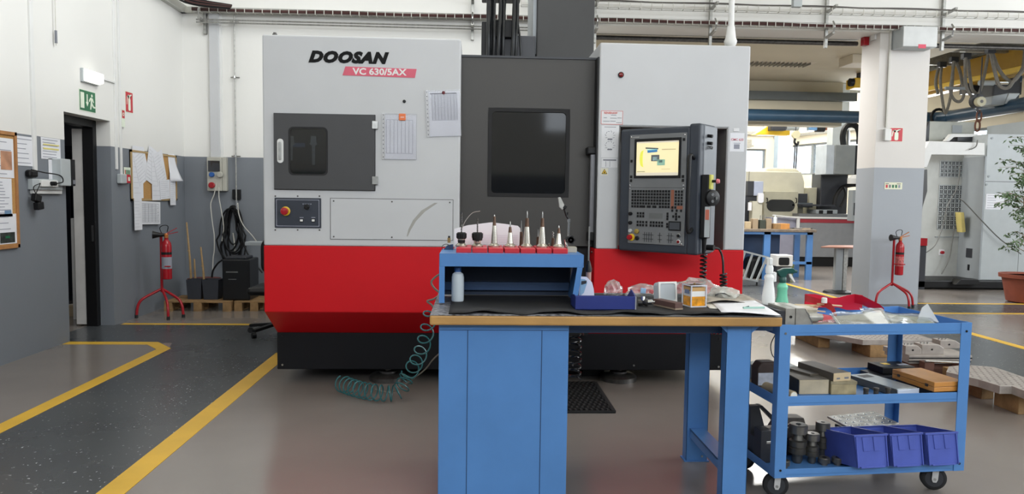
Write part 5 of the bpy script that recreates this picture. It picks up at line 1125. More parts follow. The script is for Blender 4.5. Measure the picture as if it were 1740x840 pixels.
gd = wthing('slim_box', 'slim dark-topped box with cream end stacked on the cardboard box', 'box', 1.846, 3.635, 14, Z2+.0705)
L_(gd).box((0,.003,0),(.104,.28,.042)).build('body', mat('dark_card',(104,96,84),.6,var=.2), gd, bevel=.002); L_(gd).box((-.001,0,0),(.105,.003,.042)).build('end_face', mat('cream_card',(206,184,148),.7), gd); L_(gd).box((.018,-.001,.010),(.038,0,.018)).box((.066,-.001,.010),(.092,0,.020)).build('print', M_ink, gd)
gx2 = wthing('thin_board', 'thin dark strip of board under the slim box at its left', 'board', 1.800, 3.70, 22, Z2+.0785); L_(gx2).box((-.03,.03,0),(.03,.24,.010)).build('board', mat('dark_card',(104,96,84),.6,var=.2), gx2)
ge, _ = cthing('flat_carton', 'pale greenish carton with white labels at the back left of the middle shelf', 'carton', .075,.375,Z2, .0); L_(ge).box((0,0,0),(.24,.15,.090)).build('body', mat('pale_green_card',(186,190,176),.6,var=.12,scale=12), ge, bevel=.003); L_(ge).box((.10,.03,.090),(.16,.10,.0915)).build('label_patch', mat('patch_green',(110,124,110),.5), ge); L_(ge).box((.02,.04,.090),(.07,.06,.0915)).build('label_patch', M_white, ge); L_(ge).box((.19,.02,.090),(.23,.05,.0915)).build('label_patch', M_white, ge)
gp2, _ = cthing('drawing_roll', 'brown cardboard roll at the far left of the middle shelf', 'roll', .105,.035,Z2, .25); L_(gp2).lathe([(.024,0),(.024,.30)],(0,0,.024),18,axis=(0,1,0)).build('roll', M_card, gp2, smooth=True); L_(gp2).lathe([(.020,-.001),(.020,.0)],(0,0,.024),18,axis=(0,1,0)).build('roll_end', M_pap2, gp2)
gk, _ = cthing('dark_bag', 'printed white and brown sack at the far left end of the middle shelf', 'bag', .03,.26,Z2+.0); L_(gk).prism([(-.02,0),(.10,0),(.10,.10),(.085,.15),(.0,.15),(-.02,.12)],-.03,.05,'xz').build('sack', mat('sack_brown',(66,52,46),.7,var=.3), gk, bevel=.01); L_(gk).box((-.018,-.034,.03),(.09,-.030,.095)).build('label_band', mat('sack_label',(186,190,200),.5,var=.2,scale=20), gk)
# silver long case
gl = wthing('silver_case', 'long silver metal case lying slightly askew on the middle shelf', 'case', 2.155, 3.585, 16)
L_(gl).box((0,.003,0),(.140,.33,.038)).build('body', mat('case_grey',(96,100,104),.4,metal=.5), gl, bevel=.006); L_(gl).box((.002,.006,.038),(.138,.328,.042)).build('lid', mat('case_silver',(186,194,196),.3,metal=.5,var=.12,scale=8), gl, bevel=.002); L_(gl).box((.0,-.004,0.004),(.142,.003,.040)).build('end_cap', mat('case_end',(206,214,228),.15), gl, bevel=.004); L_(gl).box((.03,.25,.0422),(.10,.30,.043)).build('print', M_dark, gl)
rnd = random.Random(5)
for i, (u, s) in enumerate(((1463,'left'),(1481,'middle'),(1502,'right'))):
    x, y = lx(u,676,Z2); o, _ = cthing('steel_pin', s+' of three upright steel pins before the silver case', 'pin', x, .022, Z2, 0, 'steel pins on the middle shelf'); L_(o).lathe([(.012,0),(.012,.045),(.014,.047),(.014,.058),(.012,.060)],(0,0,0),18).build('pin', M_dsteel, o, smooth=True)
# wooden case with end grain
qa, qb = at(1587,666,Y=3.565), at(1640,664,Y=3.59); cw_ = qb.x-qa.x
gw = wthing('wooden_case', 'varnished wooden case at the right of the middle shelf', 'case', qa.x, 3.565, 9, .5425)
L_(gw).box((0,0,0),(cw_,.30,.024)).build('body', M_case, gw, bevel=.002); L_(gw).box((0,0,.0255),(cw_,.30,.050)).build('lid', M_case, gw, bevel=.002); L_(gw).box((.002,.004,.023),(cw_-.002,.298,.026)).build('shadow_gap', M_dark, gw)
for y in (.04,.24): L_(gw).box((-.002,y,.018),(.0,y+.02,.032)).build('hinge', M_dsteel, gw)
gy2 = wthing('thin_board', 'dark board under the wooden case on the middle shelf', 'board', qa.x+.005, 3.60, 9); L_(gy2).box((0,0,0),(cw_-.02,.25,.033)).build('board', M_dark, gy2)
gq = wthing('black_case', 'black case with yellow label at the back of the middle shelf', 'case', 2.30, 3.86, 6, Z2+.028)
L_(gq).box((0,.10,0),(.20,.24,.042)).build('body', M_blk, gq, bevel=.006); L_(gq).box((.05,.16,.042),(.09,.20,.043)).build('label_patch', M_yelp, gq); L_(gq).box((.13,.14,.042),(.19,.165,.043)).build('label_patch', M_ink2, gq)
gq = wthing('black_case', 'lower black case peeking out left under the one with the yellow label', 'case', 2.275, 3.93, 10); L_(gq).box((-.02,0,0),(.17,.16,.026)).build('body', M_dark, gq, bevel=.003)
# ---- bottom shelf
M_cast = mat('cast_grey', (104,98,92), .55, metal=.5, var=.2, scale=20)
def chuck(u, v, z, label, tilt=0, big=1., n=1):
    x, y = lx(u,v,Z1); o, _ = cthing('collet_chuck', label, 'collet chuck', x, y, Z1+z, 0, 'collet chucks on the bottom shelf')
    M = WM[o] @ Matrix.Rotation(tilt,4,'X') @ Matrix.Diagonal((1,1,n,1)); k = big
    MB(M).lathe([(.016*k,0),(.020*k,.008),(.020*k,.030),(.034*k,.034),(.034*k,.052),(.030*k,.055),(.034*k,.058),(.034*k,.076),(.024*k,.080),(.018*k,.098)],(0,0,0),26).build('body', mat('chuck_grey',(96,94,90),.35,metal=.7,var=.12), o, smooth=True)
    MB(M).lathe([(.018*k,.098),(.035*k,.102),(.035*k,.128),(.031*k,.131),(.010*k,.131)],(0,0,0),28).build('nut', mat('chuck_nut',(120,118,114),.3,metal=.7,var=.1), o, smooth=True); MB(M).lathe([(.010*k,.131),(.008*k,.1325)],(0,0,0),12).build('bore', M_blk, o)
    return o
chuck(1354,786,0,'tallest collet chuck with bright nut beside the left post',0,1.32,1.55)
chuck(1379,787,0,'collet chuck second from the left post at the front',0,1.0,1.2)
chuck(1396,775,.0,'collet chuck against the left blue bin at the back',0,1.05,1.4)
def ringobj(u, v, label, r=.03):
    x, y = lx(u,v,Z1); o, _ = cthing('chuck_nut', label, 'nut', x, y, Z1, 0); L_(o).lathe([(r*.6,0),(r*.6,.012),(r,.014),(r,.036),(r*.9,.039),(r*.4,.039)],(0,0,0),24).build('body', mat('chuck_nut',(120,118,114),.3,metal=.7,var=.1), o, smooth=True); L_(o).lathe([(r*.4,.039),(r*.35,.0405)],(0,0,0),12).build('bore', M_blk, o)
ringobj(1400,790,'small chuck nut standing in front, third from the left'); ringobj(1423,790,'small chuck nut closest to the blue bins'); ringobj(1333,795,'chuck nut half hidden at the left post',.026)
# jaws and clamps behind
def block(name, label, cat, x, y, z, rz, parts, m=M_cast):
    o, _ = cthing(name, label, cat, x, y, z, rz)
    for i, p in enumerate(parts):
        nm = p[0]; mb = L_(o)
        if p[1] == 'box': mb.box(p[2], p[3])
        elif p[1] == 'prism': mb.prism(p[2], p[3], p[4], p[5])
        elif p[1] == 'cyl': mb.cyl(p[2], p[3], p[4], n=16)
        mb.build(nm, p[6] if len(p) > 6 else (p[5] if p[1] == 'cyl' and len(p) > 5 else (p[4] if p[1] == 'box' and len(p) > 4 else m)), o, bevel=.003)
    return o
block('vise_jaw', 'brown grey vise jaw with slots, front of the heap behind the chucks', 'vise jaw', .09,.235,Z1+.1001, .05, [('body','box',(0,0,0),(.20,.09,.045)),('slot','cyl',(.05,.045,.0455),(.05,.045,.0465),.014,M_blk)])
block('vise_jaw', 'grey jaw block resting right behind the left blue bin', 'vise jaw', .29,.245,Z1+.1001, -.05, [('body','box',(0,0,0),(.15,.08,.04)),('step','box',(-.04,.01,0),(0,.07,.02))])
block('bow_clamp', 'bow-shaped cast clamp arm with open jaws at the top of the heap', 'clamp', .16,.32,Z1+.12, .0, [('body','prism',[(0,0),(.06,0),(.08,.03),(.13,.03),(.15,0),(.19,0),(.17,.06),(.05,.065),(.03,.05)],0,.08,'xz')])
block('angle_bracket', 'dark angle bracket leaning against the left post on the bottom shelf', 'bracket', .04,.30,Z1, .0, [('body','prism',[(-.02,0),(.10,0),(.02,.26),(-.03,.26)],0,.04,'xz'),('brace','prism',[(.02,.26),(.04,.26),(.16,.15),(.14,.14)],0,.05,'xz')], M_dark)
block('casting', 'dark stepped casting at the far left end of the bottom shelf', 'casting', .035,.10,Z1, .0, [('body','box',(-.02,.10,0),(.12,.28,.11)),('lug','box',(-.03,.06,.0),(.03,.14,.17)),('slot','box',(.0,.058,.10),(.03,.062,.115),M_steel)], M_dark)
block('steel_bar', 'bright flat steel bar lying across the bottom shelf heap', 'bar', .13,.26,Z1+.135, .12, [('bar','box',(0,0,0),(.10,.02,.012),M_steel)])
block('support_block', 'long dark block under the jaws at the back of the bottom shelf', 'block', .12,.26,Z1, .0, [('body','box',(0,0,0),(.30,.20,.0995))], M_dark)
# fixture plate with holes leaning on the bins
fp_, _ = cthing('fixture_plate', 'bright steel plate with rows of shiny holes behind the blue bins', 'plate', .675,.345,Z1+.108, .20)
MB(WM[fp_] @ Matrix.Rotation(.10,4,'X')).box((-.08,-.02,0),(.26,.16,.012)).build('plate', mat('swirl_steel',(186,184,180),.35,metal=.8,var=.35,scale=22), fp_, bevel=.002)
hm = MB(WM[fp_] @ Matrix.Rotation(.10,4,'X'))
for i in range(6):
    for j in range(4): hm.lathe([(.010,.0121),(.007,.0135),(.004,.0128)],(-.05+.055*i,.01+.042*j,0),10)
hm.build('bushings', M_chrome, fp_, kind='stuff')
block('support_block', 'hidden riser block carrying the steel plate with holes', 'block', .62,.38,Z1, .1, [('body','box',(0,0,0),(.16,.1,.092))], M_dark)
# blue stacking bins
def stackbin(x, y, rz, label, w_=.186):
    o, _ = cthing('stacking_bin', label, 'storage bin', x, y, Z1+.040, rz, 'blue storage bins on the bottom shelf'); d_, h_, t = .29, .158, .004; g = .008
    BM = WM[o] @ Matrix.Rotation(-R(10.5),4,'X'); L = lambda: MB(BM)
    b = L()
    b.prism([(g,0),(w_-g,0),(w_,h_),(0,h_)],0,t,'xz').prism([(g,0),(w_-g,0),(w_,h_),(0,h_)],d_-t,d_,'xz')
    for s in (0,1):
        X0, X1 = (0,g) if s == 0 else (w_,w_-g); dx = t if s == 0 else -t
        b.add([(X0,0,h_),(X1,0,0),(X1,d_,0),(X0,d_,h_),(X0+dx,0,h_),(X1+dx,0,0),(X1+dx,d_,0),(X0+dx,d_,h_)],[(0,1,2,3),(7,6,5,4),(0,4,5,1),(2,6,7,3),(0,3,7,4),(1,5,6,2)])
    b.box((g,0,0),(w_-g,d_,t)); b.build('bin_body', M_bin, o)
    r2 = L()
    for a_, b_ in (((-.002,-.006),(w_+.002,.004)),((-.002,d_-.004),(w_+.002,d_+.006)),((-.002,0),(.005,d_)),((w_-.005,0),(w_+.002,d_))): r2.box((a_[0],a_[1],h_-.008),(b_[0],b_[1],h_+.002))
    r2.build('rim', M_bin, o, bevel=.001)
    for x_ in (.060,.120): L().prism([(x_-.017,h_-.010),(x_+.017,h_-.010),(x_+.017,h_-.080),(x_-.013,h_-.080)],-.004,.0,'xz').build('label_rib', M_bin, o, bevel=.001)
    L().box((.026,-.006,-.003),(w_-.026,.0,.004)).box((.008,-.006,.0),(.014,.0,h_)).box((w_-.014,-.006,0),(w_-.008,0,h_)).build('edge_rib', M_bin, o, bevel=.001)
    return o
stackbin(.398,-.055,.04,'leftmost of the three blue storage bins, beside the chucks')
stackbin(.590,-.055,.04,'middle of the three blue storage bins')
stackbin(.783,-.058,.04,'rightmost blue storage bin, against the trolley post')
# thin cord from the bench corner
tag(MB().tube(curve([at(1322,556,Y=3.6),at(1319,566,Y=3.55),at(1310,585,Y=3.55),at(1312,603,Y=3.55),at(1320,612,Y=3.55)],5),.0025,6).build('hanging_wire', M_blk), 'thin black cord hanging at the right end of the workbench', 'cord')

# ================================================================ on the floor
fm = thing('floor_mat', 'black rubber ring mat on the floor behind the workbench', 'mat', (.5,5.4,0))
mm = MB(); X0, X1, Y0, Y1 = .30, .985, 5.03, 5.85
nx, ny = 18, 14
for j in range(ny+1): y = Y0+(Y1-Y0)*j/ny; xe = X1-.06*(j/ny)*0; mm.box((X0,y-.008,0.001),(X1,y+.008,.014))
for j in range(ny):
    for i in range(nx+1): x = X0+(X1-X0)*(i+(.5 if j%2 else 0))/nx; mm.box((min(x,X1-.008)-.008,Y0+(Y1-Y0)*j/ny,0.001),(min(x,X1-.008)+.008,Y0+(Y1-Y0)*(j+1)/ny,.020))
mm.build('mat_mesh', M_rub, fm); mm = MB().box((X0,Y0-.012,0.001),(X1+.01,Y0+.006,.016)).box((X1-.004,Y0,.001),(X1+.014,Y1,.016)).build('mat_border', M_rub, fm)
# green coiled hose
path = [at(733,522,Y=4.55),at(726,560,Y=4.75),at(718,590,Y=4.95),at(707,616,Y=5.15),at(694,636,Y=5.4),Vector((-.55,5.32,.075)),Vector((-.68,5.30,.070)),Vector((-.85,5.4,.070)),Vector((-1.0,5.55,.075))]
hs_ = thing('coiled_hose', 'teal spiral air hose hanging from the bench to the floor', 'hose', (-.6,5.3,0))
pth = curve(path,5)
MB().tube(helix(pth[:21], (.042,.055), 6.5, 18), .0052, 7).build('coil', mat('hose_teal',(44,100,104),.25), hs_, smooth=True)
MB().tube(helix(pth[20:], (.055,.062), 13.5, 18), .0052, 7).build('coil', mat('hose_teal',(44,100,104),.25), hs_, smooth=True)
ah = thing('air_hose', 'brown grey hose looping at the left edge of the bench', 'hose', tuple(at(735,520,Y=4.4)))
MB().tube(curve([at(u,v,Y=4.232) for u, v in ((757,463),(744,468),(733,479),(738,490),(747,499),(738,508),(726,512),(733,518),(737,524))],5),.006,7).build('hose', M_hose, ah, smooth=True)
tag(MB().tube(curve([at(748,600,Y=5.0),at(735,612,Y=5.1),at(718,632,Y=5.3),(-.6,5.5,.03),(-.75,5.56,.025)],5),.005,6).build('floor_cable', M_hose), 'thin grey brown cable sloping to the floor behind the workbench', 'cable')
# black coil right of the cabinet
bc = thing('coiled_hose', 'black spiral hose hanging under the bench right of the cabinet', 'hose', (.57,4.2,.4))
MB().tube(helix([at(976,556,Y=4.2),at(977,600,Y=4.2),at(976,645,Y=4.2)], .035, 8, 18), .0065, 7).build('coil', mat('coil_black2',(30,30,32),.2), bc, smooth=True)
tag(MB().tube([at(990,541,Y=4.2),at(991,570,Y=4.2)],.004,6).build('red_lead', mat('lead_brown',(120,60,50),.5)), 'short reddish lead under the bench beside the black spiral hose', 'lead')
# black spiral bundle and tag under the bench top near the leg
bc = thing('coiled_cable', 'black coiled cable bundle dangling under the worktop by the legs', 'cable', tuple(at(1215,565,Y=4.35)))
MB().tube(helix([at(1200,551,Y=4.15),at(1208,562,Y=4.15),at(1222,564,Y=4.15),at(1232,554,Y=4.15)], .018, 9, 10), .005, 6).build('coil', M_coil, bc, smooth=True)

# ---- extinguishers
def extinguisher(base, label, rz=0, k=1.0, lab2='red stand', white=True):
    x, y = base
    s = thing('extinguisher_stand', lab2, 'stand', (x,y,0), rz); B = lambda: MB(WM[s])
    B().cyl((0,0,.30),(0,0,1.02),.016,n=12).build('post', M_fred, s, smooth=True)
    for a in (math.pi+.25, -.42, -1.15): 
        c_, s_ = math.cos(a), math.sin(a)
        l_ = B().tube(curve([(0,0,.34),(c_*.10,s_*.10,.29),(c_*.22,s_*.22,.22),(c_*.265,s_*.265,.14),(c_*.28,s_*.28,.02)],4),.016,10).build('leg', M_fred, s, smooth=True); B().cyl((c_*.28,s_*.28,0),(c_*.28,s_*.28,.04),.019,n=12).build('rubber_foot', M_rub, l_)
    B().tube([(.0,-.02,.62),(.06,-.10,.62),(.12,-.10,.62)],.008,6).build('hook_arm', M_fred, s)
    e = thing('fire_extinguisher', label, 'fire extinguisher', (x+.075,y-.03,.46), rz); B = lambda: MB(WM[e])
    B().lathe([(.045,0),(.056,.008),(.057,.40),(.050,.44),(.030,.47),(.022,.48),(.022,.50)],(0,0,0),28).build('cylinder', M_fred, e, smooth=True)
    B().lathe([(.0575,.30),(.0575,.33)],(0,0,0),28).build('black_band', M_blk, e); B().lathe([(.0572,.13),(.0572,.27)],(0,0,0),28).build('label_wrap', mat('label_faded',(186,96,96),.4,var=.5,scale=50) if white else M_ink2, e)
    B().lathe([(.024,.50),(.024,.54),(.018,.555)],(0,0,0),14).build('valve', mat('brass_orange',(180,108,54),.4,metal=.3), e)
    B().bar((0,0,.54),(.13,0,.57),.022,.008).bar((0,0,.55),(.12,0,.62),.020,.008).build('lever', mat('brass_orange',(180,108,54),.4,metal=.3) if white else M_fred, e)
    B().tube(curve([(-.05,0,.55),(-.07,0,.62),(-.03,0,.65),(.02,0,.64),(.01,0,.57)],4),.005,6).build('carry_ring', M_blk, e)
    B().lathe([(.018,.0),(.024,.05),(.045,.12),(.048,.13)],(-.02,0,.535),20,axis=(-1,-.1,.02)).build('horn', M_blk, e, smooth=True)
    return e
p = at(268,536,Z=0); extinguisher((-3.78,9.05), 'red fire extinguisher with black horn near the left cork board', .2, lab2='red three-legged extinguisher stand near the left cork board', white=False)
p = at(1500,512,Z=0); extinguisher((6.02,10.28), 'red fire extinguisher with brass lever in front of the right pillar', 0, lab2='red three-legged extinguisher stand in front of the right pillar')

# ---- back left corner: pallet, pots, canes, box, hose coil, socket box
def pallet(x, y, w_, d_, rz, label, h=.13, name='pallet'):
    o = thing(name, label, 'pallet', (x,y,0), rz); B = lambda: MB(WM[o])
    n = max(3, int(d_/.14))
    for i in range(n): yy = d_*i/(n); B().box((0,yy,h-.02),(w_,yy+d_/n*.78,h)).build('plank', M_pal, o, bevel=.002)
    for i in range(3):
        xx = (w_-.1)*i/2
        B().box((xx,0,0),(xx+.10,d_,.018)).build('runner', M_pal, o)
        for j in range(3): yy = (d_-.1)*j/2; B().box((xx,yy,.018),(xx+.10,yy+.10,h-.02)).build('block', M_pal, o, bevel=.003)
    return o
pa = at(283,527,Z=.06); pallet(-3.93,9.46,.83,.62,0,'old wooden pallet under the plant pots in the corner')
pallet(-3.98,9.78,.55,.6,0,'pallet end sticking out left behind the extinguisher stand in the corner') if 0 else None
def fr_pot(u0, u1, v0, v1, y, label, m, cat='plant pot', taper=.85, z0=.131, name='square_pot', d_=None):
    a, b = at(u0,v0,Y=y), at(u1,v0,Y=y); w_ = b.x-a.x; h = a.z-z0; cx = (a.x+b.x)/2; d_ = d_ or w_
    o = thing(name, label, cat, (cx,y+d_/2,z0)); B = MB()
    wb_ = w_*taper/2; wt = w_/2; yc = y+d_/2
    B.add([(cx-wb_,yc-wb_,z0),(cx+wb_,yc-wb_,z0),(cx+wb_,yc+wb_,z0),(cx-wb_,yc+wb_,z0),(cx-wt,yc-wt,z0+h),(cx+wt,yc-wt,z0+h),(cx+wt,yc+wt,z0+h),(cx-wt,yc+wt,z0+h)],[(0,3,2,1),(0,1,5,4),(1,2,6,5),(2,3,7,6),(3,0,4,7)])
    B.add([(cx-wt*.93,yc-wt*.93,z0+h*.9),(cx+wt*.93,yc-wt*.93,z0+h*.9),(cx+wt*.93,yc+wt*.93,z0+h*.9),(cx-wt*.93,yc+wt*.93,z0+h*.9)],[(0,1,2,3)])
    B.build('pot', m, o); return o, cx, yc, z0+h
M_slate = mat('slate_pot', (52,56,64), .5, var=.1)
o1, c1, y1_, t1 = fr_pot(316,342,476,511,9.62,'left dark square pot on the pallet in the corner',M_slate)
o2, c2, y2_, t2 = fr_pot(343,371,476,510,9.60,'right dark square pot on the pallet in the corner',M_slate)
rp = at(345,474,Y=10.0); rpo = thing('round_pot', 'wide dark red round pot behind the two square pots', 'plant pot', (rp.x,10.05,.131)); MB().lathe([(.15,.131),(.20,rp.z-.04),(.215,rp.z-.03),(.215,rp.z)],(rp.x,10.05,0),26).build('pot', mat('dark_red_pot',(96,44,40),.6), rpo, smooth=True)
M_cane = mat('cane', (170,140,96), .6, var=.15, scale=20)
for (ub, vb, ut, vt, y, s) in ((326,475,317,378,9.9,'tallest dry cane, leftmost in the corner pots'),(331,474,330,440,10.0,'short thin dry cane behind the leftmost one'),(348,475,341,420,9.75,'dry cane with cut pale tip in the right pot')):
    a, b = at(ub,vb,Y=y), at(ut,vt,Y=y); a.z -= .25; c_ = thing('dry_cane', s, 'cane', tuple(a)); MB().tube([a,a.lerp(b,.5)+Vector((.008,0,0)),b],[.016,.014,.010],8).build('stem', M_cane, c_, smooth=True)
    MB().lathe([(.018,0),(.018,.012)],tuple(a.lerp(b,.62)),8).build('node', M_cane, c_)
# black box unit
a, b = at(377,441,Y=9.55), at(424,441,Y=9.55)
bu = thing('black_unit', 'black upright box unit with silver trim on the pallet by the back wall', 'appliance', ((a.x+b.x)/2,9.7,.13))
MB().box((a.x,9.55,.132),(b.x,9.95,a.z)).build('housing', mat('black_satin',(14,15,18),.3), bu, bevel=.015); MB().box((a.x+.05,9.545,a.z-.17),(a.x+.2,9.55,a.z-.155)).build('trim_strip', M_steel, bu); MB().box((a.x+.08,9.545,.40),(a.x+.18,9.55,.408)).build('trim_strip', M_steel, bu); MB().box((a.x+.03,9.60,a.z),(b.x-.06,9.9,a.z+.03)).build('top_vent', M_dark, bu, bevel=.008)
pallet(-3.07,9.50,.50,.6,.0,'second pallet part carrying the black unit by the back wall') 
# hose coil on wall
c0 = at(393,393,Y=10.38); hc = thing('hose_coil', 'black cable coil hanging on the back wall by the air pipe', 'hose coil', tuple(c0))
for i in range(9):
    rx, rz_ = .085+.013*i, .27+.022*((i*5)%9); pts = [(c0.x+.03*math.sin(i*2.2)+rx*math.cos(t)*(1 if math.sin(t) < 0 else .75), 10.46-.016*(i%5), c0.z+.35-rz_-.02*(i%3)+rz_*math.sin(t)) for t in [k*2*math.pi/28 for k in range(28)]]
    MB().tube(pts, .012, 7, closed=True).build('loop', M_blk, hc, smooth=True)
for (pts, m, s) in (([(376,311),(372,330),(368,340),(366,350),(369,380),(372,400),(372,425),(370,440),(369,470)],M_cable,'left thin white cable falling from the socket box'), ([(366,318),(366,335),(370,358),(374,385),(371,410)],M_cable,'right thin white cable from the socket box to the coil')):
    tag(MB().tube(curve([at(u-(8 if 'left' in s else -6),v,Y=10.4) for u, v in pts],4),.007,6).build('white_cable', m, smooth=True), s, 'cable')
tag(MB().tube(curve([at(u,v,Y=10.36) for u, v in ((404,380),(410,400),(420,430),(436,452),(446,464))],4),.011,6).build('black_cable', M_blk, smooth=True), 'black cable slanting from the coil to the machine side', 'cable')
tag(MB().tube(curve([at(u,v,Y=10.36) for u, v in ((404,345),(406,365),(414,384),(428,400),(437,412))],4),.007,6).build('beige_cable', M_cable, smooth=True), 'thin beige cable from the air valve down to the right', 'cable')
tag(MB().tube(curve([at(u,v,Y=10.46) for u, v in ((396,396),(399,420),(398,435),(396,452))],4),.010,6).build('white_hose', M_cable, smooth=True), 'white hose end below the cable coil above the black unit', 'hose')
tag(MB().tube(curve([at(u,v,Y=9.7) for u, v in ((378,442),(370,448),(362,460),(360,472))],4),.012,6).build('black_lead', M_blk, smooth=True), 'black lead curving off the left of the black unit', 'cable')
# socket box
a, b = at(352,267,Y=10.42), at(385,325,Y=10.42); sb_ = thing('socket_box', 'grey industrial socket box with blue and red outlets on the back wall', 'socket box', ((a.x+b.x)/2,10.5,b.z))
MB().box((a.x,10.40,b.z),(b.x-.06,10.5,a.z)).box((b.x-.06,10.42,b.z),(b.x,10.5,a.z)).build('housing', mat('box_beige',(178,176,166),.5), sb_, bevel=.008)
MB().box((a.x+.02,10.39,a.z-.20),(b.x-.08,10.40,a.z-.05)).build('breaker_window', M_tint, sb_); MB().box((a.x+.02,10.394,a.z-.20),(b.x-.08,10.398,a.z-.05)).build('breaker_row', M_dark, sb_)
for (u, v, m, r) in ((360,297,mat('socket_blue',(40,90,160),.4),.035),(374,297,mat('box_beige',(178,176,166),.5),.042),(360,315,M_fred,.042)):
    q = at(u,v,Y=10.39); MB(FR((q.x,10.40,q.z))).lathe([(r,0),(r,.03),(r*.8,.04)],(0,0,0),18).build('socket', m, sb_, smooth=True)
# office chair peeking out behind the machine
cx, cy = at(449,480,Y=7.95).x+.12, 7.95
oc = thing('office_chair', 'black office chair mostly hidden behind the machine left side', 'chair', (cx,cy,0))
MB().prism(rrect(cx-.22,cx+.22,.62,1.02,.1,6),cy+.2,cy+.28,'xz').build('backrest', M_blk, oc, bevel=.03); MB().box((cx-.24,cy-.24,.44),(cx+.24,cy+.24,.53)).build('seat', M_blk, oc, bevel=.04); MB().cyl((cx,cy,.1),(cx,cy,.45),.03).build('gas_column', M_blk, oc)
for k in range(5): a = k*1.2566+2.9; l_ = MB().bar((cx,cy,.11),(cx+.30*math.cos(a),cy+.30*math.sin(a),.08),.05,.03).build('leg', M_blk, oc); MB().lathe([(.03,-.02),(.03,.02)],(cx+.30*math.cos(a),cy+.30*math.sin(a),.03),16,axis=(math.sin(a),math.cos(a),0)).build('caster', M_blk, l_)
q = at(433,413,Y=8.4); ar = thing('side_shelf', 'small pale grey bracket shelf at the left rear of the machine', 'shelf', (q.x,8.4,q.z)); MB().box((q.x-.08,8.3,q.z-.025),(q.x+.14,8.5,q.z+.015)).build('plate', M_cab2, ar, bevel=.004); MB().bar((q.x+.1,8.35,q.z),(-1.535,8.26,q.z),.04).build('arm', M_cab2, ar)
# ================================================================ right side: steel plates on the floor
M_plate = mat('fixture_steel', (172,164,158), .42, metal=.45, var=.12, scale=12)
M_hole = mat('hole_dark', (112,100,96), .6)
def pfloor(u, v, z): p = at(u,v,Z=z); return p.x, p.y
a, b = at(1466,578,Z=.17), at(1586,577,Z=.17)
g1 = thing('hole_grid_plate', 'rectangular steel plate with hole grid on wooden blocks, seen through the trolley', 'plate', ((a.x+b.x)/2,7.5,.12))
poly = [(a.x,a.y),(b.x,a.y),(b.x+.02,8.15),(a.x+.0,8.15),(a.x-.26,7.95),(a.x-.26,a.y+.42)]
MB().prism(poly,.12,.17,'xy').build('plate', M_plate, g1, bevel=.002)
hm = MB()
for i in range(13):
    for j in range(16):
        x = a.x+.0+.052*i-.05*0; y = a.y+.06+.06*j
        if x < b.x-.02 and y < 8.1: hm.lathe([(.010,.1701),(.010,.1712)],(x,y,0),6)
hm.build('holes', M_hole, g1, kind='stuff')
def wblock(label, x0, y0, x1, y1, h, z0=0.0): o = MB().box((x0,y0,z0),(x1,y1,h)).build('wooden_block', M_pal, bevel=.004); return tag(o, label, 'wooden block')
c = at(1478,608,Z=0); wblock('wooden block under the front of the rectangular hole plate', c.x, c.y, c.x+.26, c.y+.35, .119)
wblock('wooden beam under the left edge of the rectangular hole plate', a.x-.22, a.y+.45, a.x-.10, a.y+1.0, .119)
# T-slot table with small vises
a, b = at(1545,604,Y=5.95), at(1652,604,Y=5.95)
tt = thing('slotted_table', 'grooved steel fixture table with clamps behind the trolley right post', 'fixture', ((a.x+b.x)/2,6.1,.21)); zt_ = a.z
MB().box((a.x,5.95,zt_-.045),(b.x,6.35,zt_)).box((a.x+.01,5.965,zt_-.075),(b.x,6.34,zt_-.045)).build('table', M_plate, tt, bevel=.002)
MB().box((a.x,5.948,zt_-.03),(b.x,5.951,zt_-.020)).box((a.x,5.96,zt_-.062),(b.x,5.966,zt_-.055)).build('slot', M_blk, tt)
for (u0, u1, v0, v1, y, s) in ((1539,1566,588,602,5.98,'left clamp block on the slotted table'),(1567,1604,586,601,5.99,'middle clamp block with rounded nose on the slotted table'),(1598,1631,578,594,6.24,'rear clamp block with bolts on the slotted table')):
    p, q = at(u0,v0,Y=y), at(u1,v1,Y=y); o = thing('clamp_block', s, 'clamp', ((p.x+q.x)/2,y,zt_)); w_ = q.x-p.x; h = p.z-zt_ if y < 6.1 else .07
    MB().prism([(p.x,zt_),(q.x,zt_),(q.x,zt_+h*.6),(q.x-w_*.25,zt_+h),(p.x,zt_+h)],y,y+.12,'xz').build('body', M_plate, o, bevel=.003); MB().cyl((p.x+w_*.45,y-.001,zt_+h*.5),(p.x+w_*.45,y-.003,zt_+h*.5),.008,n=10).build('bolt_hole', M_blk, o)
    for k in range(3): MB().lathe([(.008,zt_+h),(.008,zt_+h+.012)],(p.x+.02+.03*k,y+.05,0),8).build('bolt', M_steel, o)
bx0 = a.x+.03; o = thing('dark_crate', 'dark reddish wooden crate carrying the slotted table', 'crate', ((a.x+b.x)/2,6.1,0)); MB().box((bx0,5.99,0),(b.x-.02,6.33,zt_-.0755)).build('box', mat('reddish_wood',(96,62,50),.7,var=.2), o, bevel=.004); MB().box((bx0+.0,5.98,.05),(b.x-.02,5.99,.10)).build('slat', mat('reddish_wood',(96,62,50),.7,var=.2), o)
p, q = at(1572,614,Y=5.86), at(1645,617,Y=5.86); bl_ = tag(MB().cyl(p,q,.010,n=12).build('chrome_bar', M_chrome, smooth=True), 'chrome bar leaning along the front of the slotted table', 'bar')
o = thing('bar_stand', 'small wood block holding up the chrome bar', 'wooden block', (p.x,5.9,0)); [MB().box((xx,5.86,0),(xx+.08,5.94,zz_-.012)).build('block', mat('reddish_wood',(96,62,50),.7,var=.2), o) for xx, zz_ in ((p.x,p.z),(q.x-.08,q.z))]
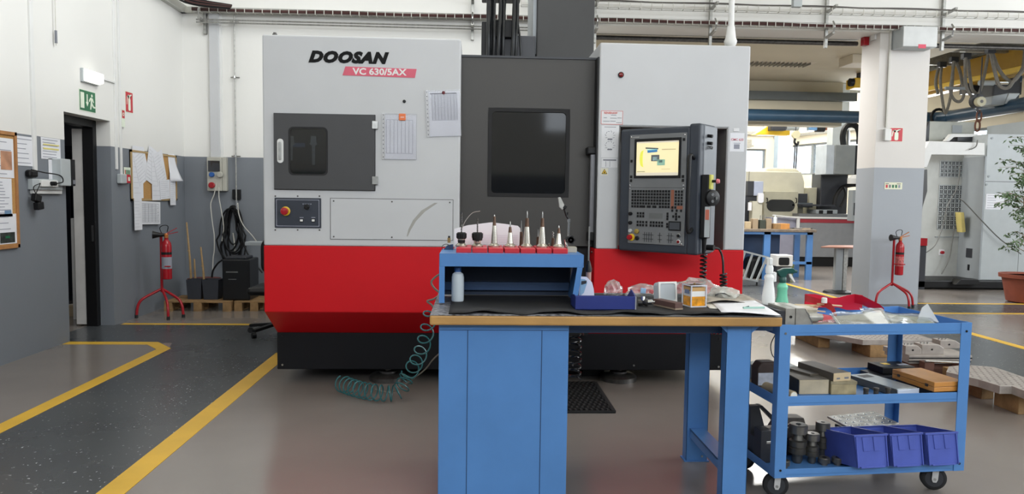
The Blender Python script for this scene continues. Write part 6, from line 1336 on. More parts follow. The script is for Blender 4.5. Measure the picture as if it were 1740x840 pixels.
# rounded plate
pts = [pfloor(*q_,.205) for q_ in ((1608,632),(1612,623),(1640,620),(1690,624),(1740,641),(1800,668),(1775,680),(1740,664),(1719,656),(1699,656),(1663,645))]
g3 = thing('rounded_plate', 'thick steel plate with chamfered outline and holes, right of the trolley', 'plate', (pts[8][0],pts[8][1]+.2,.15)); MB().prism(pts,.145,.205,'xy').build('plate', M_plate, g3, bevel=.003)
hm = MB(); cxm = sum(p[0] for p in pts)/len(pts); cym = sum(p[1] for p in pts)/len(pts)
def inside(x, y, P):
    c_ = False
    for i in range(len(P)):
        (xa_,ya_),(xb_,yb_) = P[i], P[i-1]
        if (ya_ > y) != (yb_ > y) and x < (xb_-xa_)*(y-ya_)/(yb_-ya_)+xa_: c_ = not c_
    return c_
for i in range(30):
    for j in range(30):
        x = cxm-.75+.05*i+(.025 if j % 2 else 0); y = cym-.75+.05*j
        if all(inside(x+dx, y+dy, pts) for dx, dy in ((.02,0),(-.02,0),(0,.02),(0,-.02))): hm.lathe([(.009,.2051),(.009,.2062)],(x,y,0),6)
hm.build('holes', M_hole, g3, kind='stuff')
p = at(1670,680,Z=0); wblock('wooden beam under the left part of the rounded steel plate', p.x, p.y+.02, p.x+.10, p.y+.5, .144); 
p = at(1730,705,Z=0); wblock('wooden block under the right front of the rounded steel plate', p.x, p.y, p.x+.22, p.y+.25, .144)
# ---- pillar fittings
q0, q1 = at(1516,44,Y=10.45), at(1575,86,Y=10.45)
pb = thing('control_cabinet', 'pale grey control cabinet with small red label at the top of the pillar', 'cabinet', ((q0.x+q1.x)/2,10.4,q1.z)); MB().box((q0.x+.03,10.22,q1.z),(q1.x,10.5,q0.z-.05)).build('housing', M_cab, pb, bevel=.008); MB().box((q0.x+.035,10.212,q1.z+.006),(q1.x-.005,10.222,q0.z-.056)).build('door', mat('cabinet_light',(206,208,208),.4), pb, bevel=.003)
q = at(1567,79,Y=10.21); MB(FR((q.x,10.212,q.z))).box((-.055,-.025,0),(.055,.03,.002)).build('label_patch', mat('label_red',(214,70,96),.5), pb)
a = at(1512,85,Y=10.48).x; cpz = at(1510,217,Y=10.48).z; tag(MB().box((a-.012,10.47,cpz),(a+.012,10.5,3.96)).build('cable_duct', M_cable, bevel=.003), 'thin white duct down the pillar face to the switch', 'cable duct')
q = at(1507,230,Y=10.48); sw = thing('wall_switch', 'small white switch box beside the pillar extinguisher sign', 'switch', (q.x,10.5,q.z)); MB().box((q.x-.05,10.44,q.z-.08),(q.x+.05,10.5,q.z+.09)).build('box', M_white, sw, bevel=.008)
q = at(1523.5,229,Y=10.49); M = FR((q.x,10.499,q.z)); s_ = sign('extinguisher_sign', 'red fire extinguisher sign on the right pillar', M, .195, .205, M_sred); fire_ext_icon(M, .19, .2, s_)
q = at(1518.5,316,Y=10.49); M = FR((q.x,10.499,q.z)); s_ = sign('escape_strip_sign', 'small luminous strip sign with pictograms on the grey part of the pillar', M, .265, .10, mat('sign_cream',(222,222,196),.5), edge=False)
for i, m_ in enumerate((M_sred, M_ink, M_sgrn, M_sgrn, M_ink2)): MB(M).box((-.115+.047*i,-.03,.003),(-.085+.047*i,.015,.0045)).build('symbol', m_, s_)
MB(M).box((-.12,.025,.003),(-.07,.033,.0045)).box((.05,.025,.003),(.11,.033,.0045)).build('symbol', M_dark, s_)
# door track above the left opening, end stop
tk = thing('door_track', 'galvanised sliding door track and rod under the left opening header', 'track', (3.7,11.15,3.6)); z1, z0 = at(1370,56,Y=11.1).z, at(1370,66,Y=11.1).z
MB().box((1.7,11.08,z0),(5.79,11.18,z1)).build('track', M_gsteel, tk, bevel=.004); zr_ = at(1370,73,Y=11.15).z; MB().cyl((1.7,11.13,zr_),(5.79,11.13,zr_),.035,n=10).build('rod', M_dsteel, tk); MB().box((1.7,11.06,z1),(5.79,11.2,z1+.05)).build('cover', mat('track_brown',(70,60,50),.5), tk)
q = at(1470,72,Y=10.9); rs = thing('red_stop', 'small red and white end stop at the top of the pillar reveal', 'stop', (5.78,10.9,q.z)); MB().box((5.72,10.8,q.z-.06),(5.80,10.9,q.z+.07)).build('red_block', M_fred, rs, bevel=.004); MB().box((5.77,10.6,q.z-.02),(5.799,10.72,q.z+.12)).build('white_block', M_white, rs, bevel=.004)
tk = thing('door_track', 'galvanised sliding door track over the right opening', 'track', (9.7,11.15,3.6)); MB().box((6.56,11.08,z0+.02),(12.9,11.18,z1)).build('track', M_gsteel, tk, bevel=.004); MB().cyl((6.56,11.13,zr_),(12.9,11.13,zr_),.035,n=10).build('rod', M_dsteel, tk)
# ---- bay: ceiling lamp, beams, pipes
a, b = at(1275,106,Y=13.8), at(1388,106,Y=13.8)
la = thing('ceiling_lamp', 'long louvred ceiling lamp in the bay behind the left opening', 'lamp', ((a.x+b.x)/2-.3,13.9,a.z)); MB().box((a.x-1.0,13.75,a.z+.02),(b.x,14.15,a.z+.10)).build('housing', M_cream, la, bevel=.006)
lv = MB()
for i in range(26): x = a.x-.95+i*(b.x-a.x+.9)/26; lv.box((x,13.78,a.z-.02),(x+.012,14.12,a.z+.02))
lv.build('louvre', M_steel, la); 
MB().cyl((a.x,13.95,a.z+.1),(a.x,13.95,4.13),.02,n=8).cyl((b.x-.3,13.95,a.z+.1),(b.x-.3,13.95,4.13),.02,n=8).build('hanger', M_cream, la)
q = at(1455,103,Y=13.0); cbx_ = thing('ceiling_box', 'cream box unit at the bay ceiling left of the pillar', 'box', (q.x,13.0,q.z)); MB().box((q.x-.12,12.9,q.z-.06),(q.x+.3,13.4,4.12)).build('housing', M_cream, cbx_, bevel=.01)
zp = at(1370,197.5,Y=15.6).z; rp_ = at(1370,187,Y=15.6).z-zp
pp = thing('round_duct', 'big dark blue round duct running along the bay, with elbow', 'duct', (4,15.6,zp)); xe = at(1592,197,Y=15.6).x
MB().cyl((-3.95,15.6,zp),(xe-.2,15.6,zp),rp_,n=24).build('duct', M_pipe, pp, smooth=True)
MB().tube(curve([(xe-.25,15.6,zp),(xe-.08,15.58,zp),(xe+.02,15.45,zp),(xe+.05,15.2,zp)],5),rp_*1.05,24).cyl((xe+.05,15.25,zp),(xe+.05,11.2,zp),rp_,n=24).build('side_duct', M_pipe, pp, smooth=True)
for x in (2.,4.6): MB().cyl((x,15.6,zp),(x+.03,15.6,zp),rp_*1.05,n=24).build('flange', M_dark, pp)
MB().tube([(xe-.22+0*math.cos(t),15.38-.0*t,zp)+(0,) if 0 else (xe-.15+(rp_*1.25)*math.cos(t),15.30,zp+(rp_*1.25)*math.sin(t)) for t in [k*.3927 for k in range(16)]],.03,8,closed=True).build('duct_ring', M_blk, pp, smooth=True)
q = at(1457,140,Y=14.8); yh = thing('yellow_hoist', 'small yellow hoist trolley at the bay ceiling left of the pillar', 'hoist', (q.x,14.8,q.z)); w2 = .30
MB().box((q.x-.14,14.65,q.z-.13),(q.x+.5,15.0,q.z+.07)).build('housing', M_yelp, yh, bevel=.02); MB().cyl((q.x-.22,14.7,q.z-.02),(q.x-.14,14.7,q.z-.02),.08,n=16).build('drum', M_blk, yh); MB().bar((q.x+.05,14.64,q.z-.05),(q.x+.2,14.64,q.z+.0),.03,.02).build('slot', M_blk, yh); MB().box((q.x,14.75,q.z+.07),(q.x+.1,14.85,4.15)).build('hanger', M_dark, yh)
# far hoist seen under the partition
P = lambda u, v, y: at(u,v,Y=y)
fh = thing('bridge_crane', 'yellow travelling crane with motors seen under the partition in the far hall', 'crane', tuple(P(1330,215,19)))
a, b = P(1280,228,19.2), P(1336,212,19.2); MB().prism([(a.x,a.z-.02),(a.x+.55,a.z+.35),(a.x+.95,a.z+.40),(a.x+.95,a.z-.02)],19.1,19.4,'xz').build('girder_end', M_yelp, fh, bevel=.02)
c1, c2 = P(1308,222,18.9), P(1334,212,18.9); MB().box((c1.x,18.8,c1.z),(c2.x,19.05,c2.z+.15)).build('motor', M_dark, fh, bevel=.02)
c1, c2 = P(1335,219,18.9), P(1356,212,18.9); MB().cyl((c1.x,18.9,(c1.z+c2.z)/2),(c2.x,18.9,(c1.z+c2.z)/2),.10,n=16).cyl((c2.x,18.9,c2.z),(c2.x+.55,18.9,c2.z),.07,n=14).build('gearbox', M_cab2, fh, smooth=True)
c1 = P(1373,216,18.9); MB().box((c1.x,18.8,c1.z-.09),(c1.x+.22,19.0,c1.z+.2)).build('blue_motor', mat('motor_blue',(90,130,170),.4), fh, bevel=.03); MB().cyl((c1.x+.2,18.9,c1.z-.02),(c1.x+.42,18.9,c1.z-.02),.11,n=16).build('black_drum', M_blk, fh); MB().cyl((c1.x+.42,18.9,c1.z),(c1.x+.60,18.9,c1.z),.08,n=14).build('red_cap', mat('rust_cap',(150,90,64),.5), fh)
MB().box((a.x+.5,19.0,a.z+.35),(c1.x+1.0,19.3,a.z+.60)).build('bridge_beam', M_yelp, fh)
for k in range(2): x = c1.x+.75+.16*k; MB().tube(curve([(x,18.9,c1.z+.2),(x-.02,18.9,c1.z-.2),(x+.07,18.9,c1.z-.38+.04*k),(x+.16,18.9,c1.z-.2),(x+.14,18.9,c1.z+.2)],5),.022,7).build('festoon', M_blk, fh)
q = P(1352,229,18.6); MB().lathe([(.10,-.05),(.10,.05)],tuple(q),20,axis=(0,1,0)).build('hook_block', mat('hook_cream',(196,190,160),.4), fh); MB().tube(curve([(q.x,q.y,q.z-.08),(q.x-.02,q.y,q.z-.2),(q.x+.06,q.y,q.z-.26),(q.x+.08,q.y,q.z-.17)],5),.03,8).build('hook', M_blk, fh); MB().cyl((q.x,q.y,q.z-.22),(q.x-.02,q.y,q.z-1.2),.02,n=8).cyl((q.x+.05,q.y,q.z-.22),(q.x+.03,q.y,q.z-1.2),.02,n=8).build('sling', M_dark, fh); MB().cyl((q.x,q.y,q.z),(q.x,q.y,q.z+.6),.012,n=6).build('rope', M_dark, fh)
struct('beam_far', MB().box((-4,20.9,3.02),(7.9,21.1,3.25)).box((7.9,21.0,3.05),(8.0,21.02,3.1)), M_gsteel)
# crane on the right: girder, rail, festoon straps, hook
cr_ = thing('overhead_crane', 'yellow overhead crane girder with motors and hanging straps behind the right opening', 'crane', tuple(P(1680,130,13.5)))
def girder(p0, p1, hh, ww, m, nm): 
    p0, p1 = Vector(p0), Vector(p1); MB().bar(p0,p1,ww,hh).build(nm, m, cr_, bevel=.01)
girder(P(1790,88,12.6),P(1572,146,16.5),.52,.25,mat('girder_ochre',(176,136,40),.5),'girder'); girder(P(1790,108,12.5),P(1572,155,16.4),.10,.34,M_yelp,'girder_flange')
girder(P(1790,62,12.4),P(1572,118,16.8),.05,.10,M_gsteel,'festoon_rail')
rl = [P(1575+i,0,14) for i in (0,)]
def strap(us, y, w_=.05):
    pts = [P(u,v,y) for u, v in us]
    for off in (0,): MB().tube(curve(pts,6),.030,6).build('festoon_strap', M_hose, cr_, smooth=True)
for us, y in ((((1600,112),(1598,140),(1602,175),(1606,192),(1610,185),(1616,160),(1619,130),(1619,104)),14.6), (((1621,104),(1618,130),(1615,155),(1622,170),(1632,172),(1638,160),(1640,130),(1640,98)),13.9), (((1624,104),(1632,125),(1638,160)),14.0), (((1641,98),(1640,120),(1643,150),(1654,165),(1664,158),(1672,130),(1680,88)),13.3), (((1645,100),(1648,130),(1652,152),(1660,160)),13.4), (((1683,88),(1690,120),(1698,145),(1712,150),(1724,135),(1738,115),(1742,80)),12.7), (((1686,90),(1696,115),(1708,132),(1722,138),(1736,122),(1746,110)),12.8), (((1595,114),(1590,140),(1594,160)),14.9)):
    strap(us, y)
for u, v, y in ((1600,112,14.6),(1620,104,14.0),(1641,98,13.4),(1682,88,12.7)): q = P(u,v,y); MB().box((q.x-.07,y-.05,q.z-.03),(q.x+.08,y+.05,q.z+.08)).build('strap_carrier', M_dark, cr_, bevel=.01)
rnd = random.Random(8)
mt = P(1657,130,15.0); MB().cyl((mt.x-.1,15.0,mt.z),(mt.x+.25,15.0,mt.z+.05),.28,.28,20).build('blue_motor', mat('motor_deep_blue',(26,56,96),.4,var=.4,scale=30), cr_)
for u0_, u1_, v, m_, r in ((1664,1688,141,M_cab,.05),(1690,1712,140,M_chrome,.045),(1606,1640,150,M_cab2,.03)): p, q = P(u0_,v,13.8), P(u1_,v,13.8); MB().cyl(p,q,r,n=12).build('shaft', m_, cr_, smooth=True)
p = P(1676,150,14.3); MB().box((p.x,14.1,p.z-.22),(p.x+.55,14.5,p.z+.18)).build('gear_housing', M_dark, cr_, bevel=.03); p = P(1700,132,14.6); MB().box((p.x-.1,14.5,p.z-.1),(p.x+.4,14.8,p.z+.12)).build('gear_housing', M_pipe, cr_, bevel=.03)
p = P(1678,179,13.5); MB().prism([(p.x,p.z),(p.x+.25,p.z),(p.x+.32,p.z+.22),(p.x+.02,p.z+.16)],13.4,13.8,'xz').build('end_box', M_cab2, cr_, bevel=.01); MB().prism([(p.x+.26,p.z+.02),(p.x+.4,p.z+.04),(p.x+.55,p.z+.22),(p.x+.33,p.z+.22)],13.4,13.8,'xz').build('end_box', M_cab, cr_, bevel=.01)
MB().box((P(1636,150,14.8).x,14.7,P(1636,160,14.8).z),(P(1730,150,14.8).x,14.9,P(1636,132,14.8).z)).build('rear_frame', M_dark, cr_)
q = P(1665,173,13.0); hk = thing('hook_block', 'round cream hook block with rusty chain link hanging from the crane', 'hook', tuple(q))
MB().lathe([(.085,-.06),(.09,0),(.085,.05)],tuple(q),24,axis=(0,-1,0)).build('sheave', mat('hook_cream',(196,190,160),.4), hk, smooth=True); MB().lathe([(.13,-.04),(.13,.04)],(q.x+.0,q.y+.08,q.z+.02),20,axis=(0,-1,0)).build('housing', M_dark, hk); MB().lathe([(.03,.05),(.03,.054)],tuple(q),14,axis=(0,-1,0)).build('badge', M_dsteel, hk)
z = q.z-.10; M_rust = mat('rust_steel', (104,66,50), .6, metal=.4, var=.2, scale=20)
MB().tube(curve([(q.x-.03,q.y,z+.0),(q.x-.04,q.y,z-.06),(q.x,q.y,z-.10),(q.x+.03,q.y,z-.06)],5),.02,8).build('hook', M_dark, hk)
for k in range(2): zc = z-.16-.17*k; MB().tube([(q.x-.02*k+(.045)*math.cos(t),q.y+(.0),zc+.10*math.sin(t)) for t in [i*.3927 for i in range(16)]],.016,8,closed=True).build('chain_link', M_rust, hk, smooth=True)
MB().cyl((q.x,q.y,q.z+.1),(q.x,q.y,q.z+.8),.012,n=6).build('rope', M_dark, hk)
# ---- blue bench in the bay with clutter
YBB = 13.7; zt_ = at(1330,390,Y=YBB).z
wb2 = thing('workbench', 'small blue workbench with cluttered top in the bay behind the left opening', 'workbench', (at(1325,400,Y=YBB).x,YBB,0)); xa_, xb_ = at(1240,390,Y=YBB).x, at(1386,390,Y=YBB).x
MB().box((xa_,YBB-.05,zt_-.05),(xb_,YBB+.7,zt_)).build('worktop', mat('old_worktop',(120,108,94),.6,var=.25,scale=14), wb2, bevel=.006)
for u0_, u1_ in ((1298,1309),(1371,1381),(1245,1255)): a, b = at(u0_,420,Y=YBB).x, at(u1_,420,Y=YBB).x; MB().box((a,YBB,0),(b,YBB+.06,zt_-.05)).build('leg', M_blue, wb2); MB().box((a,YBB+.55,0),(b,YBB+.61,zt_-.05)).build('leg', M_blue, wb2)
MB().box((at(1265,400,Y=YBB).x,YBB+.50,.15),(at(1344,400,Y=YBB).x,YBB+.53,zt_-.05)).build('back_panel', M_dblue, wb2); MB().box((at(1340,400,Y=YBB).x,YBB+.0,.30),(xb_-.05,YBB+.04,.35)).box((xa_,YBB,zt_-.10),(xb_-.05,YBB+.03,zt_-.05)).build('rail', M_blue, wb2)
rnd = random.Random(4)
for (u0_, u1_, v0, m_, s, cat) in ((1266,1276,377,M_card,'tiny brown box at the left of the far cluttered bench','box'),(1279,1288,372,mat('tan_card',(150,132,108),.7),'pale tan box second from left on the far bench','box'),(1291,1301,374,mat('olive_pot',(50,56,46),.6),'dark olive pot with tools on the far bench','pot'),(1302,1311,372,mat('tan_card',(150,132,108),.7),'tan carton beside the dark pot on the far bench','carton'),(1315,1322,366,M_plast,'small clear spray bottle on the far bench','bottle'),(1314,1323,380,M_pal,'little wooden block before the clear bottle on the far bench','block'),(1322,1338,380,M_case,'orange wooden box on the far bench','box')):
    a, b = at(u0_,389,Y=YBB+.15), at(u1_,389,Y=YBB+.15); t_ = at(u0_,v0,Y=YBB+.15).z; o = thing('bench_pot' if 'pot' in cat else ('small_bottle' if cat == 'bottle' else 'small_box'), s, cat, ((a.x+b.x)/2,YBB+.15,zt_)); d0_ = .35 if 'wooden block' in s else .15
    if cat == 'bottle': MB().lathe([(.035,zt_),(.035,t_-.05),(.012,t_-.03),(.012,t_)],((a.x+b.x)/2,YBB+.2,0),14).build('body', m_, o, smooth=True)
    else: MB().box((a.x,YBB+(.05 if 'orange' in s or 'wooden block' in s else .15),zt_),(b.x,YBB+.3,t_)).build('body', m_, o, bevel=.004)
    if cat == 'pot': 
        for dx in (.02,.06,.11): MB().cyl((a.x+dx,YBB+.2,t_),(a.x+dx+.03*rnd.random(),YBB+.2,t_+.08+.06*rnd.random()),.008,n=6).build('tool_handle', M_steel, o)
o = thing('loose_tools', 'low scatter of flat metal tools at the right of the far bench', 'tools', (at(1362,388,Y=YBB).x,YBB,zt_)); o['kind'] = 'stuff'
for i in range(8): x = at(1345+5*i,388,Y=YBB).x; MB().obox((x,YBB+.1+.03*(i%3),zt_+.015),(.14,.03,.02),rz=rnd.uniform(-.8,.8)).build('flat_tool', M_steel if i % 2 else mat('tan_card',(150,132,108),.7), o)
del o['kind']
# bucket, carton, black pile below, step ladder
q = at(1356,477,Z=0); bk_ = thing('paint_bucket', 'translucent yellow green bucket on the floor under the far bench', 'bucket', (q.x,14.1,0)); MB().lathe([(.10,0),(.125,.22),(.13,.28),(.13,.30)],(q.x,14.1,0),22).build('bucket', mat('bucket_green',(132,150,84),.5,var=.15), bk_, smooth=True); MB().lathe([(.135,.30),(.135,.34),(.12,.345)],(q.x,14.1,0),22).build('lid', M_cab2, bk_)
a, b = at(1320,434,Y=13.2), at(1347,453,Y=13.2); o = thing('white_carton', 'torn white carton with dark hole behind the green spray bottle', 'carton', ((a.x+b.x)/2,13.3,0)); MB().box((a.x,13.2,b.z),(b.x,13.5,a.z)).build('body', M_white, o, bevel=.006); MB().prism(rrect(a.x+.04,b.x-.07,b.z+.02,a.z-.04,.03,4),13.19,13.2,'xz').build('opening', M_blk, o); MB().box((a.x+.02,13.24,0),(b.x-.02,13.46,b.z)).build('support_post', M_dark, o)
o = thing('black_sacks', 'pile of dark sacks below the far bench', 'sack', (at(1300,460,Y=14.2).x,14.2,0)); MB().box((at(1268,460,Y=14).x,13.85,0),(at(1333,460,Y=14).x,14.15,.42)).build('pile', M_blk, o, bevel=.08, seg=3)
ld = thing('step_ladder', 'small aluminium ladder leaning on its side right of the machine', 'ladder', tuple(at(1280,478,Y=12.9)))
A1, A2, B1, B2 = at(1250,424,Y=12.7), at(1306,438,Y=12.7), at(1240,468,Y=12.7), at(1288,478,Y=12.7)
MB().bar(A1,A2,.04,.03).build('rail', M_cab, ld); MB().bar(B1,B2,.04,.03).build('rail', M_cab, ld)
for t in (.05,.28,.51,.74,.95): MB().bar(A1.lerp(A2,t),B1.lerp(B2,t),.03,.03).build('rung', M_cab, ld)
MB().cyl(B2+Vector((-.02,0,-.02)),Vector((B2.x-.02,12.7,0)),.015,n=8).build('foot', M_blk, ld); MB().cyl(B1,Vector((B1.x,12.7,0)),.015,n=8).build('foot', M_blk, ld)
# round table
q = at(1424,498,Z=0); zt_ = at(1424,419,Y=q.y).z; rt2 = thing('side_table', 'grey table with reddish top on twin square posts before the pillar', 'table', (q.x,q.y,0))
MB().prism([(q.x-.35,q.y-.05),(q.x+.75,q.y-.30),(q.x+.75,q.y+.45),(q.x-.05,q.y+.30)],zt_-.025,zt_,'xy').build('tabletop', mat('table_reddish',(168,124,108),.3), rt2, bevel=.008); MB().box((q.x-.08,q.y-.04,.02),(q.x+.04,q.y+.04,zt_-.025)).build('post', M_cab2, rt2, bevel=.004); MB().box((q.x+.06,q.y-.03,.02),(q.x+.12,q.y+.03,zt_-.20)).box((q.x+.055,q.y-.035,zt_-.32),(q.x+.125,q.y+.035,zt_-.03)).build('sliding_post', M_gsteel, rt2); MB().lathe([(.24,0),(.22,.03),(.06,.05)],(q.x,q.y,0),24).build('base', M_blk, rt2, smooth=True)
# cream machine with oval window
YC = 15.6 - .0
cm = thing('grinding_machine', 'cream enclosed machine with dark oval window beyond the bay', 'machine', (at(1330,380,Y=17.2).x,17.2,0)); Yc = 17.2
def cx_(u, v, y=Yc): p = at(u,v,Y=y); return p.x, p.z
x0, z1 = cx_(1275,290); x1, _ = cx_(1377,300); MB().prism([(x0,.0),(x1,0),(x1,z1-.25),(x1-.08,z1+.0),(x0,z1)],Yc+.3,Yc+1.8,'xz').build('body', M_cmach, cm, bevel=.02); MB().box((cx_(1291,0)[0],Yc+.295,.6),(cx_(1291.7,0)[0],Yc+.3,z1)).build('panel_joint', M_dark, cm)
p_ = [cx_(*k) for k in ((1313,291),(1318,284),(1368,285),(1376,291))]; MB().prism(p_,Yc+.5,Yc+1.6,'xz').build('top_cover', M_cmach, cm, bevel=.02)
x0, z1 = cx_(1299,325); x1, z0 = cx_(1355,372); fp2 = MB().box((x0,Yc,z0-1.0 if z0 > 1.2 else .1),(x1,Yc+.3,z1)).build('front_door', mat('cream_door',(176,172,152),.45), cm, bevel=.01)
x0, z1 = cx_(1303,339); x1, z0 = cx_(1350,360); MB().prism(rrect(x0,x1,z0,z1,(z1-z0)/2-.001,8),Yc-.012,Yc,'xz').build('oval_window', M_bglass, fp2, bevel=.006)
for u in (1302.5,1352): a = Vector((cx_(u,337)[0],Yc,cx_(u,337)[1])); MB().tube([a,a+Vector((0,-.06,-.01)),a+Vector((0,-.06,-.10)),a+Vector((0,0,-.11))],.012,6).build('handle', M_blk, fp2)
x0, z1 = cx_(1356,329); x1, z0 = cx_(1375,345); MB().box((x0,Yc+.1,z0),(x1,Yc+.3,z1)).build('dark_panel', M_dark, cm, bevel=.006); x1, z2 = cx_(1381,353); MB().box((x0,Yc+.0,z2),(x1,Yc+.3,z0)).build('dark_drawer', mat('drawer_slate',(74,80,86),.4), cm, bevel=.006)
x0, z1 = cx_(1382,319); x1, z0 = cx_(1393,371); MB().box((x0,Yc+.2,.5),(x1,Yc+.6,z1)).build('side_column', mat('cream_door',(176,172,152),.45), cm, bevel=.01)
o = thing('white_cabinet', 'white cabinet with conduit far behind the cream machine', 'cabinet', (at(1405,340,Y=20.5).x,20.5,0)); x0, z1 = at(1386,317,Y=20.5).x, at(1390,317,Y=20.5).z; x1 = at(1418,320,Y=20.5).x; MB().box((x0,20.5,0),(x1,21.1,z1)).build('body', M_white, o, bevel=.01); MB().box((at(1400,330,Y=20.5).x,20.49,0),(at(1400.6,330,Y=20.5).x,20.5,z1)).build('door_joint', M_dark, o); MB().tube(curve([at(1392,328,Y=20.4),at(1398,326,Y=20.4),at(1405,322,Y=20.4),at(1416,318,Y=20.4)],4),.02,6).build('conduit', M_ink, o)
# left grey control boxes
o = thing('pendant_station', 'dark and silver control box on an arm at the left of the cream machine', 'control box', tuple(at(1285,320,Y=16.6))); a, b = at(1271,308,Y=16.6), at(1296,333,Y=16.6); m_ = at(1281,308,Y=16.6).x; MB().box((a.x,16.6,b.z),(m_,16.8,a.z)).build('dark_box', M_dark, o); MB().box((m_,16.58,b.z),(b.x,16.8,a.z)).build('silver_box', mat('silver_panel',(172,178,196),.3,metal=.3), o, bevel=.006); MB().box((a.x-.05,16.65,.1),(m_+.1,16.85,b.z)).build('stand', M_dark, o)
a, b = at(1279,342,Y=16.4), at(1294,385,Y=16.4); MB().box((a.x,16.4,0),(b.x,16.6,a.z)).build('side_panel', M_cmach, o, bevel=.006); a, b = at(1290,328,Y=16.3), at(1299,345,Y=16.3); MB().prism(rrect(a.x,b.x,b.z,a.z,.04,5),16.35,16.4,'xz').build('white_tag', M_pap, o); a, b = at(1272,344,Y=16.3), at(1277,358,Y=16.3); MB().box((a.x,16.3,b.z),(b.x,16.34,a.z)).build('white_strip', M_pap, o)
# gantry machine bed with red stripe
YG = 16.6; gm = thing('gantry_machine', 'grey machining centre with red stripe on its bed beyond the bay', 'machine', (at(1410,420,Y=YG).x,YG,0))
x0 = at(1355,400,Y=YG).x; x1 = at(1462,400,Y=YG).x; zz = lambda v, y=YG: at(1410,v,Y=y).z
MB().box((x0,YG,.22),(x1,YG+.5,zz(372))).build('bed', mat('bed_grey',(132,134,138),.45), gm, bevel=.01); MB().box((x0+.1,YG+.05,0),(x1,YG+.5,.22)).build('plinth', M_blk, gm)
MB().box((x0+.05,YG-.01,zz(379)),(x1,YG,zz(373))).build('red_stripe', mat('stripe_red',(150,44,56),.4), gm); MB().box((x0-.02,YG-.03,zz(372)),(x1,YG+.5,zz(369.5))).build('white_rail', M_white, gm); MB().box((x0-.03,YG-.03,.2),(x0+.03,YG+.02,zz(372))).build('white_rail', M_white, gm); MB().box((x0-.6,YG+.1,.2),(x0,YG+.4,zz(371))).build('left_wing', mat('wing_lilac',(150,150,166),.4), gm, bevel=.006); MB().bar((x0-.6,YG+.0,zz(367)),(x0,YG-.02,zz(371)),.05,.03).build('white_rail', M_white, gm)
ct_ = MB().box((x0+.1,YG+.15,zz(369.5)),(x1,YG+.55,zz(364))).build('table', mat('table_grey',(110,112,114),.35,metal=.6), gm, bevel=.01); MB().box((at(1412,0,Y=YG).x,YG+.3,zz(364)),(at(1450,0,Y=YG).x,YG+.8,zz(357))).build('carriage', M_cab2, gm, bevel=.01); MB().box((at(1417,0,Y=YG).x,YG+.29,zz(365)),(at(1424,0,Y=YG).x,YG+.3,zz(358))).box((at(1431,0,Y=YG).x,YG+.29,zz(365)),(at(1441,0,Y=YG).x,YG+.3,zz(358))).build('dark_slot', M_blk, gm); MB().box((at(1388,0,Y=YG).x,YG+.3,zz(351)),(at(1445,0,Y=YG).x,YG+.7,zz(348))).build('slide_cover', M_dark, gm)
MB().box((at(1418,0,Y=17).x,17.3,.9),(at(1466,0,Y=17).x,17.8,zz(293,17))).build('column', M_dark, gm, bevel=.02); MB().tube(curve([at(u,v,Y=17.1) for u, v in ((1417,350),(1420,335),(1430,320),(1445,315),(1462,314))],5),.05,8).build('hose', M_blk, gm, smooth=True); MB().tube(curve([at(u,v,Y=17.0) for u, v in ((1434,318),(1437,330),(1433,342),(1428,352))],5),.03,8).build('hose', M_blk, gm, smooth=True)
a, b = at(1407,246,Y=16.7), at(1418,296,Y=16.7); c_ = at(1452,296,Y=16.7).x; d_ = at(1464,296,Y=16.7).x
MB().box((a.x,16.75,b.z),(b.x,17.3,a.z)).build('head_side', mat('head_light',(190,198,206),.4), gm); MB().box((b.x,16.7,b.z),(c_,17.3,a.z)).build('spindle_head', mat('head_grey',(132,136,136),.45), gm, bevel=.012); MB().box((c_,16.72,b.z),(d_,17.3,a.z+.0)).build('head_panel', M_blk, gm)
ar_ = [(1433,247),(1432,232),(1436,218),(1446,212),(1456,216),(1460,228),(1460,245)]; MB().tube(curve([at(u,v,Y=16.9) for u, v in ar_],5),.07,8).build('cable_chain', M_blk, gm, smooth=True); MB().cyl(at(1441,247,Y=17.0),at(1441,222,Y=17.0),.04,n=10).build('lift_rod', M_steel, gm)
q = at(1451,305,Y=16.6); MB().lathe([(.06,.10),(.10,.05),(.14,.02),(.14,-.10)],tuple(q),18).build('spindle_nose', M_white, gm, smooth=True)
a, b = at(1449,323,Y=16.2), at(1460,376,Y=16.2); sp_ = MB().box((a.x,16.2,b.z),(b.x+.1,16.4,a.z)).build('control_cabinet', M_cab2, gm, bevel=.01); MB().box((a.x+.04,16.19,at(1452,366,Y=16.2).z),(a.x+.09,16.2,at(1452,345,Y=16.2).z)).build('dark_slot', M_dark, sp_)

# ---- large machine cabinets at the right edge
YQ = 12.5; mq = thing('cabinet_machine', 'tall pale grey machine with vent grilles and cabinets at the right edge', 'machine', (9.0,YQ,0))
X = lambda u, y=YQ: at(u,350,Y=y).x; Zq = lambda v, y=YQ, u=1650: at(u,v,Y=y).z
xc = X(1672); MB().box((xc,YQ,.16),(xc+.68,YQ+1.0,Zq(228,YQ,1700))).build('cabinet', M_cab, mq, bevel=.006); MB().box((xc+.685,YQ,.16),(xc+1.6,YQ+1.0,Zq(205,YQ,1720))).build('cabinet', M_cab, mq, bevel=.006)
MB().box((xc,YQ-.002,Zq(309,YQ,1700)-.004),(xc+.68,YQ,Zq(309,YQ,1700)+.004)).build('door_joint', M_dark, mq)
for u, v in ((1679,235),(1677,300),(1674,314)): MB(FR((X(u),YQ,Zq(v,YQ,1690)))).lathe([(.02,0),(.02,.01)],(0,0,0),10).build('latch', M_cab2, mq)
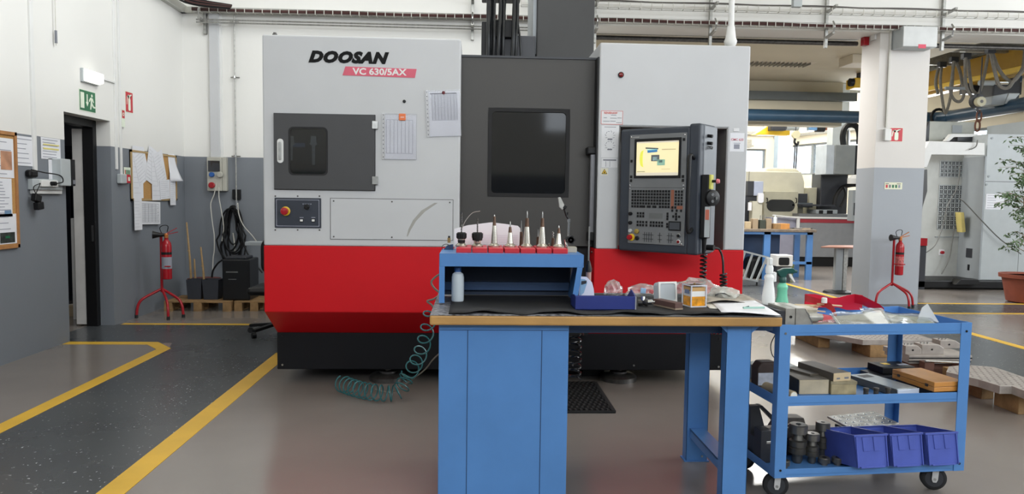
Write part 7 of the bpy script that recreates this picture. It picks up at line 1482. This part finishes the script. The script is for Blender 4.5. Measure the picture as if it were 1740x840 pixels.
MB().box((xc-.025,YQ+.0,.16),(xc-.001,YQ+.62,Zq(265))).build('cabinet_side', M_cab2, mq); MB().box((xc-.032,YQ+.2,Zq(440)),(xc-.025,YQ+.36,Zq(424))).build('vent_slot', M_dark, mq); MB().box((xc-.032,YQ+.25,Zq(462)),(xc-.025,YQ+.3,Zq(452))).build('lock', M_blk, mq)
x0, x1 = X(1576,13.1), X(1642,13.1); MB().box((x0-.15,13.1,.16),(x1+.15,13.9,2.55)).build('recessed_wall', mat('recess_light',(190,192,188),.5), mq)
gr_ = MB(); bk2 = MB(); Y2_ = 13.1
for (u0_, v0, u1_, v1, nx, ny) in ((1598,274,1634,301,6,4),(1596,315,1633,390,6,10)):
    a, b = at(u0_,v0,Y=Y2_), at(u1_,v1,Y=Y2_); bk2.box((a.x,Y2_-.004,b.z),(b.x,Y2_-.001,a.z))
    for i in range(nx+1): x = a.x+(b.x-a.x)*i/nx; gr_.box((x-.009,Y2_-.016,b.z),(x+.009,Y2_-.004,a.z))
    for j in range(ny+1): z = b.z+(a.z-b.z)*j/ny; gr_.box((a.x,Y2_-.016,z-.009),(b.x,Y2_-.004,z+.009))
    for i in range(nx): x = a.x+(b.x-a.x)*(i+.5)/nx; gr_.box((x-.003,Y2_-.010,b.z),(x+.003,Y2_-.004,a.z))
    for j in range(ny): z = b.z+(a.z-b.z)*(j+.5)/ny; gr_.box((a.x,Y2_-.010,z-.003),(b.x,Y2_-.004,z+.003))
bk2.build('grille_back', M_dark, mq); gr_.build('vent_grille', M_cab, mq, kind='stuff')
MB().box((X(1591,Y2_),Y2_-.02,Zq(404,Y2_)),(X(1640,Y2_),Y2_-.0,Zq(402.5,Y2_))).build('door_joint', M_cab2, mq)
q = at(1599,429,Y=Y2_); MB().box((q.x-.04,Y2_-.02,q.z-.05),(q.x+.05,Y2_,q.z+.05)).build('switch_plate', M_pap, mq); MB().cyl((q.x,Y2_-.06,q.z),(q.x,Y2_-.02,q.z),.03,n=12).build('switch_knob', M_fred, mq)
pz = [at(u,v,Y=12.45) for u, v in ((1566,285),(1566,262),(1578,240),(1672,243),(1672,264),(1582,263),(1574,285))]
MB().prism([(p.x,p.z) for p in pz],12.43,12.55,'xz').build('white_frame', M_white, mq, bevel=.008)
a, b = at(1580,206,Y=13.4), at(1655,240,Y=13.4); MB().box((a.x,13.4,b.z-.1),(b.x-.0,14.3,a.z)).build('upper_head', mat('upper_grey',(176,178,170),.5), mq, bevel=.01); MB().box((at(1618,212,Y=13.4).x,13.38,at(1618,226,Y=13.4).z),(at(1634,212,Y=13.4).x,13.4,at(1618,213,Y=13.4).z)).build('plate', M_cab2, mq); MB().prism([(at(1572,0,Y=13.4).x,b.z-.1),(a.x,b.z-.1),(a.x,a.z)],13.4,14.2,'xz').build('dark_flank', M_dark, mq)
MB().prism([(at(u,v,Y=12.9).x,at(u,v,Y=12.9).z) for u, v in ((1606,240),(1616,228),(1660,228),(1660,233),(1620,233),(1612,240))],12.88,12.98,'xz').build('bracket', M_white, mq); MB().box((at(1640,0,Y=12.9).x,12.9,Zq(240,12.9)),(at(1672,0,Y=12.9).x,13.3,Zq(232,12.9))).build('dark_top', M_dark, mq)
pd = [(at(u,v,Y=12.3).x,at(u,v,Y=12.3).z) for u, v in ((1562,290),(1576,288),(1576,325),(1568,352),(1564,395),(1562,395))]; MB().prism(pd,12.3,12.6,'xz').build('dark_shield', M_char, mq, bevel=.008)
a = at(1572,412,Y=12.3); MB().box((a.x-.2,12.3,a.z-.06),(a.x+.04,12.5,a.z+.07)).build('red_block', M_fred, mq); MB().box((a.x-.2,12.35,.0),(a.x+.06,12.7,a.z-.06)).build('dark_foot', M_dark, mq)
MB().box((a.x-.2,12.35,.02),(xc+1.6,13.4,.16)).build('base', M_blk, mq, bevel=.02); MB().prism([(X(1612),.10),(X(1655),.10),(X(1650),.2),(X(1620),.2)],12.2,12.4,'xz').build('base_step', M_blk, mq, bevel=.01)
o = paper(FR((at(1690,343,Y=YQ).x,YQ-.003,at(1690,343,Y=YQ).z),rot=-.01), .33, .27, 'white sheet taped on the pale cabinet at the right edge', 6)
def pcable(label, uvs, y, r=.010): tag(MB().tube(curve([at(u,v,Y=y) for u, v in uvs],5),r,6).build('grey_cable', mat('cable_grey',(104,104,100),.5), smooth=True), label, 'cable')
pcable('dark cable crossing the vent grilles down to the left', ((1632,282),(1626,320),(1610,350),(1602,385),(1590,415),(1576,428),(1566,430)), 12.95)
pcable('grey cable slanting from the grille to the potted plant', ((1630,338),(1640,345),(1668,375),(1700,407),(1735,432)), 12.42)
pcable('short cable dropping under the yellow wedge to the floor switch', ((1622,385),(1618,410),(1613,440),(1600,466)), 12.95)
pcable('short dark cable hanging over the white machine frame', ((1661,238),(1659,248),(1652,253),(1647,254)), 12.38)
pw = [(at(u,v,Y=12.85).x,at(u,v,Y=12.85).z) for u, v in ((1629,361),(1635,361),(1638,394),(1632,395))]; tag(MB().prism(pw,12.8,12.95,'xz').build('foam_wedge', mat('foam_yellow',(200,184,112),.7), bevel=.004), 'pale yellow foam wedge stuck beside the lower vent grille', 'foam')
# ---- potted ficus
q = at(1744,514,Z=0); px0, py0 = q.x, q.y; pf = thing('potted_ficus', 'ficus tree in brown terracotta pot at the right edge', 'plant', (px0,py0,0)); zr2 = at(1744,466,Y=py0).z
po = MB().lathe([(.22,0),(.27,.02),(.34,zr2-.06),(.38,zr2-.055),(.385,zr2),(.35,zr2),(.33,zr2-.03)],(px0,py0,0),36).build('pot', M_terra, pf, smooth=True); MB().lathe([(.33,zr2-.05),(.33,zr2-.03)],(px0,py0,0),24).build('soil', mat('soil',(50,38,30),.9,var=.3,scale=30), pf)
rnd = random.Random(21); tips = []
M_bark = mat('bark', (128,112,88), .8, var=.2, scale=30)
for (dx, ztop) in ((-.03,2.2),(.03,2.5),(-.10,1.6),(.12,2.3)):
    p0 = Vector((px0+dx*.4,py0,zr2-.03)); p1 = Vector((px0+dx+rnd.uniform(-.03,.03),py0+rnd.uniform(-.05,.05),ztop)); MB().tube(curve([p0,p0.lerp(p1,.5)+Vector((.02,0,0)),p1],5),[.016]*6+[.010]*5,7).build('stem', M_bark, pf, smooth=True)
    for k in range(15):
        t = .30+.70*rnd.random(); b0 = p0.lerp(p1,t); an = rnd.uniform(0,6.28); L0 = rnd.uniform(.22,.50)
        if k % 2 == 0: an = math.pi+rnd.uniform(-.9,.9)
        if .9 < b0.z+.1 < 1.30: pass
        e = b0+Vector((math.cos(an)*L0,math.sin(an)*L0*.8,rnd.uniform(.0,.16))); mid = b0.lerp(e,.5)+Vector((0,0,.05)); tips.append((b0,mid,e))
br = MB()
for b0, mid, e in tips: br.tube([b0,mid,e],[.006,.004,.002],5)
br.build('twigs', M_bark, pf)
lf = MB()
for b0, mid, e in tips:
    for k in range(17):
        t = .35+.65*k/16; c = (b0.lerp(mid,t*2) if t < .5 else mid.lerp(e,t*2-1)) + Vector((rnd.uniform(-.05,.05),rnd.uniform(-.05,.05),rnd.uniform(-.05,.02)))
        d = Vector((rnd.uniform(-1,1),rnd.uniform(-1,1),rnd.uniform(-1.0,.1))).normalized(); s = d.orthogonal().normalized(); s = (Matrix.Rotation(rnd.uniform(0,6),3,d) @ s)*.016; n = d.cross(s).normalized()*.006; l = rnd.uniform(.06,.085)
        lf.add([c,c+d*l*.45+s+n,c+d*l,c+d*l*.45-s+n,c+d*l*.45-n],[(0,4,1),(1,4,2),(2,4,3),(3,4,0)])
lf.build('leaves', mat('ficus_leaf',(92,116,82),.4,var=.3,scale=6), pf, kind='stuff')
